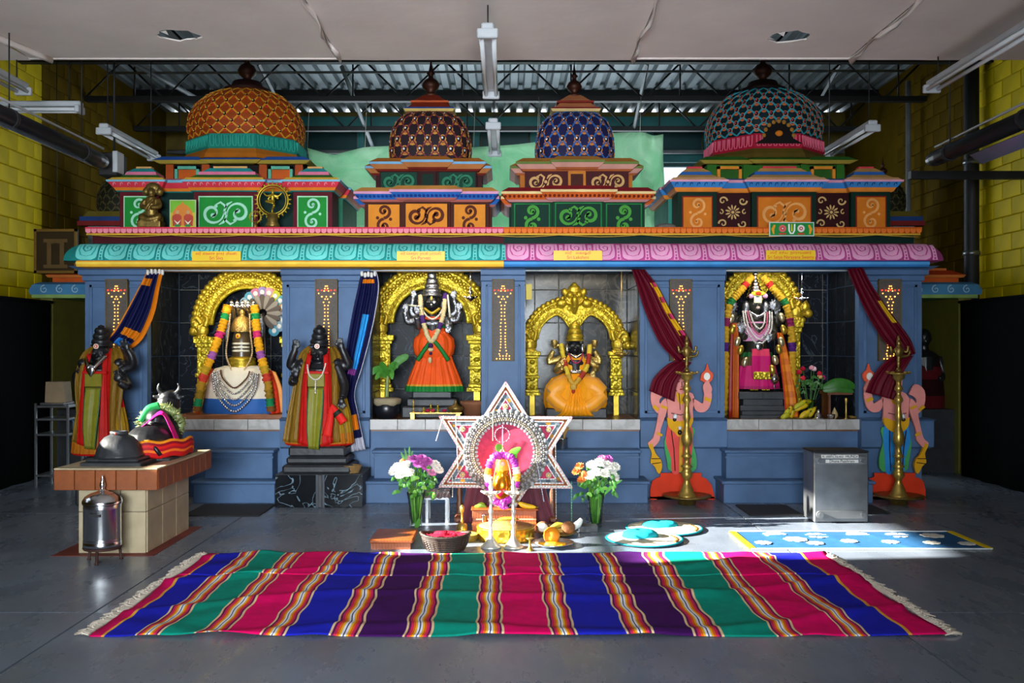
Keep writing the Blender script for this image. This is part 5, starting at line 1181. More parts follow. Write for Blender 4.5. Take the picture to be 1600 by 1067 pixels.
for i, (x, c_) in enumerate(((668, '#a81c34'), (676, '#c03048'), (694, '#a01c44'))):
    b = B(c_); 
    for k in range(7): a = k*2.4; b.ell((gx(x, 9.6)+.012*cos(a)*(k > 0), 9.605+.01*sin(a)*(k > 0), ZSILL+.08+.004*(k % 3)), .012, seg=7, rg=5)
    tag(build(b, 'flower_offering', PETAL), ('dark red', 'bright red', 'purple red')[i]+' flower heap on the offering table', 'flower', 'flower heaps')
b = B(); b.lathe([(.03, 0), (.07, .015), (.085, .04), (.08, .055), (.03, .07), (.01, .1), (.015, .11), (.001, .125)], (gx(712, 9.62), 9.62, ZSILL+.065), 20, cap=False); tag(build(b, 'brass_bowl', BRASSD), 'dark lidded brass bowl at the right end of the offering table', 'bowl')
# hanging oil lamps
def hanging_lamp(x, y, d, label, lit, m=SILVERP):
    q = Px(d); c_ = q(x, y); t = thing('hanging_lamp', label, 'oil lamp', c_, 'hanging oil lamps')
    b = B(); b.tube([c_+Vector((0, 0, .10)), Vector((c_.x, d, ZTOP))], .003, 6); build(b, 'chain', m, t)
    b = B(); b.lathe([(.004, .13), (.012, .12), (.006, .1), (.018, .085), (.02, .07), (.008, .05), (.012, .035), (.035, .025), (.05, .03), (.045, .01), (.015, -.012), (.004, -.02)], c_, 16, cap=False)
    for sx in (-1, 1): b.tube([c_+Vector((sx*.03, 0, .015)), c_+Vector((sx*.075, 0, .035))], [.014, .006], 7)
    build(b, 'lamp_body', m, t)
    if lit:
        b = B(); b.lathe([(.001, 0), (.006, .008), (.004, .016), (.001, .026)], c_+Vector((-.078, 0, .032)), 8, cap=False); build(b, 'flame', FLAME, t)
hanging_lamp(735, 468, 9.75, 'hanging silver oil lamp with a small flame right of the standing goddess', 1)
hanging_lamp(971, 556, 9.75, 'hanging brass oil lamp with a small flame right of the seated goddess', 1, BRASS)
hanging_lamp(1253, 470, 9.75, 'hanging silver oil lamp with a small flame right of the standing god', 1)
# ---------------------------------------------------------------- 3 seated goddess
q = Px(9.95); s = q.s
t = thing('seated_goddess_statue', 'seated black goddess statue with gold arms and a bright orange robe', 'statue', Vector((gx(898, 9.95), 9.95, ZSILL-.012)))
b = B(); b.box(*[gx(v, 9.95) for v in (852, 946)], 9.78, 10.2, ZSILL-.012, gz(636, 9.95), .012); b.box(*[gx(v, 9.95) for v in (860, 938)], 9.8, 10.15, gz(636, 9.95), gz(626, 9.95), .012); build(b, 'pedestal', STONED, t)
b = B(); head(b, q, 898, 541, 10, 12.5); b.ell(q(899, 566, .0), 17*s, .07, 13*s, 16, 10); b.tube(q.path([(899, 562), (899, 580), (899, 605)]), [15*s, 13*s, 20*s], 16); b.ell(q(899, 612, -.03), 34*s, .18, 14*s, 16, 8)
for sx in (-1, 1): b.ell(q(899+sx*16, 558), 6.5*s, .05, 6.5*s); b.ell(q(899+sx*7, 567, -.05), 6*s, .035, 6*s)
fuse(b, 'body', STONE, t, .007, 3); eyes(t, q, 898, 541, 10, 12.5)
GILT = mat('pale gilt', '#c8ab62', rough=.33, metal=.85, noise=.25, nscale=25, bump=.4, bscale=90, bkind='voronoi')
for pair, lx in (((([(882, 557, .03), (858, 566, .04), (865, 548, .02)], 867, 541, 1.4, -1), ([(883, 559, -.01), (868, 580, -.04), (879, 574, -.12)], 879, 568, 1.57, 1)), 866), ((([(915, 557, .03), (938, 566, .04), (929, 548, .02)], 928, 541, 1.7, 1), ([(914, 559, -.01), (932, 574, -.04), (926, 578, -.12)], 925, 582, -1.57, -1)), 929)):
    b = B()
    for arm, hx, hy, ang, th in pair: limb(b, q, arm, [5.4, 5, 4]); hand(b, q, hx, hy, arm[-1][2]-.01, 12, ang, thumb=th)
    b.lathe([(3*s, 0), (5*s, 4*s), (5.5*s, 8*s), (4*s, 10*s)], q(lx, 541, -.0), 10); fuse(b, 'gilded_arms', GILT, t, .006, 1)
crown(t, q, 898, 501, 533, 13, GOLDP, tiers=3)
b = B()
for sx in (-1, 1): b.ell(q(898+sx*12, 545, -.01), 4*s, .03, 9*s, 10, 8)
build_each(b, 'ear_ornament', SILVERP, t)
b = B('#e8a020'); b.lathe([(.12, 0), (.13, .06), (.13, .12), (.1, .18)], (q(899, 0).x, 9.95, gz(582, 9.95)), 26, 1, .66, cap=False); build(b, 'bodice', SATIN, t)
YO = '#ee9a16'
ORSAT = mat('orange satin', '#ee9a16', rough=.5, noise=.1, nscale=9, sheen=.2)
b = skirt([(.24, 0), (.30, .03), (.325, .10), (.325, .2), (.30, .29), (.24, .36), (.13, .41)], (q(899, 0).x, 9.93, gz(645, 9.95)), 120, 16, .03, 1.0, .72, cols=['#b88a1c', YO, YO, YO, YO, YO]); build(b, 'robe', SATIN, t)
# fan of centre pleats and the two knees under the robe
for sx in (-1, 1):
    b = B(YO); limb(b, q, [(899+sx*6, 598, -.08), (899+sx*26, 604, -.15), (899+sx*40, 614, -.17)], [15, 15, 12], 14); limb(b, q, [(899+sx*40, 614, -.17), (899+sx*22, 630, -.20), (899-sx*2, 638, -.20)], [12, 11, 9], 14); fuse(b, 'robe_fold', ORSAT, t, .008, 6)
b = sheet([(q(892, 597, -.24), q(903, 597, -.24)), (q(886, 618, -.27), q(908, 618, -.27)), (q(876, 640, -.26), q(918, 640, -.26)), (q(866, 648, -.22), q(926, 648, -.22))], 48, 8, .009, lambda u, v: YO if v < .9 else '#b8861a'); solid(build(b, 'centre_pleats', SATIN, t), .004)
garland(t, [q(876, 538, -.02), q(880, 560, -.1), q(886, 585, -.2), q(893, 598, -.25), q(903, 590, -.24), q(916, 570, -.14), q(921, 540, -.02)], 3.6*s, ['#d8b83a', '#d8b83a', '#a83a2a', '#d8b83a', '#c89a3a', '#c89a3a', '#c89a3a', '#c89a3a', '#a83a2a', '#d8b83a', '#a83a2a', '#d8b83a'])
b = B('#c8a048'); b.ell(q(893, 603, -.27), 5*s, .03, 5*s); b('#a83a2a'); b.ell(q(893, 609, -.27), 3*s, .02, 4*s); build(b, 'garland_tassel', PETAL, t)
beads(t, [q(888, 553, -.08), q(893, 563, -.11), q(899, 567, -.12), q(906, 563, -.11), q(910, 553, -.08)], 1.3*s, mat('coral beads', '#a82a5a', rough=.3), 'coral_necklace')
b = B(); b.lathe([(.125, 0), (.14, .012), (.14, .03), (.125, .04)], (q(899, 0).x, 9.95, gz(584, 9.95)), 26, 1, .7, cap=False); b.tube(q.path([(890, 553, -.08), (899, 558, -.11), (908, 553, -.08)]), 2*s, 8); build(b, 'belt', SILVERP, t)
b = B('#d8c060'); b.box(gx(822, 9.6), gx(831, 9.6), 9.6, 9.604, gz(468, 9.6), gz(444, 9.6)); tag(build(b, 'yellow_note', PAINT), 'yellow paper note on the niche edge left of the seated goddess', 'paper')
# ---------------------------------------------------------------- 4 standing god
q = Px(9.98); s = q.s
t = thing('god_statue', 'garlanded dark god statue with tall silver crown and magenta robe', 'statue', Vector((gx(1183, 9.98), 9.98, ZSILL-.012)))
b = B()
for (x0, x1, y0, y1, yy) in ((1150, 1222, 656, 647, 0), (1153, 1219, 647, 640, .02), (1150, 1222, 640, 632, 0), (1155, 1217, 632, 622, .02), (1148, 1220, 622, 611, 0)): b.box(gx(x0, 9.98), gx(x1, 9.98), 9.8+yy, 10.2, gz(y0, 9.98)-.002, gz(y1, 9.98), .006)
build(b, 'pedestal', STONED, t)
GD = mat('dark olive stone', '#2c2a20', rough=.4, noise=.3)
b = B(); head(b, q, 1180, 476, 10.5, 14); b.ell(q(1181, 510), 22*s, .085, 16*s, 16, 10); b.tube(q.path([(1181, 505), (1181, 530), (1182, 550)]), [19*s, 15*s, 18*s], 16)
for sx in (-1, 1):
    b.ell(q(1181+sx*22, 500), 8*s, .055, 8*s); limb(b, q, [(1182+sx*8, 548), (1182+sx*9, 580), (1182+sx*8, 606)], [11, 8, 6]); b.ell(q(1182+sx*9, 607, -.06), 6*s, .08, 3*s)
    limb(b, q, [(1181+sx*22, 500, .01), (1181+sx*27, 520, -.02), (1181+sx*20, 527, -.11)], [7.5, 6.5, 5.5])
    limb(b, q, [(1181+sx*21, 498, .03), (1181+sx*33, 506, .03), (1181+sx*33, 488, .0)], [6.5, 5.6, 4.6])
fuse(b, 'body', GD, t, .007, 3); eyes(t, q, 1180, 476, 10.5, 14)
b = B(); hand(b, q, 1154, 516, -.13, 17, 1.8, thumb=-1); hand(b, q, 1198, 527, -.13, 16, 3.3, thumb=1); hand(b, q, 1143, 488, -.01, 13, 1.5); hand(b, q, 1213, 488, -.01, 13, 1.7, thumb=-1); fuse(b, 'silver_hands', SILVER, t, .006, 1)
for x, y in ((1142, 479), (1210, 477)):            # discus and conch
    b = B(); c_ = q(x, y, -.02); b.X = Matrix.Translation(c_) @ Matrix.Rotation(pi/2, 4, 'X'); b.lathe([(.002, .02), (.02, .018), (.03, .008), (.045, .012), (.055, .006), (.06, 0), (.055, -.006), (.002, -.01)], (0, 0, 0), 20, cap=False); b.X = None
    for k in range(12): b.ell(c_+Vector((.062*cos(k*pi/6), 0, .062*sin(k*pi/6))), .009, seg=6, rg=5)
    build(b, 'discus', SILVER, t)
crown(t, q, 1180, 424, 466, 12.5, SILVERP, tiers=6)
b = B()
for sx in (-1, 1): b.ell(q(1180+sx*15, 482, -.02), 6*s, .04, 12*s, 12, 8)
build_each(b, 'ear_ornament', SILVER, t)
b = B('#f0e4c0'); b.box(gx(1175, 9.98), gx(1187, 9.98), 9.98-.088, 9.98-.07, gz(474, 9.98), gz(462, 9.98), .004); b('#e8d040'); b.ell(q(1181, 459, -.085), 11*s, .02, 4*s); b('#e04020'); b.ell(q(1181, 459, -.10), 5*s, .015, 3*s); b('#d8a0c0'); b.ell(q(1171, 463, -.07), 4*s); b.ell(q(1193, 463, -.07), 4*s); b('#e8c8c0'); b.ell(q(1181, 481, -.088), 3*s, .01, 2*s); build(b, 'flower_mark', PETAL, t)
b = B('#e098c0'); b.lathe([(.135, 0), (.145, .05), (.15, .12), (.12, .2)], (q(1181, 0).x, 9.97, gz(533, 9.98)), 28, 1, .66, cap=False); build(b, 'pink_cloth', SATIN, t)
for k in range(4): w = 8+3.5*k; beads(t, [q(1181-w-4, 487, -.06), q(1181-w, 505+4*k, -.12), q(1181, 514+8*k, -.14), q(1181+w, 505+4*k, -.12), q(1181+w+4, 487, -.06)], 1.5*s, [mat('pearl white', '#e0d8cc', rough=.3), mat('rose beads', '#c8607a', rough=.4), bpy.data.materials['pearl white'] if k > 1 else None, None][k] if k < 2 else bpy.data.materials['pearl white'], 'necklace')
b = B(); b.ell(q(1181, 541, -.14), 7*s, .02, 7*s, 14, 8); build(b, 'pendant', SILVERP, t); b = B(); b.tube(q.path([(1170, 488, -.06), (1181, 495, -.1), (1192, 488, -.06)]), 2.6*s, 8); build(b, 'collar', SILVERP, t)
MG = '#c81f6a'
b = skirt([(.24, 0), (.235, .03), (.22, .12), (.19, .24), (.165, .33), (.15, .38)], (q(1182, 0).x, 9.98, gz(607, 9.98)), 90, 13, .05, 1.0, .62, cols=['#a81c5a', MG, MG, '#5a3a20', '#1f5a2a']); build(b, 'robe', SATIN, t)
b = sheet([(q(1169, 545, -.14), q(1196, 545, -.14)), (q(1168, 565, -.165), q(1197, 565, -.165)), (q(1168, 588, -.175), q(1196, 588, -.175))], 16, 1.5, .005, lambda u, v: ('#d83a5a' if v < .35 else '#c01464')); solid(build(b, 'front_panel', SATIN, t), .005)
b = B(); p0 = q(1170, 592, -.19); p1 = q(1196, 580, -.19); b.box(p0.x, p1.x, p0.y, p0.y+.02, p0.z, p1.z, .008); build(b, 'belt_plate', GOLD, t)
b = B()
for sx in (-1, 1):
    b.tube(q.path([(1182+sx*9-4, 606, -.12), (1182+sx*9+4, 606, -.12)]), 1.6*s, 6)
    for k in range(5): b.ell(q(1182+sx*9-5+2.5*k, 608, -.135), 1.3*s)
stuff(build(b, 'toe_rings', GOLDP, t))
b = B(); b.lathe([(.004, 0), (.012, .02), (.006, .04), (.03, .06), (.05, .09), (.05, .11), (.03, .14), (.012, .16), (.016, .18), (.001, .22)], q(1203, 606, -.16), 18, cap=False); build(b, 'mace', SILVERP, t)
for sx, pts in ((-1, [(1140, 495, -.06), (1141, 515, -.10), (1150, 540, -.13), (1158, 565, -.16), (1166, 583, -.19)]), (1, [(1218, 492, -.06), (1220, 515, -.1), (1213, 540, -.14), (1204, 562, -.17), (1198, 580, -.19)])):
    P = q.path(pts, 4); b = B(); 
    for k in range(6 if sx > 0 else 5):
        u = (k+.5)/6; c_ = P[min(int(u*len(P)), len(P)-1)]; b('#d8b84a' if k % 2 else '#d8cca0'); b.ell(c_, 5*s, .03, 8*s, 12, 8, Matrix.Rotation(-sx*.3, 3, 'Y'))
    build_each(b, 'garland_bead', METALC, t)
YM = '#b88e24'
for sx in (-1, 1):
    cols = [YM, YM, '#b02a24', YM, YM, YM, '#1f6a34', YM, YM, '#7a1f4a', YM, YM, '#4a1f6a', YM, YM, YM, YM, YM]
    garland(t, [q(1181+sx*8, 432, -.06), q(1181+sx*24, 452, -.07), q(1181+sx*44, 478, -.08), q(1181+sx*51, 520, -.10), q(1181+sx*52, 570, -.12), q(1181+sx*54, 640, -.12)], 5.6*s, cols)
b = sheet([(q(1210, 520, -.09), q(1220, 520, -.06)), (q(1212, 560, -.14), q(1228, 560, -.12)), (q(1216, 610, -.18), q(1236, 610, -.16)), (q(1218, 651, -.2), q(1241, 651, -.17))], 20, 1.5, .008, lambda u, v: '#b82a14' if u < .12 or u > .88 else ('#d87a1c' if int(v*12) % 2 else '#c8661a')); solid(build(b, 'brocade_sash', SILK, t), .006)
b = sheet([(q(1140, 505, -.07), q(1150, 505, -.09)), (q(1136, 560, -.1), q(1150, 560, -.13)), (q(1134, 651, -.12), q(1149, 651, -.15))], 16, 1.5, .008, lambda u, v: '#b8561a' if u > .4 else '#8a2014'); solid(build(b, 'brocade_sash', SILK, t), .006)
# offerings in the right niche
q = Px(9.72); s = q.s; ZF = ZSILL-.012
def flower_head(b, c, r, col, n=9, up=None, layers=2):
    up = (up or Vector((0, -.6, .8))).normalized(); a0 = up.cross(Vector((1, 0, 0))).normalized(); a1 = up.cross(a0)
    for L in range(layers):
        b(col if L % 2 == 0 else tuple(min(1, x*.85) for x in lin(col)))
        for k in range(n-2*L):
            a = 2*pi*k/(n-2*L)+L*.4; d_ = (a0*cos(a)+a1*sin(a)); tip = c+d_*r*(1-.35*L)+up*r*(.25+.3*L); sd = up.cross(d_)*r*.28*(1-.2*L); mid = c+d_*r*.55*(1-.3*L)+up*r*(.1+.25*L)
            b.add([c, mid+sd, tip, mid-sd], [(0, 1, 2, 3)])
def rose(b, c, r, col):
    b(col); b.ell(c, r*.8, r*.8, r*.9, 10, 7)
    for k in range(6): a = k*1.05; b.ell(c+Vector((r*.45*cos(a), r*.45*sin(a), -.1*r)), r*.55, r*.55, r*.75, 8, 6)
t = thing('flower_vase', 'glass vase of red and pink roses in the right niche', 'vase', (gx(1265, 9.72), 9.72, ZF))
b = B(); b.lathe([(.035, 0), (.045, .01), (.05, .1), (.06, .2), (.056, .2), (.045, .1), (.04, .02), (.001, .015)], WO[t], 20, cap=False); build(b, 'vase', GLASS, t)
cs = ['#c01830', '#a81030', '#e8a0a8', '#f0c8d0', '#c02030', '#e8b070', '#b0206a', '#d02a3a']
for k, (x, y, dy) in enumerate(((1247, 581, -.03), (1256, 576, .03), (1266, 574, -.04), (1273, 576, .02), (1278, 583, -.05), (1281, 588, .0), (1288, 590, .03), (1252, 590, -.06))):
    c_ = q(x, y, dy); b = B('#3a6a2a'); b.tube(smooth_path([Vector((WO[t].x, 9.72, ZF+.05)), WO[t].lerp(c_, .6)+Vector((0, 0, .02)), c_], 4), .004, 5); st = build(b, 'stem', LEAF, t); b = B(); rose(b, c_, .026, cs[k]); build(b, 'rose', PETAL, t)
b = B('#3a6a2a')
for k in range(26): a = k*2.4; c_ = q(1266+random.uniform(-20, 18), 604+random.uniform(-14, 14), random.uniform(-.08, .06)); leaf(b, [c_, c_+Vector((.03*cos(a), .02*sin(a), .02)), c_+Vector((.06*cos(a), .03*sin(a), .0))], .014)
stuff(build(b, 'foliage', LEAF, t))
def banana(b, c, L, ang, r, bend=.3, dy=0.0, col='#e0b81c', tipc='#6a5a1a'):
    P = []; n = 9
    for i in range(n):
        u = i/(n-1); a = ang+(u-.5)*bend*2; P.append(Vector(c)+Vector((L*(u-.5)*cos(ang)-bend*L*.5*((u-.5)**2*4-1)*-sin(ang)*.5, dy*(u-.5), L*(u-.5)*sin(ang)-bend*L*.5*((u-.5)**2*4-1)*cos(ang)*.5)))
    rr = [r*.35, r*.5, r*.9, r, r, r, r*.85, r*.4, r*.22]
    b.tube(P, rr, 8, cols=[tipc]+[col]*6+[tipc])
t = thing('banana_tray', 'bunch of ripe bananas on a brass tray in the right niche', 'bananas', (gx(1240, 9.66), 9.66, ZF))
b = B(); b.lathe([(.12, 0), (.17, .012), (.175, .02), (.165, .016), (.001, .006)], (gx(1242, 9.66), 9.68, ZF), 28, 1, .4, cap=False); build(b, 'tray', BRASSD, t)
for k, (x, y, a, L, dy) in enumerate(((1228, 646, 1.2, 20, -.02), (1233, 643, 1.3, 22, 0), (1238, 645, 1.35, 20, .02), (1248, 634, .5, 26, 0), (1252, 638, .4, 30, .02), (1258, 630, .2, 24, .03), (1262, 645, .8, 22, -.01), (1254, 648, .6, 24, -.04), (1268, 644, 1.0, 22, .0), (1224, 650, .5, 18, -.04))):
    b = B(); banana(b, q(x, y, -.04+dy), L*s, a, 4.2*s, .35, col='#d8b414' if k % 3 else '#b8b41c'); build(b, 'banana', FRUIT, t)
b = B('#2f6a1c'); leaf(b, [q(1283, 605, -.06), q(1300, 598, -.08), q(1320, 600, -.08), q(1334, 606, -.06)], .05, -.3); leaf(b, [q(1285, 610, -.02), q(1305, 606, -.05), q(1332, 612, -.05)], .04, -.4); o = tag(build(b, 'banana_leaf', LEAF), 'green banana leaf draped over a stand in the right niche', 'leaf')
t = thing('offering_stand', 'dark wooden stand under the banana leaf in the right niche', 'stand', (gx(1310, 9.78), 9.8, ZF))
b = B(); b.box(gx(1288, 9.8), gx(1336, 9.8), 9.7, 9.95, gz(616, 9.8), gz(611, 9.8)); build(b, 'top', WOODM, t)
for x in (1292, 1332):
    b = B(); b.box(gx(x, 9.8)-.012, gx(x, 9.8)+.012, 9.72, 9.93, ZF, gz(616, 9.8)); build(b, 'leg', WOODM, t)
for (x, y, d, sc, nm, lab, m, pr) in ((1322, 610, 9.85, 1, 'brass_pot', 'round brass water pot on the stand in the right niche', BRASS, [(.03, 0), (.05, .03), (.052, .06), (.025, .085), (.022, .1), (.036, .115), (.03, .118)]),
                              (1279, 654, 9.64, 1, 'bell_vessel', 'small silver bell shaped vessel beside the bananas', SILVERP, [(.06, 0), (.065, .01), (.04, .02), (.036, .05), (.02, .07), (.014, .08), (.02, .09), (.001, .1)]),
                              (1298, 654, 9.62, 1, 'steel_cup', 'small shiny steel cup at the front of the right niche', SILVERP, [(.03, 0), (.036, .005), (.042, .05), (.046, .055), (.038, .05), (.001, .02)]),
                              (1322, 654, 9.62, 1, 'brass_stick', 'slim upright brass incense holder in the right niche', BRASS, [(.03, 0), (.03, .01), (.01, .02), (.008, .06), (.013, .07), (.008, .09), (.009, .16), (.015, .19), (.016, .21), (.012, .22)]),
                              (1333, 654, 9.64, 1, 'dark_bowl', 'small dark bowl at the right end of the right niche', BRASSD, [(.025, 0), (.05, .02), (.055, .04), (.05, .038), (.001, .015)]),
                              (1304, 640, 9.76, 1, 'shell_ornament', 'pale shell ornament under the stand in the right niche', mat('pale shell', '#b8a070', rough=.4), [(.01, 0), (.035, .03), (.03, .06), (.015, .09), (.001, .12)])):
    b = B(); z0 = gz(611, 9.8) if nm == 'brass_pot' else ZF; b.lathe(pr, (gx(x, d), d, z0), 18, cap=False); tag(build(b, nm, m), lab, nm.split('_')[-1])
# ---------------------------------------------------------------- black guardian statues
def guardian(cx, d, label, ybase, arms, skirt_w, lefts, seed, x0=0):
    q = Px(d); s = q.s; X = lambda v: cx+v
    t = thing('guardian_statue', label, 'statue', Vector((gx(cx, d), d, gz(ybase, d))), 'black guardian statues')
    b = B(); head(b, q, X(0), 553, 14, 17); b.ell(q(X(0), 580, .01), 28*s, .11, 18*s, 16, 10); b.tube(q.path([(X(0), 576), (X(0), 615), (X(0), 650)]), [25*s, 20*s, 24*s], 16)
    for sx in (-1, 1):
        b.ell(q(X(sx*27), 568, .01), 10*s, .07, 9*s); limb(b, q, [(X(sx*10), 640), (X(sx*13), 670), (X(sx*12), ybase-2)], [14, 11, 8])
    for (arm, hx, hy, ang, th) in arms:
        limb(b, q, [(X(a), y_, dy) for a, y_, dy in arm], [8.5, 7.5, 6.2, 5.4][:len(arm)]); hand(b, q, X(hx), hy, arm[-1][2]-.015, 17, ang, thumb=th)
    fuse(b, 'body', STONE, t, .008, 3); eyes(t, q, X(0), 553, 14, 17, white='#5a5850')
    crown(t, q, X(0), 507, 541, 14.5, STONE, tiers=3)
    b = B('#e8d8c0'); c_ = q(X(0), 541, -.112); b.disc((c_.x, c_.z), 4*s, c_.y-.006, c_.y+.01); b('#c03020'); b.disc((c_.x, c_.z), 2.6*s, c_.y-.009, c_.y); b('#f0e8d0'); b.disc((c_.x, c_.z), 1.2*s, c_.y-.012, c_.y); build(b, 'forehead_mark', GLOSS, t)
    # robe: wide pleated wrap, red lining, olive front panel
    OL, OL2, RD = '#7c5a16', '#6f6a1c', '#b81612'
    b = skirt([(.24, 0), (.26, .02), (.25, .12), (.23, .3), (.2, .45), (.175, .56)], (gx(X(0), d), d+.01, gz(ybase-2, d)), 120, 15, .06, skirt_w, .68, cols=[RD, '#b86a1c', '#a07a1c', '#a07a1c', RD]); build(b, 'wrap', SILK, t)
    for sx in (-1, 1):
        w = lefts[0] if sx < 0 else lefts[1]
        b = sheet([(q(X(sx*12), 545, .02), q(X(sx*20), 540, .10)), (q(X(sx*14), 562, -.07), q(X(sx*33), 556, .03)), (q(X(sx*17), 590, -.14), q(X(sx*38), 596, -.03)), (q(X(sx*18), 640, -.17), q(X(sx*w*.9), 650, -.05)), (q(X(sx*20), 690, -.19), q(X(sx*w), 688, -.08))], 26, 2.2, .012, lambda u, v: RD if u < .22 else (OL if (int(u*26)+int(v*30)) % 7 else '#8e6c20')); solid(build(b, 'shawl', SILK, t), .006)
        b = sheet([(q(X(sx*9), 556, -.09), q(X(sx*16), 552, -.09)), (q(X(sx*13), 595, -.175), q(X(sx*19), 595, -.165)), (q(X(sx*12), 650, -.2), q(X(sx*22), 650, -.19)), (q(X(sx*10), 694, -.21), q(X(sx*24), 690, -.2))], 10, .8, .006, lambda u, v: RD); solid(build(b, 'red_border', SATIN, t), .006)
    b = B('#7c7420'); p0, p1 = q(X(-12), 603, -.19), q(X(14), 583, -.19); b.box(p0.x, p1.x, p0.y-.01, p0.y+.02, p0.z, p1.z, .006); build(b, 'chest_panel', SILK, t)
    b = sheet([(q(X(-11), 604, -.19), q(X(13), 604, -.19)), (q(X(-12), 630, -.215), q(X(13), 630, -.215)), (q(X(-12), 665, -.23), q(X(10), 665, -.23)), (q(X(-10), 697, -.22), q(X(6), 699, -.22))], 14, 1.2, .007, lambda u, v: '#6a6a1c' if (int(v*26) % 5 == 0) else ('#7c7a1e' if .1 < u < .9 else '#2a5a3a')); solid(build(b, 'front_panel', SILK, t), .006)
    b = B(RD); p0, p1 = q(X(-18), 584, -.165), q(X(20), 579, -.165); b.box(p0.x, p1.x, p0.y-.01, p0.y+.03, p0.z, p1.z, .006); build(b, 'waist_band', SATIN, t)
    return t, q
ARM_R = [([(-27, 568, 0), (-44, 572, .0), (-42, 560, -.03), (-36, 546, -.04)], -36, 542, 1.35, -1), ([(-28, 572, -.02), (-40, 596, -.06), (-34, 592, -.13)], -32, 584, 1.5, 1)]
ARM_L = [([(27, 568, 0), (45, 571, .0), (41, 556, -.03), (36, 544, -.04)], 35, 540, 1.8, 1), ([(28, 572, -.02), (40, 600, -.06), (40, 620, -.13)], 38, 626, -1.2, -1)]
GY = 9.16
t, q = guardian(499, GY, 'black stone guardian statue in gold and red wrap on a black marble plinth', 697, ARM_R+ARM_L, 1.25, (54, 46), 1)
s = q.s
beads(t, [q(485, 570, -.14), q(490, 585, -.2), q(500, 592, -.215), q(509, 585, -.2), q(513, 568, -.14)], 1.4*s, mat('white beads', '#d8d0c0', rough=.4), 'necklace'); beads(t, [q(500, 592, -.215), q(500, 603, -.225), q(500, 612, -.225)], 1.5*s, bpy.data.materials['white beads'], 'pendant')
b = B('#d8241c'); b.tube(q.path([(523, 634, -.17), (521, 655, -.2), (517, 678, -.21)]), [4*s, 6*s, 8*s], 8, flat=.5); build(b, 'scarf_end', SATIN, t); b = B('#d8241c'); b.tube(q.path([(522, 632, -.17), (533, 645, -.18), (542, 658, -.18)]), [4*s, 6*s, 7*s], 8, flat=.5); b('#1a2a20'); b.tube(q.path([(530, 641, -.185), (534, 646, -.187)]), [6.4*s, 6.8*s], 8, flat=.55); build(b, 'scarf_end', SATIN, t)
t = thing('statue_pedestal', 'stepped grey stone pedestal on black marble under the middle guardian statue', 'pedestal', (gx(497, 9.0), 9.0, 0))
for (x0, x1, y0, y1, da, db, m) in ((441, 549, 740, 726, 8.98, 9.45, STONED), (446, 543, 726, 714, 9.02, 9.42, STONED), (450, 540, 714, 697, 9.0, 9.44, STONED)):
    b = B(); b.box(gx(x0, 9.0), gx(x1, 9.0), da, db, gz(y0, 9.0), gz(y1, 9.0)-.002, .02); build(b, 'stone_course', m, t)
b = B('#50545a'); zt = gz(740, 9.0); b.box(gx(430, 8.93), gx(566, 8.93), 8.935, 9.5, 0, zt-.001); build(b, 'core', PAINT, t)
for (x0, x1) in ((430, 493), (497, 503), (507, 566)):
    b = B(); b.box(gx(x0, 8.92), gx(x1, 8.92), 8.92, 8.94, .002, zt-.003, .003); build(b, 'marble_tile', MARBLEK if x1-x0 > 10 else STONED, t)
t, q = guardian(158, GY, 'black stone guardian statue in gold and red wrap at the left end', 712, [([(29, 579, 0), (48, 572, .0), (50, 558, -.03), (44, 546, -.04)], 42, 541, 2.0, 1), ([(29, 583, -.02), (46, 604, -.06), (36, 596, -.12)], 34, 590, 1.5, -1), ([(-29, 579, 0), (-42, 590, .05), (-36, 610, .05)], -35, 616, -1.4, -1)], 1.05, (38, 38), 2)
s = q.s; b = B(); b.tube(q.path([(143, 560, -.12), (150, 570, -.19), (157, 577, -.215), (166, 568, -.19), (173, 556, -.12)]), [3*s]*5, 8); b.lathe([(.001, -.1), (.035, -.05), (.045, -.02), (.03, .01), (.001, .02)], q(157, 572, -.22), 14, 1, .4, cap=False); build(b, 'silver_pendant', SILVERP, t)
t = thing('statue_pedestal', 'dark stone pedestal under the left end guardian statue', 'pedestal', (gx(158, 9.1), 9.1, 0))
b = B(); b.box(gx(118, 9.0), gx(200, 9.0), 8.98, 9.5, 0, gz(726, 9.0), .02); build(b, 'base', STONED, t)
b = B(); b.box(gx(126, 9.0), gx(192, 9.0), 9.02, 9.44, gz(726, 9.0), gz(712, 9.16)-.002, .02); build(b, 'upper_course', STONED, t)
# ================================================================ CURTAINS AND PAINTED CUT-OUTS
NAVY, ORG, SKY = '#0e1240', '#d87a0c', '#2a7ac8'
def rings_top(t, q, pts):
    for (x, y) in pts:
        b = B('#e8e4dc'); b.lathe([(.012, -.03), (.016, -.01), (.014, .01), (.01, .02)], q(x, y, -.02), 10); build(b, 'curtain_clip', PAINT, t)
q = Px(9.40)
t = thing('curtain', 'navy and orange curtain pulled aside behind the left guardian statue', 'curtain', q(240, 520))
def cfn(u, v):
    if u > .82 or u < .06: return ORG
    if v > .86 and u > .3: return SKY
    if .70 < v < .80 and u > .22: return ORG
    if .14 < v < .24 and u < .5: return ORG
    if v < .05: return '#d8d4d8'
    return NAVY
b = sheet([(q(231, 424, -.01), q(255, 424, -.01)), (q(222, 445, -.03), q(250, 450, -.02)), (q(205, 480, -.06), q(243, 490, -.03)), (q(188, 512, -.08), q(226, 530, -.05)), (q(176, 530, -.10), q(204, 549, -.08))], 40, 4, .022, cfn); solid(build(b, 'cloth', SATIN, t), .004)
rings_top(t, q, ((232, 425), (238, 424), (244, 424), (250, 424), (255, 425)))
q = Px(9.42)
t = thing('curtain', 'navy and orange curtain gathered beside the middle guardian statue', 'curtain', q(565, 700))
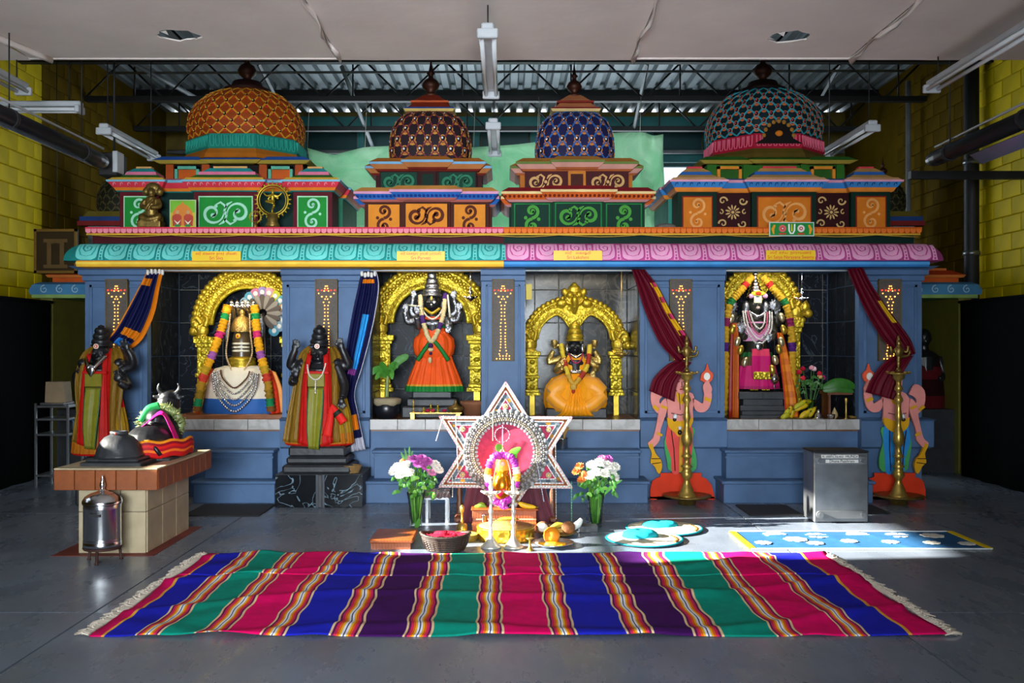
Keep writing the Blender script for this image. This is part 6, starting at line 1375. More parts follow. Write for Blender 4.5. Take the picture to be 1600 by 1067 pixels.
def cfn2(u, v):
    if .09 < v < .14 and .15 < u < .8: return ORG
    if .30 < v < .52 and .45 < u < .72: return '#2f9ae0'
    if .50 < v < .56 and .3 < u < .7: return '#8a3a8a'
    if u > .94: return '#c8c4cc'
    if .82 < v < .90 and .4 < u < .85: return ORG
    if .93 < v: return '#b8b8c4'
    return NAVY
b = sheet([(q(565, 424), q(588, 424)), (q(560, 450, -.02), q(592, 450, -.01)), (q(550, 500, -.04), q(584, 505, -.02)), (q(541, 560, -.06), q(568, 570, -.04)), (q(536, 610, -.08), q(556, 612, -.06)), (q(542, 650, -.12), q(562, 645, -.1)), (q(548, 704, -.14), q(574, 700, -.12))], 40, 4, .02, cfn2); solid(build(b, 'cloth', SATIN, t), .004)
rings_top(t, q, ((566, 427), (571, 429), (576, 428), (581, 429), (586, 427)))
MAR = '#5e061c'
def maroon(label, d, rows, trim):
    q = Px(d); t = thing('curtain', label, 'curtain', q(*rows[-1][0]), 'maroon curtains tied to the tall brass lamps')
    def cf(u, v):
        if trim and .20 < v < .70 and .74 < u < .95: return '#d8a81c' if u < .8 or (int(v*40) % 3) else '#d0386a' if u > .86 else '#3a1014'
        if trim and .18 < v < .24 and u > .7: return '#d8a81c'
        if not trim and .38 < v < .62 and .78 < u < .9: return '#d8b020'
        return MAR
    b = sheet([(q(*a), q(*c)) for a, c in rows], 44, 4.5, .022, cf); solid(build(b, 'cloth', SATIN, t), .004)
    P = [q(*a).lerp(q(*c), .5)+Vector((0, -.02, 0)) for a, c in rows]
    return t
maroon('maroon curtain with yellow trim swept to the tall lamp left of the right niche', 9.36, [((987, 421, 0), (1007, 421, 0)), ((996, 452, -.02), (1028, 448, -.01)), ((1008, 490, -.04), (1050, 490, -.03)), ((1030, 538, -.06), (1076, 530, -.05)), ((1058, 567, -.08), (1080, 550, -.07))], 1)
q = Px(9.33); t = thing('curtain_tail', 'loose maroon curtain end over the painted guardian board left of the right niche', 'curtain', q(1040, 625))
b = sheet([(q(1056, 563, -.05), q(1079, 566, -.05)), (q(1040, 570, -.06), q(1068, 580, -.07)), (q(1020, 590, -.05), q(1056, 600, -.07)), (q(1013, 610, -.04), q(1052, 627, -.06))], 30, 3, .018, lambda u, v: MAR); solid(build(b, 'cloth', SATIN, t), .004)
maroon('maroon curtain swept to the tall lamp at the right end', 9.36, [((1323, 420, 0), (1348, 418, 0)), ((1334, 450, -.02), (1362, 446, -.01)), ((1352, 492, -.04), (1388, 486, -.03)), ((1376, 532, -.06), (1418, 528, -.05)), ((1404, 560, -.08), (1426, 552, -.07))], 0)
q = Px(9.33); t = thing('curtain_tail', 'loose maroon curtain end over the painted guardian board at the right end', 'curtain', q(1370, 628))
b = sheet([(q(1402, 552, -.05), q(1424, 556, -.05)), (q(1378, 565, -.06), q(1408, 580, -.07)), (q(1358, 590, -.05), q(1402, 600, -.07)), (q(1349, 612, -.04), q(1396, 625, -.06))], 30, 3, .018, lambda u, v: MAR); solid(build(b, 'cloth', SATIN, t), .004)
# painted plywood guardians: flat cut-outs standing on the floor
def cutout(cx, label, flip, trousers):
    d = 9.40; q = Px(d); s = q.s; sx = -1 if flip else 1
    t = thing('guardian_cutout', label, 'cutout', (gx(cx, d), d, 0), 'painted plywood guardians')
    def pl(name, pts, col, lay=0, n=3, parent=t):
        P = smooth_path([Vector((p[0], p[1], 0)) for p in pts+[pts[0]]], n)[:-1] if n > 1 else [Vector((p[0], p[1], 0)) for p in pts]
        b = B(col); b.prism([(gx(cx+sx*p.x, d), gz(p.y, d)) for p in P], d-.004*lay, d+.018); o = build(b, name, PAINT, parent)
        return o
    def line(par, pts, w=1.3, col='#3a1410', lay=8):
        b = B(col); b.ribbon([(gx(cx+sx*x, d), gz(y, d)) for x, y in pts], w*s, flatmap(d-.004*lay), .0015); build(b, 'outline', PAINT, par)
    SK, YW = '#e8928a', '#e0a41c'
    dz = fd(782); 
    base = pl('base_board', [(-46, 779), (-46, 765), (-43, 752), (-36, 747), (-30, 745), (-30, 739), (34, 739), (34, 745), (42, 748), (50, 758), (52, 766), (55, 779)], '#d83a1c', 0, 1)
    pl('cloth_tail', [(-16, 668), (-24, 690), (-20, 720), (-14, 736), (22, 736), (26, 715), (20, 690), (22, 668)], '#4aa05a', 1)
    dh = pl('trousers', [(-19, 665), (-22, 690), (-14, 715), (-12, 738), (-2, 739), (2, 715), (6, 739), (16, 738), (18, 712), (20, 690), (18, 665), (0, 660)], trousers, 2)
    line(dh, [(-14, 672), (-10, 700), (-8, 735)]); line(dh, [(2, 672), (1, 700), (1, 737)], 5, '#d8a02a'); line(dh, [(12, 672), (12, 700), (10, 735)])
    to = pl('torso', [(-20, 622), (-19, 640), (-15, 660), (18, 660), (20, 640), (22, 620), (14, 612), (-10, 612)], SK, 3)
    pl('waist_cloth', [(-20, 652), (-18, 666), (-8, 676), (-2, 682), (4, 676), (16, 668), (20, 652), (0, 658)], YW, 5)
    line(to, [(-14, 645), (0, 648), (14, 645)], 1.2); line(to, [(-2, 614), (0, 640)], 1)
    pl('necklace', [(-6, 612), (-4, 626), (2, 632), (8, 626), (10, 612), (2, 616)], YW, 5)
    hd = pl('face', [(-9, 590), (-8, 604), (-3, 612), (2, 615), (7, 611), (11, 602), (11, 590), (2, 586)], SK, 5)
    pl('headdress', [(-10, 592), (-8, 582), (-2, 577), (2, 572), (6, 577), (11, 583), (12, 592), (2, 587)], YW, 6)
    line(hd, [(-6, 596), (-1, 596)], 1.2); line(hd, [(4, 596), (9, 596)], 1.2); line(hd, [(2, 596), (3, 604), (1, 604)], .9); line(hd, [(-1, 608), (5, 608)], 1.6, '#a02018')
    a1 = pl('arm', [(-20, 616), (-30, 600), (-44, 610), (-44, 632), (-34, 646), (-24, 642), (-32, 628), (-28, 620)], SK, 2); line(a1, [(-42, 634), (-34, 640)], 5, YW)
    a2 = pl('arm', [(-22, 622), (-20, 640), (-30, 670), (-32, 688), (-44, 700), (-50, 692), (-42, 684), (-36, 660), (-30, 630)], SK, 4); line(a2, [(-36, 676), (-28, 680)], 4, YW); line(a2, [(-30, 634), (-20, 638)], 4, YW)
    a3 = pl('arm', [(20, 622), (24, 640), (36, 644), (46, 636), (50, 616), (44, 606), (38, 616), (36, 630), (28, 626)], SK, 3); line(a3, [(38, 622), (48, 626)], 5, YW)
    pl('raised_palm', [(38, 616), (36, 604), (40, 596), (44, 594), (47, 600), (50, 608), (46, 618)], SK, 4)
    em = pl('emblem', [(32, 594), (34, 584), (40, 578), (43, 568), (46, 578), (52, 584), (50, 594), (42, 598)], '#e05a3a', 2); 
    b = B('#f0ece0'); b.prism([(gx(cx+sx*(42+5*cos(a)), d), gz(588+6*sin(a), d)) for a in [k*pi/6 for k in range(12)]], d-.02, d); build(b, 'shell', PAINT, em)
    cl = pl('club', [(-44, 692), (-38, 708), (-30, 718), (-28, 730), (-33, 740), (-40, 728), (-46, 722), (-44, 708), (-49, 696)], YW, 5); line(cl, [(-45, 716), (-31, 716)], 1.2); line(cl, [(-44, 724), (-30, 722)], 1.2)
    b = B('#e0e0e0'); b.ell(q(cx+sx*-8, 650, -.04), 4*s); b.ell(q(cx+sx*-1, 668, -.045), 3*s); b('#141414'); b.ell(q(cx+sx*-9, 655, -.04), 3*s); b.ell(q(cx+sx*-1, 675, -.045), 3.5*s, .02, 4*s); build_each(b, 'tassel', GLOSS, t)
    # back brace to the floor
    b = B(); p = q(cx+4, 760); b.box(p.x-.25, p.x+.25, d, d+.1, 0, .03); build(b, 'foot_batten', WOODM, t)
    base_b = B('#d83a1c'); base_b.box(gx(cx+sx*-46, d), gx(cx+sx*55, d), d, d+.02, 0, gz(776, d)); build(base_b, 'foot_board', PAINT, t)
cutout(1062, 'painted plywood guardian with red trousers behind the brass lamp left of the right niche', 0, '#e0504a')
cutout(1400, 'painted plywood guardian with blue trousers behind the brass lamp at the right end', 1, '#2f8ad0')
# ================================================================ THINGS ON THE FLOOR
# ---- striped rug
SEQ = [(141, '#e40462'), (160, '#e8a83a'), (165, '#1c22b0'), (214, 'g'), (253, '#06907a'), (306, 'g'), (347, '#e40462'), (405, 'g'), (444, '#1c22b0'), (512, 'g'), (559, '#42105a'), (628, 'g'), (672, '#06907a'), (741, 'g'), (784, '#e40462'),
       (858, 'g'), (900, '#1c22b0'), (978, 'g'), (1022, '#42105a'), (1083, 'g'), (1131, '#06907a'), (1212, 'g'), (1253, '#e40462'), (1323, 'g'), (1361, '#1c22b0'), (1421, '#e8a83a'), (1427, '#e40462'), (1480, None)]
GRP = [(.08, '#e8c898'), (.08, '#6a1a50'), (.09, '#d8285a'), (.08, '#e8641c'), (.07, '#f0b020'), (.075, '#e8e4ec'), (.04, '#1c1a50'), (.075, '#e8e4ec'), (.07, '#f0b020'), (.08, '#e8641c'), (.09, '#d8285a'), (.08, '#6a1a50'), (.09, '#e8c898')]
cols = []; k0 = 4.956/F
for (x, c), (x2, _) in zip(SEQ[:-1], SEQ[1:]):
    X0, X1 = (x-CX)*k0, (x2-CX)*k0
    if c == 'g':
        u = X0
        for w, cc in GRP: cols.append((u, u+(X1-X0)*w, cc)); u += (X1-X0)*w
    else:
        n = max(1, int((X1-X0)/.035))
        for i in range(n): cols.append((lerp(X0, X1, i/n), lerp(X0, X1, (i+1)/n), c))
rug = thing('striped_rug', 'long woven rug striped in pink, blue, green and purple across the floor', 'rug', (.08, 5.9, 0))
def wr(x, y):
    return .006+.012*max(0, sin(x*3.1+y*5.2+sin(y*4+x)))**3+.016*max(0, sin(y*9.0-x*1.3+1.5*sin(x*1.7)))**6+.010*max(0, sin(x*7.3-y*3.7+2))**4
def breadth(name, y0, y1, off, ph, lift=0.0):
    b = B(); xs_ = [c[0] for c in cols]+[cols[-1][1]]; ny = 46; V = []
    for j in range(ny+1):
        y = lerp(y0, y1, j/ny)
        for x in xs_:
            xx = x+off+.006*sin(y*4+ph+x*.7)+.005*sin(y*13+x*2+ph)+.004*sin(y*23+x*5); V.append((xx, y+.006*sin(x*4), wr(xx, y)+lift))
    b.add(V, []); n = len(xs_)
    for j in range(ny):
        for i in range(n-1): b.f.append((j*n+i, j*n+i+1, (j+1)*n+i+1, (j+1)*n+i)); b.c.append(lin(cols[i][2])); b.s.append(True)
    o = build(b, name, CLOTH, rug); m = o.modifiers.new('solid', 'SOLIDIFY'); m.thickness = .004; m.offset = -1; return o
breadth('near_breadth', 4.956, 6.28, 0, 0); breadth('far_breadth', 6.25, 6.92, .012, 2.5, .004)
for sx, xe in ((-1, cols[0][0]), (1, cols[-1][1])):
    b = B('#cdbfae'); 
    for i in range(110):
        y = lerp(4.96, 6.91, i/109); L = random.uniform(.05, .10); a = random.uniform(-.5, .5)
        P = [Vector((xe+.01*sin(y*6), y, .010)), Vector((xe+sx*L*.5, y+.02*a, .016)), Vector((xe+sx*L, y+.05*a, .006))]; b.tube(P, [.006, .005, .004], 5, wob=.2); b.ell(P[1], .008, seg=6, rg=4)
    stuff(build(b, 'fringe', CLOTH, rug))
# ---- blue mat with white blossoms
mt = thing('flower_mat', 'blue mat with white blossoms and yellow ends lying before the steel donation box', 'mat', (2.7, 7.4, 0))
x0, x1, y0, y1 = 1.81, 3.585, 7.08, 7.73
b = B('#2a5a86'); nx, ny = 60, 10; V = [(lerp(x0, x1, i/nx), lerp(y0, y1, j/ny), .007+.004*max(0, sin(i*.5+j*.3))**3+(.012 if j == 7 and 8 < i < 48 else 0)) for j in range(ny+1) for i in range(nx+1)]
b.add(V, [(j*(nx+1)+i, j*(nx+1)+i+1, (j+1)*(nx+1)+i+1, (j+1)*(nx+1)+i) for j in range(ny) for i in range(nx)], True); o = build(b, 'mat_cloth', CLOTH, mt); m = o.modifiers.new('solid', 'SOLIDIFY'); m.thickness = .005; m.offset = -1
b = B('#e8c81c'); b.box(x0-.01, x0+.035, y0, y1, .004, .014); b.box(x1-.035, x1+.01, y0, y1, .004, .014); build_each(b, 'end_band', CLOTH, mt)
b = B('#d8e0e0'); b.box(x0, x1, y0-.008, y0+.006, .003, .012); b.box(x0, x1, y1-.006, y1+.008, .003, .014); build_each(b, 'edge_binding', CLOTH, mt)
gmap = lambda u, v, h: (u, v, .0135+h)
for k, (u, v) in enumerate(((.08, .3), (.18, .8), (.30, .28), (.36, .72), (.46, .4), (.55, .8), (.63, .35), (.72, .75), (.80, .3), (.87, .72), (.94, .25), (.24, .5))):
    cx_, cy_ = lerp(x0, x1, u), lerp(y0, y1, v); rr = (.07, .10)[k % 2]; b = B('#e8e6dc')
    for i in range(7):
        a = 2*pi*i/7+k; b.blob((cx_+rr*.6*cos(a), cy_+rr*.6*sin(a)), rr*.34, gmap, .001, 8)
    b.blob((cx_, cy_), rr*.3, gmap, .0015, 8); build(b, 'blossom', CLOTH, mt)
# ---- dark door mats before the steps
for (a, c, ya, yb_, lab) in ((285, 405, 807, 789, 'thin dark door mat below the left steps'), (1172, 1256, 806, 790, 'thin dark door mat left of the steel donation box'), (1340, 1392, 803, 790, 'thin dark door mat right of the steel donation box')):
    d0, d1 = fd(ya), fd(yb_); X0, X1 = gx(a, d0), gx(c, d0); b = B(); b.box(X0, X1, d0, d1, 0, .012, .004); t = tag(build(b, 'door_mat', mat('black rubber', '#141518', rough=.7) if a == 285 else bpy.data.materials['black rubber']), lab, 'mat', 'dark door mats')
# ---- stone altar table with its tiles
CRT = mat('cream tile', '#b9a888', rough=.35, noise=.2, nscale=7); BRT = mat('brown edge tile', '#8f4c24', rough=.4, noise=.35, nscale=9, bump=.1)
ta = thing('altar_table', 'tiled altar table with brown edge tiles carrying the black bull', 'table', (-2.82, 7.4, 0))
b = B('#8a8070'); b.box(-3.085, -2.61, 6.96, 7.9, 0, .49); build(b, 'core', PAINT, ta)
for (xa_, xb_) in ((-3.09, -2.79), (-2.786, -2.605)):
    for (za, zb_) in ((.003, .30), (.304, .488)): b = B(); b.box(xa_, xb_, 6.945, 6.965, za, zb_, .004); build(b, 'pedestal_tile', CRT, ta)
y = 6.965
while y < 7.85:
    for (za, zb_) in ((.003, .30), (.304, .488)): b = B(); b.box(-2.612, -2.598, y+.002, min(y+.3, 7.9), za, zb_, .004); build(b, 'pedestal_tile', CRT, ta)
    y += .304
b = B('#5a4a3c'); b.box(-3.165, -2.46, 6.77, 7.98, .4875, .632); build(b, 'slab', PAINT, ta)
for k in range(5):
    w = (3.18-2.448)/5; b = B(); b.box(-3.18+k*w+.002, -3.18+(k+1)*w-.002, 6.75, 6.772, .4875, .628, .004); build(b, 'edge_tile', BRT, ta)
for k in range(8):
    w = 1.22/8; b = B(); b.box(-2.47, -2.448, 6.772+k*w+.001, 6.772+(k+1)*w-.001, .4875, .628, .004); build(b, 'edge_tile', BRT, ta)
for (xa_, xb_, ya, yb_) in ((-3.18, -2.448, 6.75, 6.87), (-3.18, -3.06, 6.87, 7.99), (-2.57, -2.448, 6.87, 7.99), (-3.06, -2.57, 7.87, 7.99)):
    b = B(); b.box(xa_+.001, xb_-.001, ya+.001, yb_-.001, .629, .642, .004); build(b, 'rim_tile', CRT, ta)
b = B('#6a2018'); b.add([(-3.35, 6.8, .001), (-2.5, 6.8, .001), (-2.5, 8.0, .001), (-3.35, 8.0, .001)], [(0, 1, 2, 3)]); b.box(-3.25, -2.52, 6.86, 7.98, 0, .003); b.f = b.f[1:]; b.c = b.c[1:]; b.s = b.s[1:]
tag(build(b, 'floor_paint', mat('worn red floor paint', '#7a2a20', rough=.6, noise=.4)), 'worn red painted patch on the floor around the altar table', 'floor marking')
ZT = .634
t = thing('offering_pedestal', 'black stone lotus offering pedestal on the front of the altar table', 'pedestal', (-2.72, 7.05, ZT), None)
xc = gx(184, 7.05)
b = B(); b.box(xc-.21, xc+.23, 6.89, 7.22, ZT, ZT+.03, .006); b.box(xc-.18, xc+.2, 6.91, 7.2, ZT+.03, ZT+.055, .01); build(b, 'plinth', STONED, t)
b = B(); b.lathe([(.165, 0), (.16, .02), (.155, .03), (.15, .06), (.13, .11), (.10, .145), (.07, .16), (.062, .165)], (xc+.01, 7.05, ZT+.055), 48, mod=lambda a, u: 1+.05*abs(sin(4*a))*(1-u)); build(b, 'lotus_bell', STONED, t)
b = B(); b.lathe([(.062, 0), (.064, .025), (.058, .03), (.04, .028), (.038, .015)], (xc+.01, 7.05, ZT+.215), 20); build(b, 'neck_ring', STONED, t)
b = B('#c83020'); b.ell((xc+.01, 6.985, ZT+.23), .008, .004, .008); build(b, 'red_dot', GLOSS, t)
# ---- bull facing the shrine
q = Px(7.5); s = q.s
t = thing('bull_statue', 'kneeling black stone bull seen from behind, wrapped in red and pink cloth', 'statue', Vector((gx(243, 7.5), 7.5, ZT)))
xb_ = gx(243, 7.5)
b = B(); b.box(xb_-.2, xb_+.22, 7.2, 7.85, ZT, ZT+.03, .01); build(b, 'plinth', STONED, t)
b = B(); b.ell((xb_, 7.42, ZT+.13), .19, .23, .14, 18, 12); b.ell((xb_, 7.62, ZT+.17), .17, .2, .15, 16, 10); b.ell((xb_, 7.55, ZT+.30), .09, .11, .08, 14, 8)
for sx in (-1, 1): b.ell((xb_+sx*.15, 7.38, ZT+.08), .08, .17, .07, 14, 8); b.ell((xb_+sx*.14, 7.72, ZT+.07), .06, .12, .06, 12, 8)
b.tube(smooth_path([(xb_, 7.66, ZT+.22), (xb_, 7.76, ZT+.34), (xb_, 7.80, ZT+.42)], 5), [.13, .10, .09], 14); b.ell((xb_, 7.84, ZT+.43), .075, .12, .08, 14, 10); b.ell((xb_, 7.93, ZT+.39), .05, .07, .05, 12, 8)
for sx in (-1, 1): b.tube(smooth_path([(xb_+sx*.05, 7.80, ZT+.48), (xb_+sx*.085, 7.80, ZT+.52), (xb_+sx*.075, 7.79, ZT+.57)], 4), [.022, .018, .006], 8); b.tube([(xb_+sx*.07, 7.8, ZT+.45), (xb_+sx*.13, 7.79, ZT+.46)], [.03, .012], 8, flat=.5)
b.tube(smooth_path([(xb_+.05, 7.2, ZT+.16), (xb_+.12, 7.17, ZT+.1), (xb_+.15, 7.19, ZT+.05)], 4), .018, 8)
fuse(b, 'body', STONE, t, .009, 3)
def around(b, x, y, rx, ry, z0, z1, a0, a1, n, cols_, bul=.01):
    R = []; m_ = len(cols_)
    for j in range(m_+1):
        z = lerp(z0, z1, j/m_); R.append([(x+(rx+bul*sin(pi*j/m_))*cos(lerp(a0, a1, i/n)), y+(ry+bul*sin(pi*j/m_))*sin(lerp(a0, a1, i/n)), z+.008*sin(i*.9)) for i in range(n+1)])
    b.rings(R, True, False, False, cols_)
b = B(); around(b, xb_, 7.5, .265, .36, ZT+.03, ZT+.16, pi*.9, pi*2.1, 40, ['#d0201c', '#c01a20', '#e86a1c', '#a81424', '#d0201c', '#8a1020', '#e88a1c']); solid(build(b, 'red_cloth', SATIN, t), .006)
b = sheet([((xb_-.16, 7.40, ZT+.13), (xb_-.12, 7.3, ZT+.20)), ((xb_-.06, 7.42, ZT+.25), (xb_-.03, 7.33, ZT+.26)), ((xb_+.04, 7.50, ZT+.36), (xb_+.08, 7.40, ZT+.34)), ((xb_+.13, 7.48, ZT+.28), (xb_+.16, 7.36, ZT+.24)), ((xb_+.21, 7.46, ZT+.12), (xb_+.22, 7.34, ZT+.10))], 14, 1.5, .008, lambda u, v: '#e81c8a'); solid(build(b, 'pink_cloth', SATIN, t), .006)
b = B('#8a8a5c'); rnd = random.Random(4)
for k in range(260):
    a = rnd.uniform(-.4, pi+.4); r_ = rnd.uniform(.135, .175); c_ = Vector((xb_+r_*cos(a), 7.63+rnd.uniform(-.05, .05), ZT+.24+r_*.9*sin(a))); d_ = Vector((cos(a)+rnd.uniform(-.6, .6), rnd.uniform(-1, .3), sin(a)+rnd.uniform(-.6, .6))).normalized(); b(rnd.choice(('#7f8a4c', '#9a9a64', '#6a7a3c'))); b.tube([c_-d_*.02, c_+d_*.035], [.006, .001], 4)
b('#7a8450'); b.tube([(xb_+.15*cos(a), 7.63, ZT+.24+.14*sin(a)) for a in [lerp(-.4, pi+.4, i/24) for i in range(25)]], .035, 10, wob=.2)
stuff(build(b, 'grass_garland', LEAF, t))
b = B('#1f9a4a'); b.tube(smooth_path([(xb_-.12, 7.5, ZT+.28), (xb_-.06, 7.52, ZT+.37), (xb_+.02, 7.53, ZT+.40)], 5), [.02, .035, .03], 8, flat=.4); build(b, 'green_ribbon', SATIN, t)
# ---- steel drum on a tripod
t = thing('steel_drum', 'polished steel offering drum with pointed lid on a dark iron stand', 'drum', (gx(160, 6.7), 6.7, 0))
c0 = WO[t]; zb_ = .105
b = B(); r = .127; b.lathe([(r*.94, 0), (r*1.0, .008), (r*1.0, .03), (r*.97, .035), (r*1.0, .045), (r*.97, .055), (r*.985, .065), (r*.985, .27), (r*1.0, .275), (r*.97, .285), (r*1.0, .295), (r*.98, .30)], (c0.x, c0.y, zb_), 40); build(b, 'drum', SILVERP, t)
b = B(); b.lathe([(r*1.04, .30), (r*1.05, .318), (r*1.02, .325), (r*.97, .335), (r*.9, .35), (r*.6, .372), (r*.3, .383), (r*.2, .388), (.018, .395), (.012, .405), (.02, .42), (.018, .44), (.009, .46), (.012, .468), (.001, .50)], (c0.x, c0.y, zb_), 40, cap=False); build(b, 'lid', SILVERP, t)
b = B('#050505'); b.box(c0.x-.04, c0.x+.04, c0.y-.135, c0.y-.115, zb_+.225, zb_+.245); build(b, 'coin_slot', DARKST, t)
RUST = mat('rusty iron', '#3a1c14', rough=.7, noise=.4)
b = B(); b.lathe([(.125, 0), (.13, .012), (.115, .016), (.11, .004)], (c0.x, c0.y, .09), 28); build(b, 'stand_ring', RUST, t)
for k in range(3):
    a = -pi/2+.1+k*2*pi/3; b = B(); b.tube([(c0.x+.115*cos(a), c0.y+.115*sin(a), .095), (c0.x+.125*cos(a), c0.y+.125*sin(a), .012), (c0.x+.127*cos(a), c0.y+.127*sin(a), 0)], [.011, .011, .016], 8); build(b, 'leg', RUST, t)
# ---- big brass floor lamps
LP = [(.5, 577), (17, 577.5), (17.5, 579), (9, 580.5), (9, 586), (4.2, 590), (3.6, 596), (6, 600), (6.6, 604), (3.6, 607), (3.3, 612), (6, 617), (7, 621), (4, 625), (3.6, 632), (4.6, 640), (6, 648), (3.6, 654), (4, 662), (8, 674), (9, 682), (6.4, 690), (3.6, 694), (5, 704), (8.4, 708.5), (4.2, 711), (4.2, 716), (5, 720), (9.4, 724), (5, 727), (8, 732), (9, 738), (5, 744), (4.6, 747), (7, 754), (10, 760), (10.4, 763), (13.5, 768), (16, 771), (38, 768.5), (38, 770), (20, 775), (14, 776), (13.5, 783)]
def floor_lamp(cx, label, bird):
    d = 9.12; s = d/F; X = gx(cx, d); k_ = 1.5/(1.5-gz(783, d)) if gz(783, d) != 0 else 1; z0 = gz(783, d)
    t = thing('brass_floor_lamp', label, 'oil lamp', (X, d, 0), 'tall brass floor lamps')
    P = [(r*s, gz(y, d)-z0) for r, y in LP]
    b = B(); b.lathe(list(reversed(P[:-5])), (X, d, 0), 28); build(b, 'column', BRASS, t)
    b = B(); b.lathe(list(reversed(P[-6:])), (X, d, 0), 36); build(b, 'drip_plate', BRASSD, t)
    zt = gz(577, d)-z0
    b = B()
    for j in range(5): a = j*2*pi/5; b.ell((X+.1*cos(a), d+.1*sin(a), zt+.004), .022, .014, .008, 8, 5)
    build_each(b, 'wick_spout', BRASS, t)
    b = B(); b.lathe([(.02, 0), (.03, .02), (.012, .05), (.018, .08), (.012, .11)], (X, d, zt), 12); b.ell((X+.0, d, zt+.20), .045, .04, .055); b.ell((X, d-.005, zt+.275), .025, .025, .03)
    b.tube(smooth_path([(X, d, zt+.1), (X, d, zt+.2)], 3), .02, 8); b.lathe([(.02, 0), (.014, .03), (.001, .07)], (X, d, zt+.295), 10, cap=False)
    for sx in (-1, 1): b.tube(smooth_path([(X+sx*.03, d, zt+.22), (X+sx*.07, d-.02, zt+.19), (X+sx*.085, d-.02, zt+.25)], 4), [.012, .011, .014], 8)
    b.tube(smooth_path([(X+.02, d, zt+.15), (X+.09, d, zt+.16), (X+.11, d, zt+.21)], 4), [.015, .012, .008], 8)
    fuse(b, 'finial_figure', BRASSD, t, .006, 1)
    return t
floor_lamp(1073, 'tall turned brass oil lamp before the painted guardian in red trousers', 1)
floor_lamp(1404, 'tall turned brass oil lamp before the painted guardian in blue trousers', 1)
# ---- steel donation box
t = thing('donation_box', 'grey steel donation box with knobbed handle plates and paper labels', 'box', (gx(1314, 8.15), 8.15, 0))
X0, X1, d = gx(1272, 8.15), gx(1357, 8.15), 8.15; H = gz(703, d)-gz(815.5, d)
b = B(); b.box(X0, X1, d, d+.30, .005, H-.012, .008); build(b, 'body', STEEL, t)
b = B(); b.box(X0-.006, X1+.006, d-.006, d+.306, H-.014, H, .006); build(b, 'lid', DARKST, t)
for (za, zb_) in ((H-.115, H-.02), (.04, .105)):
    zc_ = (za+zb_)/2 if za < .2 else za+.035; b = B(); n = 10
    r_ = .032; poly = [(X0+.05+r_*cos(a), zc_+r_*sin(a)) for a in [pi/2+pi*i/n for i in range(n+1)]]+[(X1-.05+r_*cos(a), zc_+r_*sin(a)) for a in [-pi/2+pi*i/n for i in range(n+1)]]
    b.prism(poly, d-.016, d+.01); hp = build(b, 'handle_plate', bpy.data.materials.get('grey plate') or mat('grey plate', '#75787b', rough=.45, metal=.5), t)
    for x in (X0+.052, X1-.052): b = B(); b.disc((x, zc_), .021, d-.035, d); build(b, 'knob', STEEL, hp)
PAPER = mat('label paper', '#c8c6c0', rough=.8, noise=.1); INK = mat('black ink', '#1c1c20', rough=.7, noise=0)
for (u0, u1, z, hh, tx) in ((.12, .80, H-.045, .03, '\u0b89\u0ba3\u0bcd\u0b9f\u0bbf\u0baf\u0bb2\u0bcd  HUNDI'), (.2, .8, H-.085, .027, 'Dhana Paathram')):
    b = B(); xa_, xb_ = lerp(X0, X1, u0), lerp(X0, X1, u1); b.box(xa_, xb_, d-.0185, d-.011, z-hh/2, z+hh/2); o = build(b, 'paper_label', PAPER, t); te = text('lettering', tx, .032, ((xa_+xb_)/2, d-.0195, z), INK, o); w = te.dimensions.x or .3; te.scale.x = min(1, (xb_-xa_)*.95/max(w, .01))
# ---- star shaped stand
TH = radians(3); D0 = 8.02; C0 = Vector((gx(790, D0), D0, gz(706, D0))); s = D0/F
MX = Matrix.Translation(C0) @ Matrix.Rotation(-TH, 4, 'Z') @ Matrix.Rotation(radians(-4), 4, 'X')
st = thing('star_stand', 'six pointed star display trimmed with mirrors and beads around a pink velvet roundel', 'display stand', (C0.x, D0+.1, 0))
def bx(b): b.X = MX; return b
R6 = 119*s; star = []
for k in range(6):
    a = pi/2+k*pi/3; star.append((R6*cos(a)*1.02, R6*sin(a)*.93)); a += pi/6; star.append((R6*.578*cos(a)*1.02, R6*.578*sin(a)*.93))
def scaled(f): return [(x*f, z*f) for x, z in star]
b = bx(B('#a8324a')); b.prism(star, -.02, .03); build(b, 'star_board', CLOTH, st)
VELV = mat('pink velvet', '#a8284c', rough=.85, noise=.35, nscale=25, sheen=.2)
def starloop(f, w, cols_, name, m, h, dash=1):
    P = scaled(f); b = bx(B()); mp = lambda u, v, hh: (u, -.02-hh, v); n = len(P); k = 0
    for i in range(n):
        p0, p1 = P[i], P[(i+1) % n]; N = max(1, int(sqrt((p1[0]-p0[0])**2+(p1[1]-p0[1])**2)/dash)) if dash < 1 else 1
        for j in range(N):
            b(cols_[k % len(cols_)]); k += 1
            a0 = (lerp(p0[0], p1[0], j/N), lerp(p0[1], p1[1], j/N)); a1 = (lerp(p0[0], p1[0], (j+1)/N), lerp(p0[1], p1[1], (j+1)/N)); b.ribbon([a0, a1], w, mp, h, -.003)
    stuff(build(b, name, m, st))
starloop(.985, .012, ['#8a6a64', '#7a2c38'], 'bead_edge', GLOSS, .014, .014)
starloop(.945, .013, ['#98948a', '#3a5a30', '#98948a', '#8a7040'], 'bead_edge', GLOSS, .016, .012)
starloop(.90, .024, ['#8a4a28'], 'ribbon_trim', SATIN, .008)
starloop(.86, .010, ['#98928a', '#6a645e'], 'bead_edge', GLOSS, .012, .013)
starloop(.80, .026, ['#5a6872', '#3e4a54', '#707a82', '#485662', '#9a6a26', '#54626c'], 'mirror_strip', PAINT, .008, .034)
starloop(.745, .008, ['#98928c', '#6a4450'], 'bead_edge', GLOSS, .010, .012)
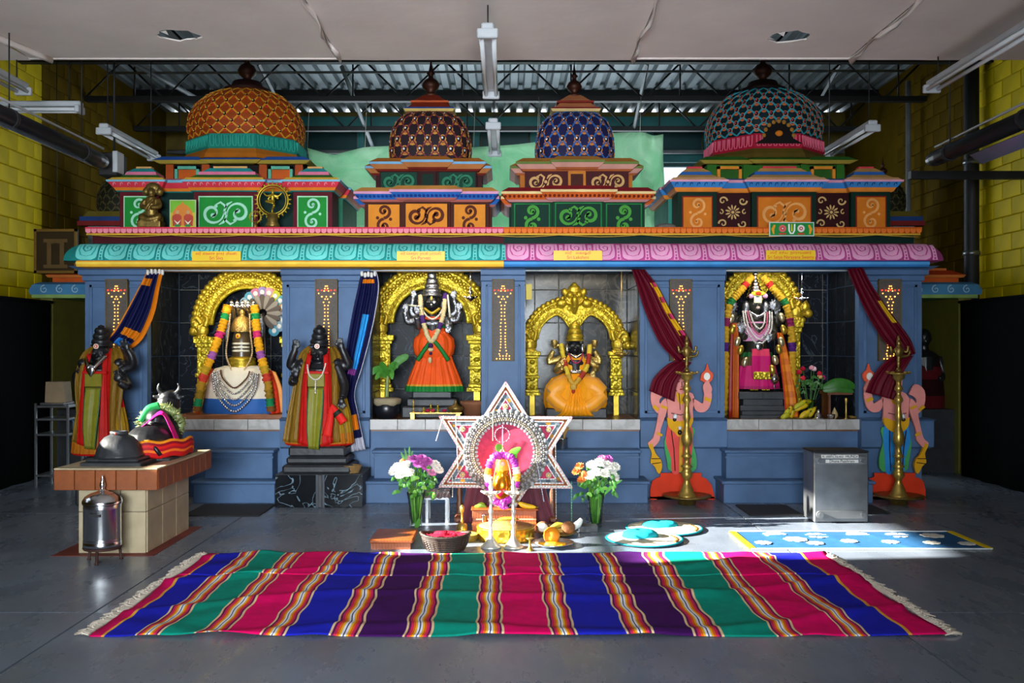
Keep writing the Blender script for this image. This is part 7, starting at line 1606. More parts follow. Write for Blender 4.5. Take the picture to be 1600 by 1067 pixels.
for k in range(6):
    a = pi/2+k*pi/3; c_ = (R6*.64*cos(a)*1.02, R6*.64*sin(a)*.93); b = bx(B('#a89a80'))
    for j in range(8): aa = j*pi/4; b.ell((c_[0]+.017*cos(aa), -.03, c_[1]+.017*sin(aa)), .010, .008, .010, 8, 5)
    b('#d8b050'); b.ell((c_[0], -.034, c_[1]), .009, .008, .009, 8, 5); build(b, 'bead_flower', GLOSS, st)
def ringb(r0, n, rb, col_, name, m, y=-.045, flat=.5, hole=None):
    b = bx(B())
    for j in range(n):
        a = 2*pi*j/n; b(col_[j % len(col_)]); b.ell((r0*cos(a), y, r0*sin(a)), rb, rb*flat, rb, 8, 5)
        if hole: b(hole); b.ell((r0*cos(a), y-rb*flat*.8, r0*sin(a)), rb*.4, rb*.3, rb*.4, 6, 4)
    return stuff(build(b, name, m, st))
b = bx(B('#6a6662')); n = 48
def annulus(b, r0, r1, y0, y1):
    V = []; 
    for j in range(n):
        a = 2*pi*j/n; V += [(r1*cos(a), y1, r1*sin(a)), (r1*cos(a), y0, r1*sin(a)), (r0*cos(a), y0, r0*sin(a)), (r0*cos(a), y1, r0*sin(a))]
    b.add(V, [(4*j+k, 4*((j+1) % n)+k, 4*((j+1) % n)+(k+1) % 4, 4*j+(k+1) % 4) for j in range(n) for k in range(4)], True)
annulus(b, 46*s, 66*s, -.045, -.01); build(b, 'roundel_ring', CLOTH, st)
b = bx(B()); b.prism([(47*s*cos(2*pi*j/48), 47*s*sin(2*pi*j/48)) for j in range(48)], -.03, -.005); build(b, 'velvet_roundel', VELV, st)
for k in range(6):
    a = pi/2+k*pi/3; tri = [(R6*.72*cos(a)*1.02, R6*.72*sin(a)*.93)]+[(R6*.52*cos(a+q_)*1.02, R6*.52*sin(a+q_)*.93) for q_ in (.42, -.42)]
    b = bx(B()); b.prism(tri, -.026, -.01); build(b, 'velvet_panel', VELV, st)
ringb(64*s, 44, .018, ['#8a8c90', '#6c7076', '#9a9ca0'], 'mirror_ring', PAINT, -.048, .25); ringb(60*s, 110, .0075, ['#50504e', '#8e8a84'], 'bead_ring', GLOSS, -.052)
ringb(56.5*s, 58, .013, ['#8c8e90', '#66626a'], 'button_ring', GLOSS, -.05, .3, '#8a8890'); ringb(52.5*s, 100, .0075, ['#7a6a48', '#8e887c', '#5e5448'], 'bead_ring', GLOSS, -.052); ringb(49.5*s, 90, .009, ['#8a8478', '#6a5e4e'], 'bead_ring', GLOSS, -.054); ringb(45*s, 46, .0135, ['#a0a0a0', '#8a9296'], 'button_ring', GLOSS, -.045, .3, '#9aa0a8')
# hanging bead strings
for (x, y0_, y1_, c1, c2, dx) in ((693, 650, 690, '#e8e0e0', '#c8b8b8', -12), (712, 650, 742, '#e8e0e0', '#c8a8a8', 4), (838, 716, 785, '#c8d8f0', '#a8b8d8', 12), (868, 690, 812, '#e8e8e0', '#c0b8a0', 1), (893, 753, 815, '#8adca8', '#5ab880', 0), (707, 745, 778, '#c0c8b8', '#e0e0d8', 0), (770, 645, 690, '#c8e8c8', '#98c898', 0), (863, 753, 785, '#d8d0c0', '#b0a890', 0)):
    b = B(); p0 = at(x, y0_, 7.93); p1 = at(x+dx, y1_, 7.93); n = int((p0-p1).length/.011)
    for j in range(n): b(c1 if j % 2 else c2); p = p0.lerp(p1, j/n); b.ell(p, .0048, seg=5, rg=4)
    stuff(build(b, 'bead_string', GLOSS, st))
# the easel: maroon cloth hung over turned wooden legs
b = sheet([((C0.x-.24, 8.12, .78), (C0.x+.24, 8.12, .78)), ((C0.x-.30, 8.10, .45), (C0.x+.30, 8.10, .45)), ((C0.x-.36, 8.06, .15), (C0.x+.38, 8.06, .15)), ((C0.x-.40, 8.03, .012), (C0.x+.44, 8.03, .012))], 50, 6, .02, lambda u, v: '#5a0c24'); solid(build(b, 'velvet_drape', mat('maroon velvet', '#5a0c26', rough=.7, noise=.25, sheen=.6), st), .006)
for sx in (-1, 1):
    X = gx(718 if sx < 0 else 863, 8.22); b = B(); b.lathe([(.03, 0), (.04, .01), (.045, .03), (.035, .06), (.025, .08), (.03, .14), (.02, .18), (.026, .24), (.018, .3), (.022, .5), (.022, .9)], (X, 8.22, 0), 14); build(b, 'leg', WOODM, st)
    b = B(); b.box(X-.035, X+.035, 8.02, 8.3, .02, .075, .015); build(b, 'foot', WOODM, st)
b = B(); b.box(gx(718, 8.22), gx(863, 8.22), 8.2, 8.24, .85, .9); b.box(gx(718, 8.22), gx(863, 8.22), 8.2, 8.24, .3, .34); build_each(b, 'rail', WOODM, st)
# ---- altar box with its offerings
d = 7.84; t = thing('wooden_altar', 'small orange brown stepped wooden altar before the star stand', 'altar', (gx(788, d), d, 0)); WALT = mat('orange stained wood', '#9a4c1e', rough=.35, noise=.3, nscale=5, bump=.08, bscale=14, bkind='wave')
zt1 = gz(795, d); b = B(); b.box(gx(738, d), gx(838, d), d, d+.15, 0, zt1-.014, .004); build(b, 'body', WALT, t); b = B(); b.box(gx(736, d), gx(841, d), d-.012, d+.16, zt1-.014, zt1, .005); build(b, 'top', WALT, t)
b = B(); b.box(gx(738, d), gx(838, d), d-.10, d-.014, 0, zt1*.42, .004); build(b, 'step', WALT, t); b = B('#c8b890'); b.box(gx(744, d), gx(838, d), d-.02, d-.013, zt1*.5, zt1*.55); build(b, 'inlay_strip', PAINT, t)
# kalasha pot
q = Px(7.9); s = q.s; zc_ = zt1
t = thing('sacred_pot', 'gold sacred pot wrapped in a purple flower garland on the wooden altar', 'pot', (gx(785, 7.9), 7.9, zc_)); c0 = WO[t]
k = (gz(735, 7.9)-zc_)
b = B(); b.lathe([(.03, 0), (.05, .012), (.035, .03), (.06, .07), (.082, .13), (.085, .19), (.07, .25), (.045, .28), (.06, .30), (.055, .31)], c0, 24); build(b, 'pot', mat('shiny gold pot', '#e0941c', rough=.2, metal=.7), t)
b = B(); b.lathe([(.05, .30), (.058, .34), (.05, .40), (.03, .46), (.008, .5), (.001, .51)], c0, 18, cap=False); build(b, 'coconut', mat('turmeric coconut', '#f0a030', rough=.5), t)
b = B('#f0b8a0'); b.ell(c0+Vector((0, -.075, .37)), .02, .008, .02); b('#d83a2a'); b.ell(c0+Vector((.01, -.083, .15)), .025, .008, .02); b('#e81c6a'); b.ell(c0+Vector((-.02, -.083, .13)), .02, .01, .025); build_each(b, 'painted_mark', GLOSS, t)
for sx in (-1, 1):
    P = smooth_path([c0+Vector((0, -.02, .50)), c0+Vector((sx*.05, -.075, .36)), c0+Vector((sx*.075, -.09, .22))], 6); b = B('#e8d8b0'); b.tube(P, .006, 6, cols=None); build(b, 'cord', GLOSS, t)
b = B()
for j in range(26):
    a = -pi*.35+2*pi*.85*j/25; p = c0+Vector((.06*cos(pi/2+2*pi*j/25+.0), -.02, .60+.06*sin(pi/2+2*pi*j/25))); b('#a89ca8' if j % 2 else '#8a5a6c'); b.ell(p, .0065, seg=6, rg=5)
for j in range(14): b('#b8b8e0'); b.ell(c0+Vector((.003, -.02, .52+.012*j)), .005, seg=6, rg=4)
stuff(build(b, 'bead_loop', GLOSS, t))
PU = '#b03aa8'
garland(t, [c0+Vector((.0, -.06, .44)), c0+Vector((-.075, -.085, .42)), c0+Vector((-.115, -.10, .32)), c0+Vector((-.11, -.10, .2)), c0+Vector((-.07, -.11, .09)), c0+Vector((.0, -.12, .06)), c0+Vector((.07, -.11, .10)), c0+Vector((.11, -.10, .2)), c0+Vector((.115, -.10, .32)), c0+Vector((.075, -.085, .42)), c0+Vector((.0, -.06, .44))], .028, [PU, PU, '#d868c8', PU, '#f0b038', '#f0e0c8', PU, PU, '#e8b0d8', PU, PU, PU, PU, PU, '#f0e0e8', PU, '#f0b038', '#f0e0c8', PU, PU, '#d868c8', PU], n=6, wob=.3)
b = B(PU)
for j in range(22): a = j*2.4; b(PU if j % 3 else '#d070d0'); b.ell(c0+Vector((.01+.03*cos(a)*(j/22), -.15+.02*sin(a), .0+.05+.028*sin(j*1.7))), .013, seg=7, rg=5)
build(b, 'garland_tassel', PETAL, t)
for pts in (((-.02, -.02, .44), (-.03, -.04, .5), (-.035, -.05, .53)), ((.05, -.03, .42), (.09, -.05, .46), (.15, -.06, .50)), ((.05, -.02, .42), (.09, -.03, .43), (.12, -.04, .42))):
    b = B('#5aa02a'); leaf(b, [c0+Vector(p) for p in pts], .03, .2); build(b, 'mango_leaf', LEAF, t)
q = Px(7.88); b = B(); banana(b, (gx(824, 7.88), 7.86, zt1+.035), .19, -.25, .022, -.35, col='#e8b81c'); tag(build(b, 'banana', FRUIT), 'single yellow banana on the right of the wooden altar', 'banana')
b = B('#6a9a2a'); leaf(b, [(gx(741, 7.9), 7.88, zt1+.01), (gx(750, 7.9), 7.87, zt1+.02), (gx(760, 7.9), 7.88, zt1+.008)], .015); leaf(b, [(gx(744, 7.9), 7.9, zt1+.01), (gx(752, 7.9), 7.93, zt1+.025), (gx(758, 7.9), 7.95, zt1+.008)], .015); tag(build(b, 'betel_leaf', LEAF), 'green betel leaves on the left of the wooden altar', 'leaf')
b = B(); b.lathe([(.022, 0), (.024, .005), (.024, .055), (.027, .06), (.022, .058), (.001, .01)], (gx(757, 7.78), 7.79, zt1*.42+.001), 18, cap=False); tag(build(b, 'steel_tumbler', SILVERP), 'small steel tumbler on the step of the wooden altar', 'cup')
b = B(); banana(b, (gx(792, 7.78), 7.78, zt1*.42+.02), .2, .05, .016, .2, col='#c8b82a'); tag(build(b, 'banana', FRUIT), 'greenish banana on the step of the wooden altar', 'banana')
# gold round stool before it
d = 7.50; X = gx(790, d); t = thing('round_stool', 'low round gold stool before the wooden altar', 'stool', (X, d, 0)); zt2 = .098
b = B(); b.lathe([(.22, 0), (.228, .01), (.222, .02), (.226, .05), (.222, .08), (.228, .09), (.226, zt2), (.21, zt2+.002)], (X, d, 0), 44); build(b, 'drum', mat('embossed gold sheet', '#c8a030', rough=.3, metal=.8, noise=.3, nscale=10, bump=.6, bscale=26, bkind='voronoi'), t)
b = B(); b.lathe([(.21, 0), (.21, .003), (.0, .004)], (X, d, zt2), 44, cap=False); build(b, 'top', mat('turmeric stained top', '#b8884a', rough=.5, noise=.4, nscale=12), t)
# two silver oil lamps
def silver_lamp(px, d, label):
    X = gx(px, d); t = thing('silver_oil_lamp', label, 'oil lamp', (X, d, 0), 'silver oil lamps'); H = .46
    b = B(); b.lathe([(.075, 0), (.078, .008), (.065, .02), (.04, .045), (.022, .075), (.014, .1), (.018, .12), (.012, .14), (.012, .17), (.02, .19), (.012, .21), (.011, .25), (.019, .275), (.012, .29), (.011, .33), (.016, .35), (.011, .365), (.024, .385), (.028, .40)], (X, d, 0), 24); build(b, 'column', SILVERL, t)
    b = B(); b.lathe([(.028, .395), (.05, .40), (.062, .412), (.058, .416), (.03, .408), (.001, .406)], (X, d, 0), 24, cap=False)
    for j in range(5): a = j*2*pi/5+.3; b.tube([(X+.05*cos(a), d+.05*sin(a), .41), (X+.08*cos(a), d+.08*sin(a), .418)], [.014, .007], 7)
    build(b, 'oil_dish', SILVERL, t)
    b = B(); b.lathe([(.012, .405), (.014, .43), (.02, .45), (.012, .47), (.018, .485), (.008, .505), (.001, .53)], (X, d, 0), 14, cap=False); build(b, 'finial', SILVERL, t)
    return t
silver_lamp(767, 7.15, 'left silver oil lamp standing before the gold stool'); silver_lamp(802, 7.15, 'right silver oil lamp standing before the gold stool')
b = B(); b.lathe([(.03, 0), (.032, .006), (.015, .02), (.009, .04), (.008, .075), (.02, .085), (.03, .09), (.022, .094), (.001, .088)], (gx(828, 7.05), 7.05, 0), 16, cap=False); tag(build(b, 'small_brass_cup', BRASS), 'tiny footed brass cup right of the silver lamps', 'cup')
t = thing('hand_bell', 'brass hand bell with a slim handle left of the wooden altar', 'bell', (gx(722, 7.7), 7.7, 0)); c0 = WO[t]
b = B(); b.lathe([(.045, 0), (.046, .01), (.042, .03), (.04, .07), (.03, .08), (.01, .085)], c0, 20); build(b, 'bell', BRASS, t); b = B(); b.lathe([(.009, .08), (.014, .1), (.008, .115), (.009, .16), (.016, .18), (.018, .21), (.01, .225), (.001, .23)], c0, 12, cap=False); build(b, 'handle', BRASS, t)
b = B(); b.lathe([(.10, 0), (.108, .01), (.112, .05), (.116, .055), (.106, .05), (.1, .015), (.001, .012)], (gx(724, 7.42), 7.42, 0), 26, cap=False); tag(build(b, 'brass_basin', BRASS), 'shallow brass basin behind the wicker basket', 'bowl')
# wicker basket with red cloth
d = 7.05; X = gx(696, d); t = thing('wicker_basket', 'oval dark wicker basket lined with red cloth', 'basket', (X, d, 0)); WICK = mat('dark wicker', '#2c190d', rough=.6, noise=.4, nscale=30)
for k in range(8):
    u = k/7; b = B(); rx, ry = lerp(.135, .18, u), lerp(.085, .115, u); b.tube([(X+rx*cos(a)*(1+.012*(-1)**j), d+ry*sin(a)*(1+.02*(-1)**j), .012+.014*k+(.02*u*abs(cos(a))**3)) for j, a in enumerate([2*pi*i/32 for i in range(33)])], .0085 if k < 7 else .012, 6, cap=False); build(b, 'wicker_band', WICK, t)
for k in range(30):
    a = 2*pi*k/30; b = B(); b.tube([(X+.135*cos(a), d+.085*sin(a), .006), (X+.162*cos(a), d+.102*sin(a), .06), (X+.182*cos(a), d+.117*sin(a), .122+.02*abs(cos(a))**3)], .005, 5); build(b, 'stake', WICK, t)
b = B(); b.lathe([(.001, .004), (.13, .004), (.13, .01), (.001, .01)], (X, d, 0), 28, 1, .63, cap=False); build(b, 'bottom', WICK, t)
b = B('#b81c34'); n = 14; V = []
for j in range(7):
    for i in range(28): a = 2*pi*i/28; r_ = lerp(.02, .165, j/6); V.append((X+r_*cos(a), d+r_*.63*sin(a), .105+.022*sin(j*1.4+i*.9)+.02*(1-j/6)))
b.add(V, [(j*28+i, j*28+(i+1) % 28, (j+1)*28+(i+1) % 28, (j+1)*28+i) for j in range(6) for i in range(28)]+[tuple(range(27, -1, -1))], True); build(b, 'red_lining', SATIN, t)
# low wooden board
b = B(); d0 = 7.08; t = thing('low_wooden_seat', 'low square wooden seat board left of the wicker basket', 'seat', (gx(615, 7.1), 7.2, 0)); b.box(gx(577, d0), gx(641, d0)+.02, d0, d0+.42, .045, .075, .008); build(b, 'board', WALT, t)
b = B(); b.box(gx(579, d0), gx(641, d0), d0+.01, d0+.05, 0, .045); build(b, 'batten', WALT, t); b = B(); b.box(gx(579, d0), gx(641, d0), d0+.36, d0+.40, 0, .045); build(b, 'batten', WALT, t)
# plates of offerings
def plate(px, d, r, name, label, m):
    X = gx(px, d); b = B(); b.lathe([(r*.6, 0), (r*.72, .006), (r*.95, .022), (r, .03), (r*.97, .03), (r*.7, .012), (.001, .010)], (X, d, 0), 32, cap=False); return tag(build(b, name, m), label, 'plate', 'metal plates of offerings')
plate(864, 7.22, .16, 'offering_plate', 'metal plate carrying the whole orange', SILVERP); plate(870, 7.62, .16, 'offering_plate', 'metal plate carrying the broken coconuts', BRASSD)
X = gx(862, 7.22); b = B(); b.lathe([(.001, 0), (.03, .004), (.055, .03), (.063, .065), (.056, .1), (.03, .125), (.008, .13), (.001, .127)], (X, 7.22, .012), 24, cap=False); tag(build(b, 'orange_fruit', mat('orange peel', '#f08c0c', rough=.5, noise=.15, bump=.15, bscale=120)), 'large round orange on the front metal plate', 'orange')
b = B('#e8a01c'); 
for k in range(16): a = k*2.4; b.ell((X+.05+.045*cos(a)*random.random(), 7.2+.05*sin(a), .016), .022, .02, .01, 8, 5)
b.tube([(X-.1, 7.19, .014), (X, 7.14, .018), (X+.1, 7.18, .014)], [.02, .03, .02], 8, flat=.4)
tag(build(b, 'turmeric_paste', FRUIT), 'yellow turmeric paste around the orange', 'turmeric')
for (px, d_, m1, lab) in ((848, 7.60, 0, 'broken coconut half showing white flesh on the rear plate'), (888, 7.6, 1, 'brown coconut half turned shell up on the rear plate')):
    X = gx(px, d_); t = thing('coconut_half', lab, 'coconut', (X, d_, .02), 'coconut halves')
    b = B('#6a4426'); b.ell((X, d_, .065), .055, .05, .05, 16, 10); build(b, 'shell', mat('coconut husk', '#7a4c28', rough=.85, noise=.4, nscale=30, bump=.5, bscale=60) if not m1 else bpy.data.materials['coconut husk'], t)
    if not m1: b = B('#efeae0'); b.ell((X, d_-.035, .072), .04, .02, .036, 14, 8); build(b, 'flesh', FRUIT, t)
b = B('#c8b83a'); b.tube(smooth_path([(gx(862, 7.62), 7.66, .045), (gx(872, 7.62), 7.68, .07), (gx(884, 7.62), 7.68, .07)], 4), [.02, .025, .012], 8); tag(build(b, 'lime_slice', FRUIT), 'yellow green fruit behind the coconuts', 'fruit')
b = B('#d8d4d0'); X = gx(899, 7.66); b.tube(smooth_path([(X-.03, 7.66, .05), (X+.02, 7.66, .08), (X+.05, 7.66, .125)], 5), [.025, .03, .012], 9); tag(build(b, 'conch_shell', FRUIT), 'white conch shell at the right end of the rear plate', 'shell')
# sun hats
def hat(px, d, rad, crown_h, label, tilt):
    X = gx(px, d); t = thing('sun_hat', label, 'hat', (X, d, 0), 'turquoise and cream straw hats')
    M0 = lambda a, u: 1+.02*sin(3*a+u)
    b = B(); pr = [(rad, .012), (rad*.985, .016), (rad*.94, .016), (rad*.86, .018), (rad*.74, .022), (rad*.52, .026), (rad*.36, .034)]
    b.lathe(pr, (X, d, 0), 56, cols=['#1f9aa8', '#1f9aa8', '#e8dcc0', '#eee4cc', '#e4d8b8', '#e8dcc0'], mod=lambda a, u: 1+.015*sin(3*a), cap=False); o = build(b, 'brim', CLOTH, t); solid(o, .006)
    b = B('#1fa8b8'); b.lathe([(rad*.47, .025), (rad*.42, .03+crown_h*.5), (rad*.33, .03+crown_h*.85), (rad*.2, .03+crown_h), (.001, .03+crown_h*.96)], (X-.03, d+.02, 0), 44, cap=False, mod=lambda a, u: 1+.03*sin(2*a+1)+.02*sin(9*a)*(u > .2)); solid(build(b, 'crown', CLOTH, t), .005)
    b = B('#8a5a30'); 
    for k in range(7): a = -.5+k*.16; b.ell((X+rad*.8*cos(a), d+rad*.8*sin(a)-.05, .025), .016, .016, .006, 8, 5)
    build(b, 'straw_trim', CLOTH, t); return t
hat(1007, 7.42, .30, .05, 'turquoise and cream straw hat with a domed crown lying nearer the rug', 0); hat(1038, 7.86, .315, .035, 'flattened turquoise and cream straw hat lying farther from the rug', 1)
# ---- flower vases
def bouquet(px, d, label, kinds, seed, fx, fy, n_green):
    rnd = random.Random(seed); X = gx(px, d); t = thing('flower_vase', label, 'vase', (X, d, VB.get(px, 0)), None); c0 = WO[t]; H = .29
    b = B(); b.lathe([(.045, 0), (.05, .006), (.05, .02), (.058, .12), (.066, .22), (.078, H), (.074, H), (.062, .22), (.054, .12), (.045, .022), (.001, .02)], c0, 24, cap=False); build(b, 'vase', GLASS, t)
    q = Px(d)
    for (x, y, dy, kind) in kinds:
        c_ = q(x, y, dy); b = B('#4a7a2c'); b.tube(smooth_path([c0+Vector((rnd.uniform(-.02, .02), rnd.uniform(-.02, .02), .04)), c0+Vector(((c_.x-c0.x)*.25, dy*.2, H)), c_], 5), .0045, 5); build(b, 'stem', LEAF, t)
        b = B(); up = Vector((c_.x-c0.x, -.25, .35))
        if kind == 'w': flower_head(b, c_, .055, '#f0eee6', 16, up, 4)
        elif kind == 'p': flower_head(b, c_, .05, '#c060b0', 16, up, 4)
        elif kind == 'k': flower_head(b, c_, .045, '#e890c0', 14, up, 3)
        elif kind == 'o': flower_head(b, c_, .045, '#e88a4a', 12, up, 3)
        elif kind == 'r': rose(b, c_, .03, '#e86a3a')
        o = build(b, 'flower_head', PETAL, t)
    b = B(); 
    for k in range(n_green):
        x, y = rnd.uniform(*fx), rnd.uniform(*fy); c_ = q(x, y, rnd.uniform(-.09, .09)); a = rnd.uniform(0, 6.28); L = rnd.uniform(.04, .08); b(rnd.choice(('#3a7a26', '#4f9a34', '#2f6420', '#7ab84a'))); leaf(b, [c_, c_+Vector((L*.5*cos(a), -.02, L*.4*sin(a)+.01)), c_+Vector((L*cos(a), -.02, L*.8*sin(a)-.01))], .016)
    for k in range(22): x = rnd.uniform(-.04, .04); b(rnd.choice(('#8ac050', '#6aa03a', '#a8d070'))); b.tube([c0+Vector((x*.6, rnd.uniform(-.02, .02), .03)), c0+Vector((x*1.6, rnd.uniform(-.03, .03), H+.03))], .005, 5)
    stuff(build(b, 'foliage', LEAF, t)); return t
VB = {}
t = bouquet(650, 7.98, 'glass vase of white and purple flowers left of the star stand', [(622, 730, -.05, 'w'), (634, 727, -.08, 'w'), (629, 740, -.10, 'w'), (641, 737, -.1, 'w'), (616, 737, 0, 'w'), (648, 717, -.05, 'p'), (660, 716, -.06, 'p'), (655, 724, -.09, 'p'), (668, 721, -.03, 'p'), (667, 730, -.05, 'p'), (640, 719, .03, 'k'), (679, 727, 0, 'w'), (684, 734, -.02, 'w'), (675, 738, -.05, 'k'), (629, 722, .03, 'r')], 1, (620, 680), (735, 778), 60)
b = B('#3f7f2a')
for (x, y) in ((632, 700), (626, 706), (640, 697), (645, 704)): leaf(b, [at(638, 730, 8.0), at((638+x)/2, (730+y)/2, 8.0), at(x, y, 8.0)], .012)
leaf(b, [at(655, 810, 7.93), at(652, 820, 7.9), at(648, 824, 7.88)], .02); build(b, 'blade_leaves', LEAF, t)
t = bouquet(931, 7.98, 'glass vase of white, orange and pink flowers right of the star stand', [(905, 728, -.05, 'o'), (900, 736, -.06, 'o'), (911, 738, -.08, 'r'), (908, 748, -.08, 'o'), (924, 726, -.06, 'w'), (935, 722, -.08, 'w'), (946, 726, -.08, 'w'), (930, 736, -.1, 'w'), (942, 738, -.1, 'w'), (953, 735, -.04, 'w'), (940, 717, -.03, 'k'), (949, 718, -.02, 'p'), (960, 730, 0, 'w'), (920, 742, -.08, 'w'), (958, 745, -.03, 'w')], 2, (905, 968), (732, 776), 60)
b = B('#4f9a34'); leaf(b, [at(945, 772, 7.95), at(958, 758, 7.93), at(972, 750, 7.92)], .015); build(b, 'blade_leaves', LEAF, t)
b = B(); b.box(gx(904, 7.75), gx(934, 7.75), 7.72, 7.83, 0, .055, .005); tag(build(b, 'black_block', STONED), 'small black block lying before the right flower vase', 'block')
# foil covered stool
t = thing('foil_stool', 'steel stool covered with silver foil behind the left flower vase', 'stool', (gx(683, 8.2), 8.25, 0)); X0, X1 = gx(664, 8.2), gx(702, 8.2)
zt = gz(768, 8.2); b = B(); V = []; rnd = random.Random(3)
nx, ny = 14, 10
for j in range(ny+1):
    for i in range(nx+1):
        e = (i in (0, nx) or j in (0, ny)); V.append((lerp(X0-.02, X1+.02, i/nx), lerp(8.12, 8.42, j/ny), zt+rnd.uniform(-.008, .012)-(.045 if e else 0)))
b.add(V, [(j*(nx+1)+i, j*(nx+1)+i+1, (j+1)*(nx+1)+i+1, (j+1)*(nx+1)+i) for j in range(ny) for i in range(nx)]); solid(build(b, 'foil', mat('crumpled foil', '#c8c8cc', rough=.25, metal=.9), t), .002)
b = B(); b.box(X0, X1, 8.14, 8.4, zt-.06, zt-.02); build(b, 'seat', STEEL, t)
for x in (X0+.02, X1-.02):
    for y in (8.16, 8.38): b = B(); b.box(x-.012, x+.012, y-.012, y+.012, 0, zt-.05); build(b, 'leg', STEEL, t)
# steel jar with ladle on the steps behind the star, small basket on the plinth
zs = gz(703, 9.34); t = thing('steel_jar', 'steel jar with a wooden ladle on the blue steps behind the star stand', 'jar', (gx(879, 9.4), 9.42, zs)); b = B(); b.lathe([(.045, 0), (.05, .01), (.055, .10), (.06, .11), (.05, .1), (.001, .02)], WO[t], 20, cap=False); build(b, 'jar', SILVERP, t)
b = B(); b.tube([WO[t]+Vector((0, 0, .02)), WO[t]+Vector((.02, -.01, .14)), WO[t]+Vector((.04, -.01, .22))], [.008, .012, .028], 8, flat=.4); build(b, 'ladle', mat('pale wood', '#c89a4a', rough=.6), t)
zp = gz(740, 9.0); X = gx(560, 9.02); t = thing('small_basket', 'small straw basket on the corner of the black marble plinth', 'basket', (X-.06, 9.05, zp)); X -= .08; STRAW = mat('straw', '#8a6a3a', rough=.8, noise=.35, nscale=30)
for k in range(6): r = lerp(.075, .10, k/5); b = B(); b.tube([(X+r*cos(a), 9.06+r*.75*sin(a), zp+.008+.012*k) for a in [2*pi*i/24 for i in range(25)]], .0075, 6, cap=False); build(b, 'straw_coil', STRAW, t)
b = B(); b.lathe([(.001, .002), (.075, .002), (.075, .012), (.001, .012)], (X, 9.06, zp), 20, 1, .75, cap=False); build(b, 'bottom', STRAW, t)
# ---------------------------------------------------------------- on the roof ledge
t = thing('brass_figure', 'aged brass figure seated under a canopy on the left end of the roof ledge', 'figurine', at(237, 352, 9.5)); q = Px(9.5); s = q.s; zl = ZLEDGE
k = lambda x, y, dy=0: q(x, y-1.2, dy)
b = B(); b.ell(k(232, 345), 17*s, .07, 8*s); b.ell(k(247, 344), 9*s, .06, 9*s); b.box(gx(218, 9.5), gx(255, 9.5), 9.42, 9.58, zl, gz(346, 9.5)); b.tube(q.path([(238, 340), (237, 322), (237, 308)]), [9*s, 10*s, 8*s], 12); b.ell(k(237, 302), 6*s, .045, 7.5*s); b.ell(k(237, 294, .03), 12*s, .05, 9*s); b.ell(k(227, 300, .03), 6*s, .04, 7*s); b.ell(k(248, 300, .03), 6*s, .04, 7*s)
for sx in (-1, 1): b.tube(q.path([(237+sx*9, 313), (237+sx*14, 323, -.03), (237+sx*4, 326, -.08)]), [5*s, 4*s, 3*s], 8); b.tube(q.path([(237+sx*5, 336), (237+sx*14, 340, -.05), (237, 344, -.07)]), [6*s, 5*s, 4*s], 8)
b.tube(q.path([(232, 330, -.08), (237, 322, -.09), (244, 312, -.06)]), 2*s, 6); b.v = [(x, y, max(z, zl+.001)) for x, y, z in b.v]
fuse(b, 'figure', BRASSD, t, .007, 1)
d = 9.48; b = B('#b8c8a0'); x0, x1, z0, z1 = gx(265, d), gx(306, d), zl, gz(312, d); b.box(x0, x1, d, d+.02, z0, z1); t = tag(build(b, 'picture_card', PAINT), 'bright picture card of two garlanded figures on the roof ledge', 'picture')
b = B(); xm = (x0+x1)/2; w = x1-x0; h = z1-z0; yy = d
def fl(c, pts): b(c); b.prism([(xm+u*w, z0+v*h) for u, v in pts], yy-.001-.0006*len(b.v)/400, yy)
fl('#7ab83a', [(-.47, .55), (-.47, .97), (.47, .97), (.47, .55)]); fl('#c8b83a', [(-.47, .02), (-.47, .55), (.47, .55), (.47, .02)]); fl('#d8843a', [(-.42, .3), (-.36, .6), (-.2, .78), (-.06, .85), (0, .95), (.06, .85), (.2, .78), (.36, .6), (.42, .3), (.3, .1), (-.3, .1)])
for sx in (-1, 1): fl('#b84a3a', [(sx*.38, .08), (sx*.4, .42), (sx*.2, .55), (sx*.04, .42), (sx*.06, .08)]); fl('#e8e4d0', [(sx*.34, .3), (sx*.2, .12), (sx*.06, .3), (sx*.2, .2)]); fl('#c89a6a', [(sx*.26, .5), (sx*.26, .62), (sx*.14, .62), (sx*.14, .5)]); fl('#3a8a4a', [(sx*.3, .05), (sx*.3, .14), (sx*.1, .14), (sx*.1, .05)])
build(b, 'picture_print', PAINT, t)
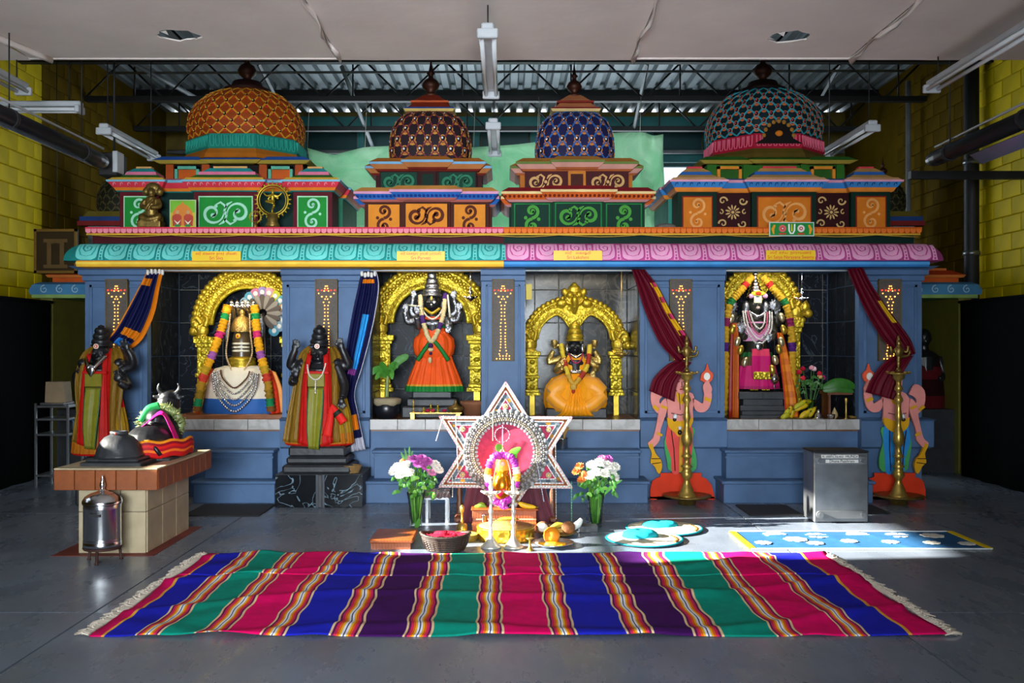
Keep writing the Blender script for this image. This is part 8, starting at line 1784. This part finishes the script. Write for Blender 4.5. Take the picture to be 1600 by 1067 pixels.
def dancer(cx, cy, R, d, label, flames):
    q = Px(d); s = q.s; t = thing('dancer_figurine', label, 'figurine', Vector((gx(cx, d), d, ZLEDGE)), 'brass ring dancers'); c_ = q(cx, cy)
    b = B(); r = R*s; b.tube([c_+Vector((r*cos(a), 0, r*sin(a))) for a in [2*pi*i/48 for i in range(49)]], .06*r, 8, cap=False); b.tube([c_+Vector((r*.86*cos(a), 0, r*.86*sin(a))) for a in [2*pi*i/48 for i in range(49)]], .03*r, 6, cap=False); build(b, 'ring', GOLDP, t)
    for j in range(flames):
        a = -pi/2+.35+(2*pi-.7)*j/(flames-1); b = B(); p = c_+Vector((r*cos(a), 0, r*sin(a))); o_ = Vector((cos(a), 0, sin(a))); b.tube([p, p+o_*r*.12, p+o_*r*.24], [.05*r, .06*r, .015*r], 6); build(b, 'flame', GOLDP, t)
    b = B(); P = lambda u, v, y=0: c_+Vector((u*r, y, v*r)); b.ell(P(0, .58), .10*r, .10*r, .12*r); b.lathe([(.09*r, 0), (.06*r, .1*r), (.001, .2*r)], P(0, .64), 8, cap=False); b.tube([P(0, .5), P(0, .25), P(0, 0), P(.02, -.12)], [.06*r, .13*r, .09*r, .11*r], 10)
    b.tube(smooth_path([P(.04, -.1), P(.16, -.38, -.05), P(-.02, -.6), P(-.04, -.86)], 4), [.1*r, .08*r, .06*r, .05*r], 8); b.tube(smooth_path([P(-.04, -.1), P(-.25, -.16, -.1), P(.1, -.3, -.15), P(.32, -.35, -.15)], 4), [.1*r, .08*r, .06*r, .05*r], 8)
    for pts in (((.1, .35), (.4, .3), (.6, .5)), ((-.1, .35), (-.4, .3), (-.6, .5)), ((.1, .3), (.35, .1), (.3, .32)), ((-.1, .3), (-.3, .05), (.15, -.02))): b.tube(smooth_path([P(*p) for p in pts], 4), [.06*r, .05*r, .04*r], 8)
    for k_ in range(6): a = .25*pi+k_*.1*pi; b.tube([P(.0, .58), P(.45*cos(a), .58+.3*sin(a))], [.03*r, .02*r], 5)
    b.ell(P(0, -.9), .3*r, .12*r, .10*r); fuse(b, 'dancer', GOLDP, t, max(.004, .035*r), 1)
    b = B(); zb_ = c_.z-r*.92; b.lathe([(.42*r, 0), (.46*r, (zb_-ZLEDGE)*.2), (.34*r, (zb_-ZLEDGE)*.5), (.38*r, zb_-ZLEDGE), (.3*r, zb_-ZLEDGE+.02*r)], (c_.x, d, ZLEDGE), 16); build(b, 'base', BRASSD, t)
dancer(426, 313, 24, 9.46, 'large brass dancer inside a flaming ring on the roof ledge', 23); dancer(399, 339, 9, 9.44, 'small brass dancer inside a flaming ring on the roof ledge', 15)
b = B('#6a6660'); p = at(1040, 351, 9.5); b.ell((p.x, 9.5, ZLEDGE+.012), .11, .07, .04, 14, 8); b.v = [(x, y, max(z, ZLEDGE)) for x, y, z in b.v]; tag(build(b, 'grey_bundle', CLOTH), 'small grey bundle left on the roof ledge between the towers', 'bundle')
# dark wreath on the teal dome
# ---------------------------------------------------------------- side shrines in the shade
def side_shrine(sx, label):
    d = 11.3; t = thing('side_shrine', label, 'shrine', (sx*5.2, d, 0), 'side shrines in the shade'); X0, X1 = sorted((sx*4.75, sx*5.48))
    zc0, zc1 = gz(466, d), gz(442, d)
    b = B(); b.box(*sorted((sx*5.33, sx*5.48)), d, d+1.2, 0, zc0); build(b, 'pier', mat('dim olive pier', '#6a6420', rough=.6) if sx > 0 else bpy.data.materials.get('dim olive pier') or mat('dim olive pier', '#6a6420', rough=.6), t)
    b = B(); b.box(*sorted((sx*4.75, sx*4.9)), d, d+1.2, 0, zc0); build(b, 'pier', bpy.data.materials['dim olive pier'], t)
    b = B(); b.box(X0, X1, d+1.1, d+1.2, 0, zc0); build(b, 'back', MARBLE, t)
    b = B(); b.box(X0, X1, d+.1, d+1.1, 0, .75); build(b, 'platform', STONED, t)
    b = B('#8aa860'); b.box(X0-.06, X1+.04, d-.08, d+1.2, zc0, zc0+.04); build(b, 'eave_strip', PAINT, t)
    b = B('#4a7ea8'); tier(b, X0, X1, d, d+1.2, zc0+.04, [(.05, .08, .09, '#4a84b0'), (.07, .09, .06, '#4a84b0'), (.03, .06, .0, '#3a6a98')]); build(b, 'cornice', PAINT, t)
    b = B('#a8c8d8'); mp = flatmap(d-.085)
    for k in range(4): u = lerp(X0, X1, (k+.5)/4); b.ribbon(spiral(u, zc0+.1, .05, 1.3, pi/2, 1, 14), [.012, .006], mp, .006)
    build_each(b, 'swirl', PAINT, t)
    b = B(); zz = tier(b, X0+.1, X1-.1, d+.1, d+1.0, zc0+.18, [(.07, .0, .0, '#c85a24'), (.03, .04, .06, '#d87a3a'), (.06, .06, -.06, '#b83a1c'), (.03, -.1, -.1, '#c86a34')]); build(b, 'roof', PAINT, t)
    finial(t, ((X0+X1)/2, d+.5, zz-.01), .16, FIN)
    return t
side_shrine(1, 'small side shrine with orange roof and blue cornice right of the main shrine'); side_shrine(-1, 'small side shrine with orange roof and blue cornice left of the main shrine')
# draped dark statue inside the right one
t = thing('shaded_statue', 'dark statue in red checked cloth inside the right side shrine', 'statue', (5.12, 11.75, .75)); b = B(); q = Px(11.75); xx = 790+5.12*1500/11.75
b = B(); head(b, q, xx, 527, 11, 14); b.ell(q(xx, 562), 24*q.s, .12, 16*q.s, 14, 8); b.tube(q.path([(xx, 556), (xx, 600), (xx, 636)]), [20*q.s, 20*q.s, 22*q.s], 14)
for sx in (-1, 1): limb(b, q, [(xx+sx*22, 558), (xx+sx*28, 585, -.05), (xx+sx*14, 592, -.14)], [7, 6, 5])
fuse(b, 'body', STONE, t, .01, 2)
b = B(); b.lathe([(.24, 0), (.25, .15), (.22, .35), (.2, .5), (.17, .62)], (5.12, 11.75, .75), 24, 1, .75, cols=['#5a1418', '#2a0a0c', '#5a1418', '#2a0a0c'], cap=False); build(b, 'checked_cloth', CLOTH, t)
# relief picture, flame and shelf on the left
d = 11.2; t = thing('relief_picture', 'dark framed relief of a temple gate hanging on the left', 'picture', at(88, 425, d)); x0, x1, z0, z1 = gx(54, d), gx(121, d), gz(427, d), gz(358, d)
b = B('#3a2c18'); b.box(x0, x1, d, d+.03, z0, z1); build(b, 'panel', PAINT, t); b = B('#7a5c28')
for (a, c, e, f) in ((x0, x0+.03, z0, z1), (x1-.03, x1, z0, z1), (x0, x1, z0, z0+.03), (x0, x1, z1-.03, z1)): b.box(a, c, d-.02, d+.01, e, f)
build(b, 'frame', PAINT, t); b = B('#6a5230'); xm = (x0+x1)/2
b.box(xm-.1, xm-.05, d-.015, d, z0+.1, z0+.36); b.box(xm+.05, xm+.1, d-.015, d, z0+.1, z0+.36); b.box(xm-.14, xm+.14, d-.015, d, z0+.36, z0+.40); b.box(xm-.14, xm+.14, d-.015, d, z0+.06, z0+.1); b.tube([(xm+.09*cos(a), d-.005, z0+.3+.06*sin(a)) for a in [pi*i/10 for i in range(11)]], .012, 6)
build(b, 'gate_relief', PAINT, t)
for a, c in ((x0+.05, x1-.05),): b = B(); b.tube([(xm, d+.02, z1), (xm, d+.02, 5.4)], .005, 5); build(b, 'wire', DARKST, t)
t = thing('glowing_lamp', 'tiny glowing oil lamp in the dark left side shrine', 'oil lamp', at(63, 515, 11.45)); b = B(); c0 = at(63, 512, 11.45); b.lathe([(.02, 0), (.035, .02), (.03, .02)], c0, 12); b.tube([c0, Vector((c0.x, c0.y, .75))], .01, 6); build(b, 'lamp_stand', BRASSD, t); b = B(); b.lathe([(.001, 0), (.012, .015), (.008, .035), (.001, .06)], c0+Vector((0, 0, .02)), 8, cap=False); build(b, 'flame', FLAME, t)
d = 10.2; t = thing('metal_shelf', 'narrow metal shelf unit in the dark at the left', 'shelf', (gx(80, d), d, 0)); x0, x1 = gx(56, d), gx(106, d)
for x in (x0, x1):
    for y in (d, d+.35): b = B(); b.box(x-.01, x+.01, y-.01, y+.01, 0, gz(630, d)); build(b, 'post', STEEL, t)
for y_ in (635, 655, 679, 743): b = B(); z = gz(y_, d); b.box(x0, x1, d-.01, d+.36, z-.015, z+.01, .004); build(b, 'shelf_board', STEEL, t)
b = B(); z = gz(633.5, d)-.001; b.box(x0+.03, x1-.06, d+.02, d+.3, z+.006, z+.03, .008); tag(build(b, 'foil_tray', bpy.data.materials['crumpled foil']), 'crumpled foil tray on top of the metal shelf', 'tray')
b = B('#8a7458'); b.prism([(x0+.07, z+.031), (x0+.08, z+.25), (x0+.27, z+.25), (x0+.29, z+.031)], d+.05, d+.22); tag(build(b, 'paper_bag', mat('brown paper', '#8a7458', rough=.8)), 'brown paper bag standing on the foil tray', 'bag')
# dim domes of the rear shrines
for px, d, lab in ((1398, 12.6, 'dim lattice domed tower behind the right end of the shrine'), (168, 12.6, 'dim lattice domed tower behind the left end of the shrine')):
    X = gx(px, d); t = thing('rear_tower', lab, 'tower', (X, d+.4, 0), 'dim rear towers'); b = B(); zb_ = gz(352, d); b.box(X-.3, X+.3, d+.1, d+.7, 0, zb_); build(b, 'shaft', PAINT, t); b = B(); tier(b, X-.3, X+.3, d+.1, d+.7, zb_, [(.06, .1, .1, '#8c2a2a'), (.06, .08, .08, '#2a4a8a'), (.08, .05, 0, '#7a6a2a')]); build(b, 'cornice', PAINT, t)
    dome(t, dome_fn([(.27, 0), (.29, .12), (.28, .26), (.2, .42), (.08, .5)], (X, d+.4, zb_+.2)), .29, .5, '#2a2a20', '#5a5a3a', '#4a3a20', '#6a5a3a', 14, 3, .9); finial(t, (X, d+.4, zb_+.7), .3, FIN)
# tall black forms added at the side walls where only shade lies
for sx, lab in ((-1, 'tall rack added for the shade at the left wall'), (1, 'tall rack added for the shade at the right wall')):
    t = thing('blackout_form', lab, 'blackout', (sx*5.5, 10.3, 0), 'added blackout forms'); BK = bpy.data.materials.get('shade black') or mat('shade black', '#08080a', rough=.95, spec=.05)
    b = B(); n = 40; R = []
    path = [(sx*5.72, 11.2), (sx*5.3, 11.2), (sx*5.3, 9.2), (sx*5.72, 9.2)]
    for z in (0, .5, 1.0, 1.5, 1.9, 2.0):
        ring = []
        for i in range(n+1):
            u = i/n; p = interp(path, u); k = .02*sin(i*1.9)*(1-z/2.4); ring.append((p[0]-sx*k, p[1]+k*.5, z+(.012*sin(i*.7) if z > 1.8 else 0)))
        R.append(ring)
    b.rings(R, True, False, False); solid(build(b, 'blackout_sheet', BK, t), .006)
    b = B(); b.box(*sorted((sx*5.28, sx*5.72)), 9.18, 11.22, 2.0, 2.03, .01); build(b, 'blackout_top', BK, t)
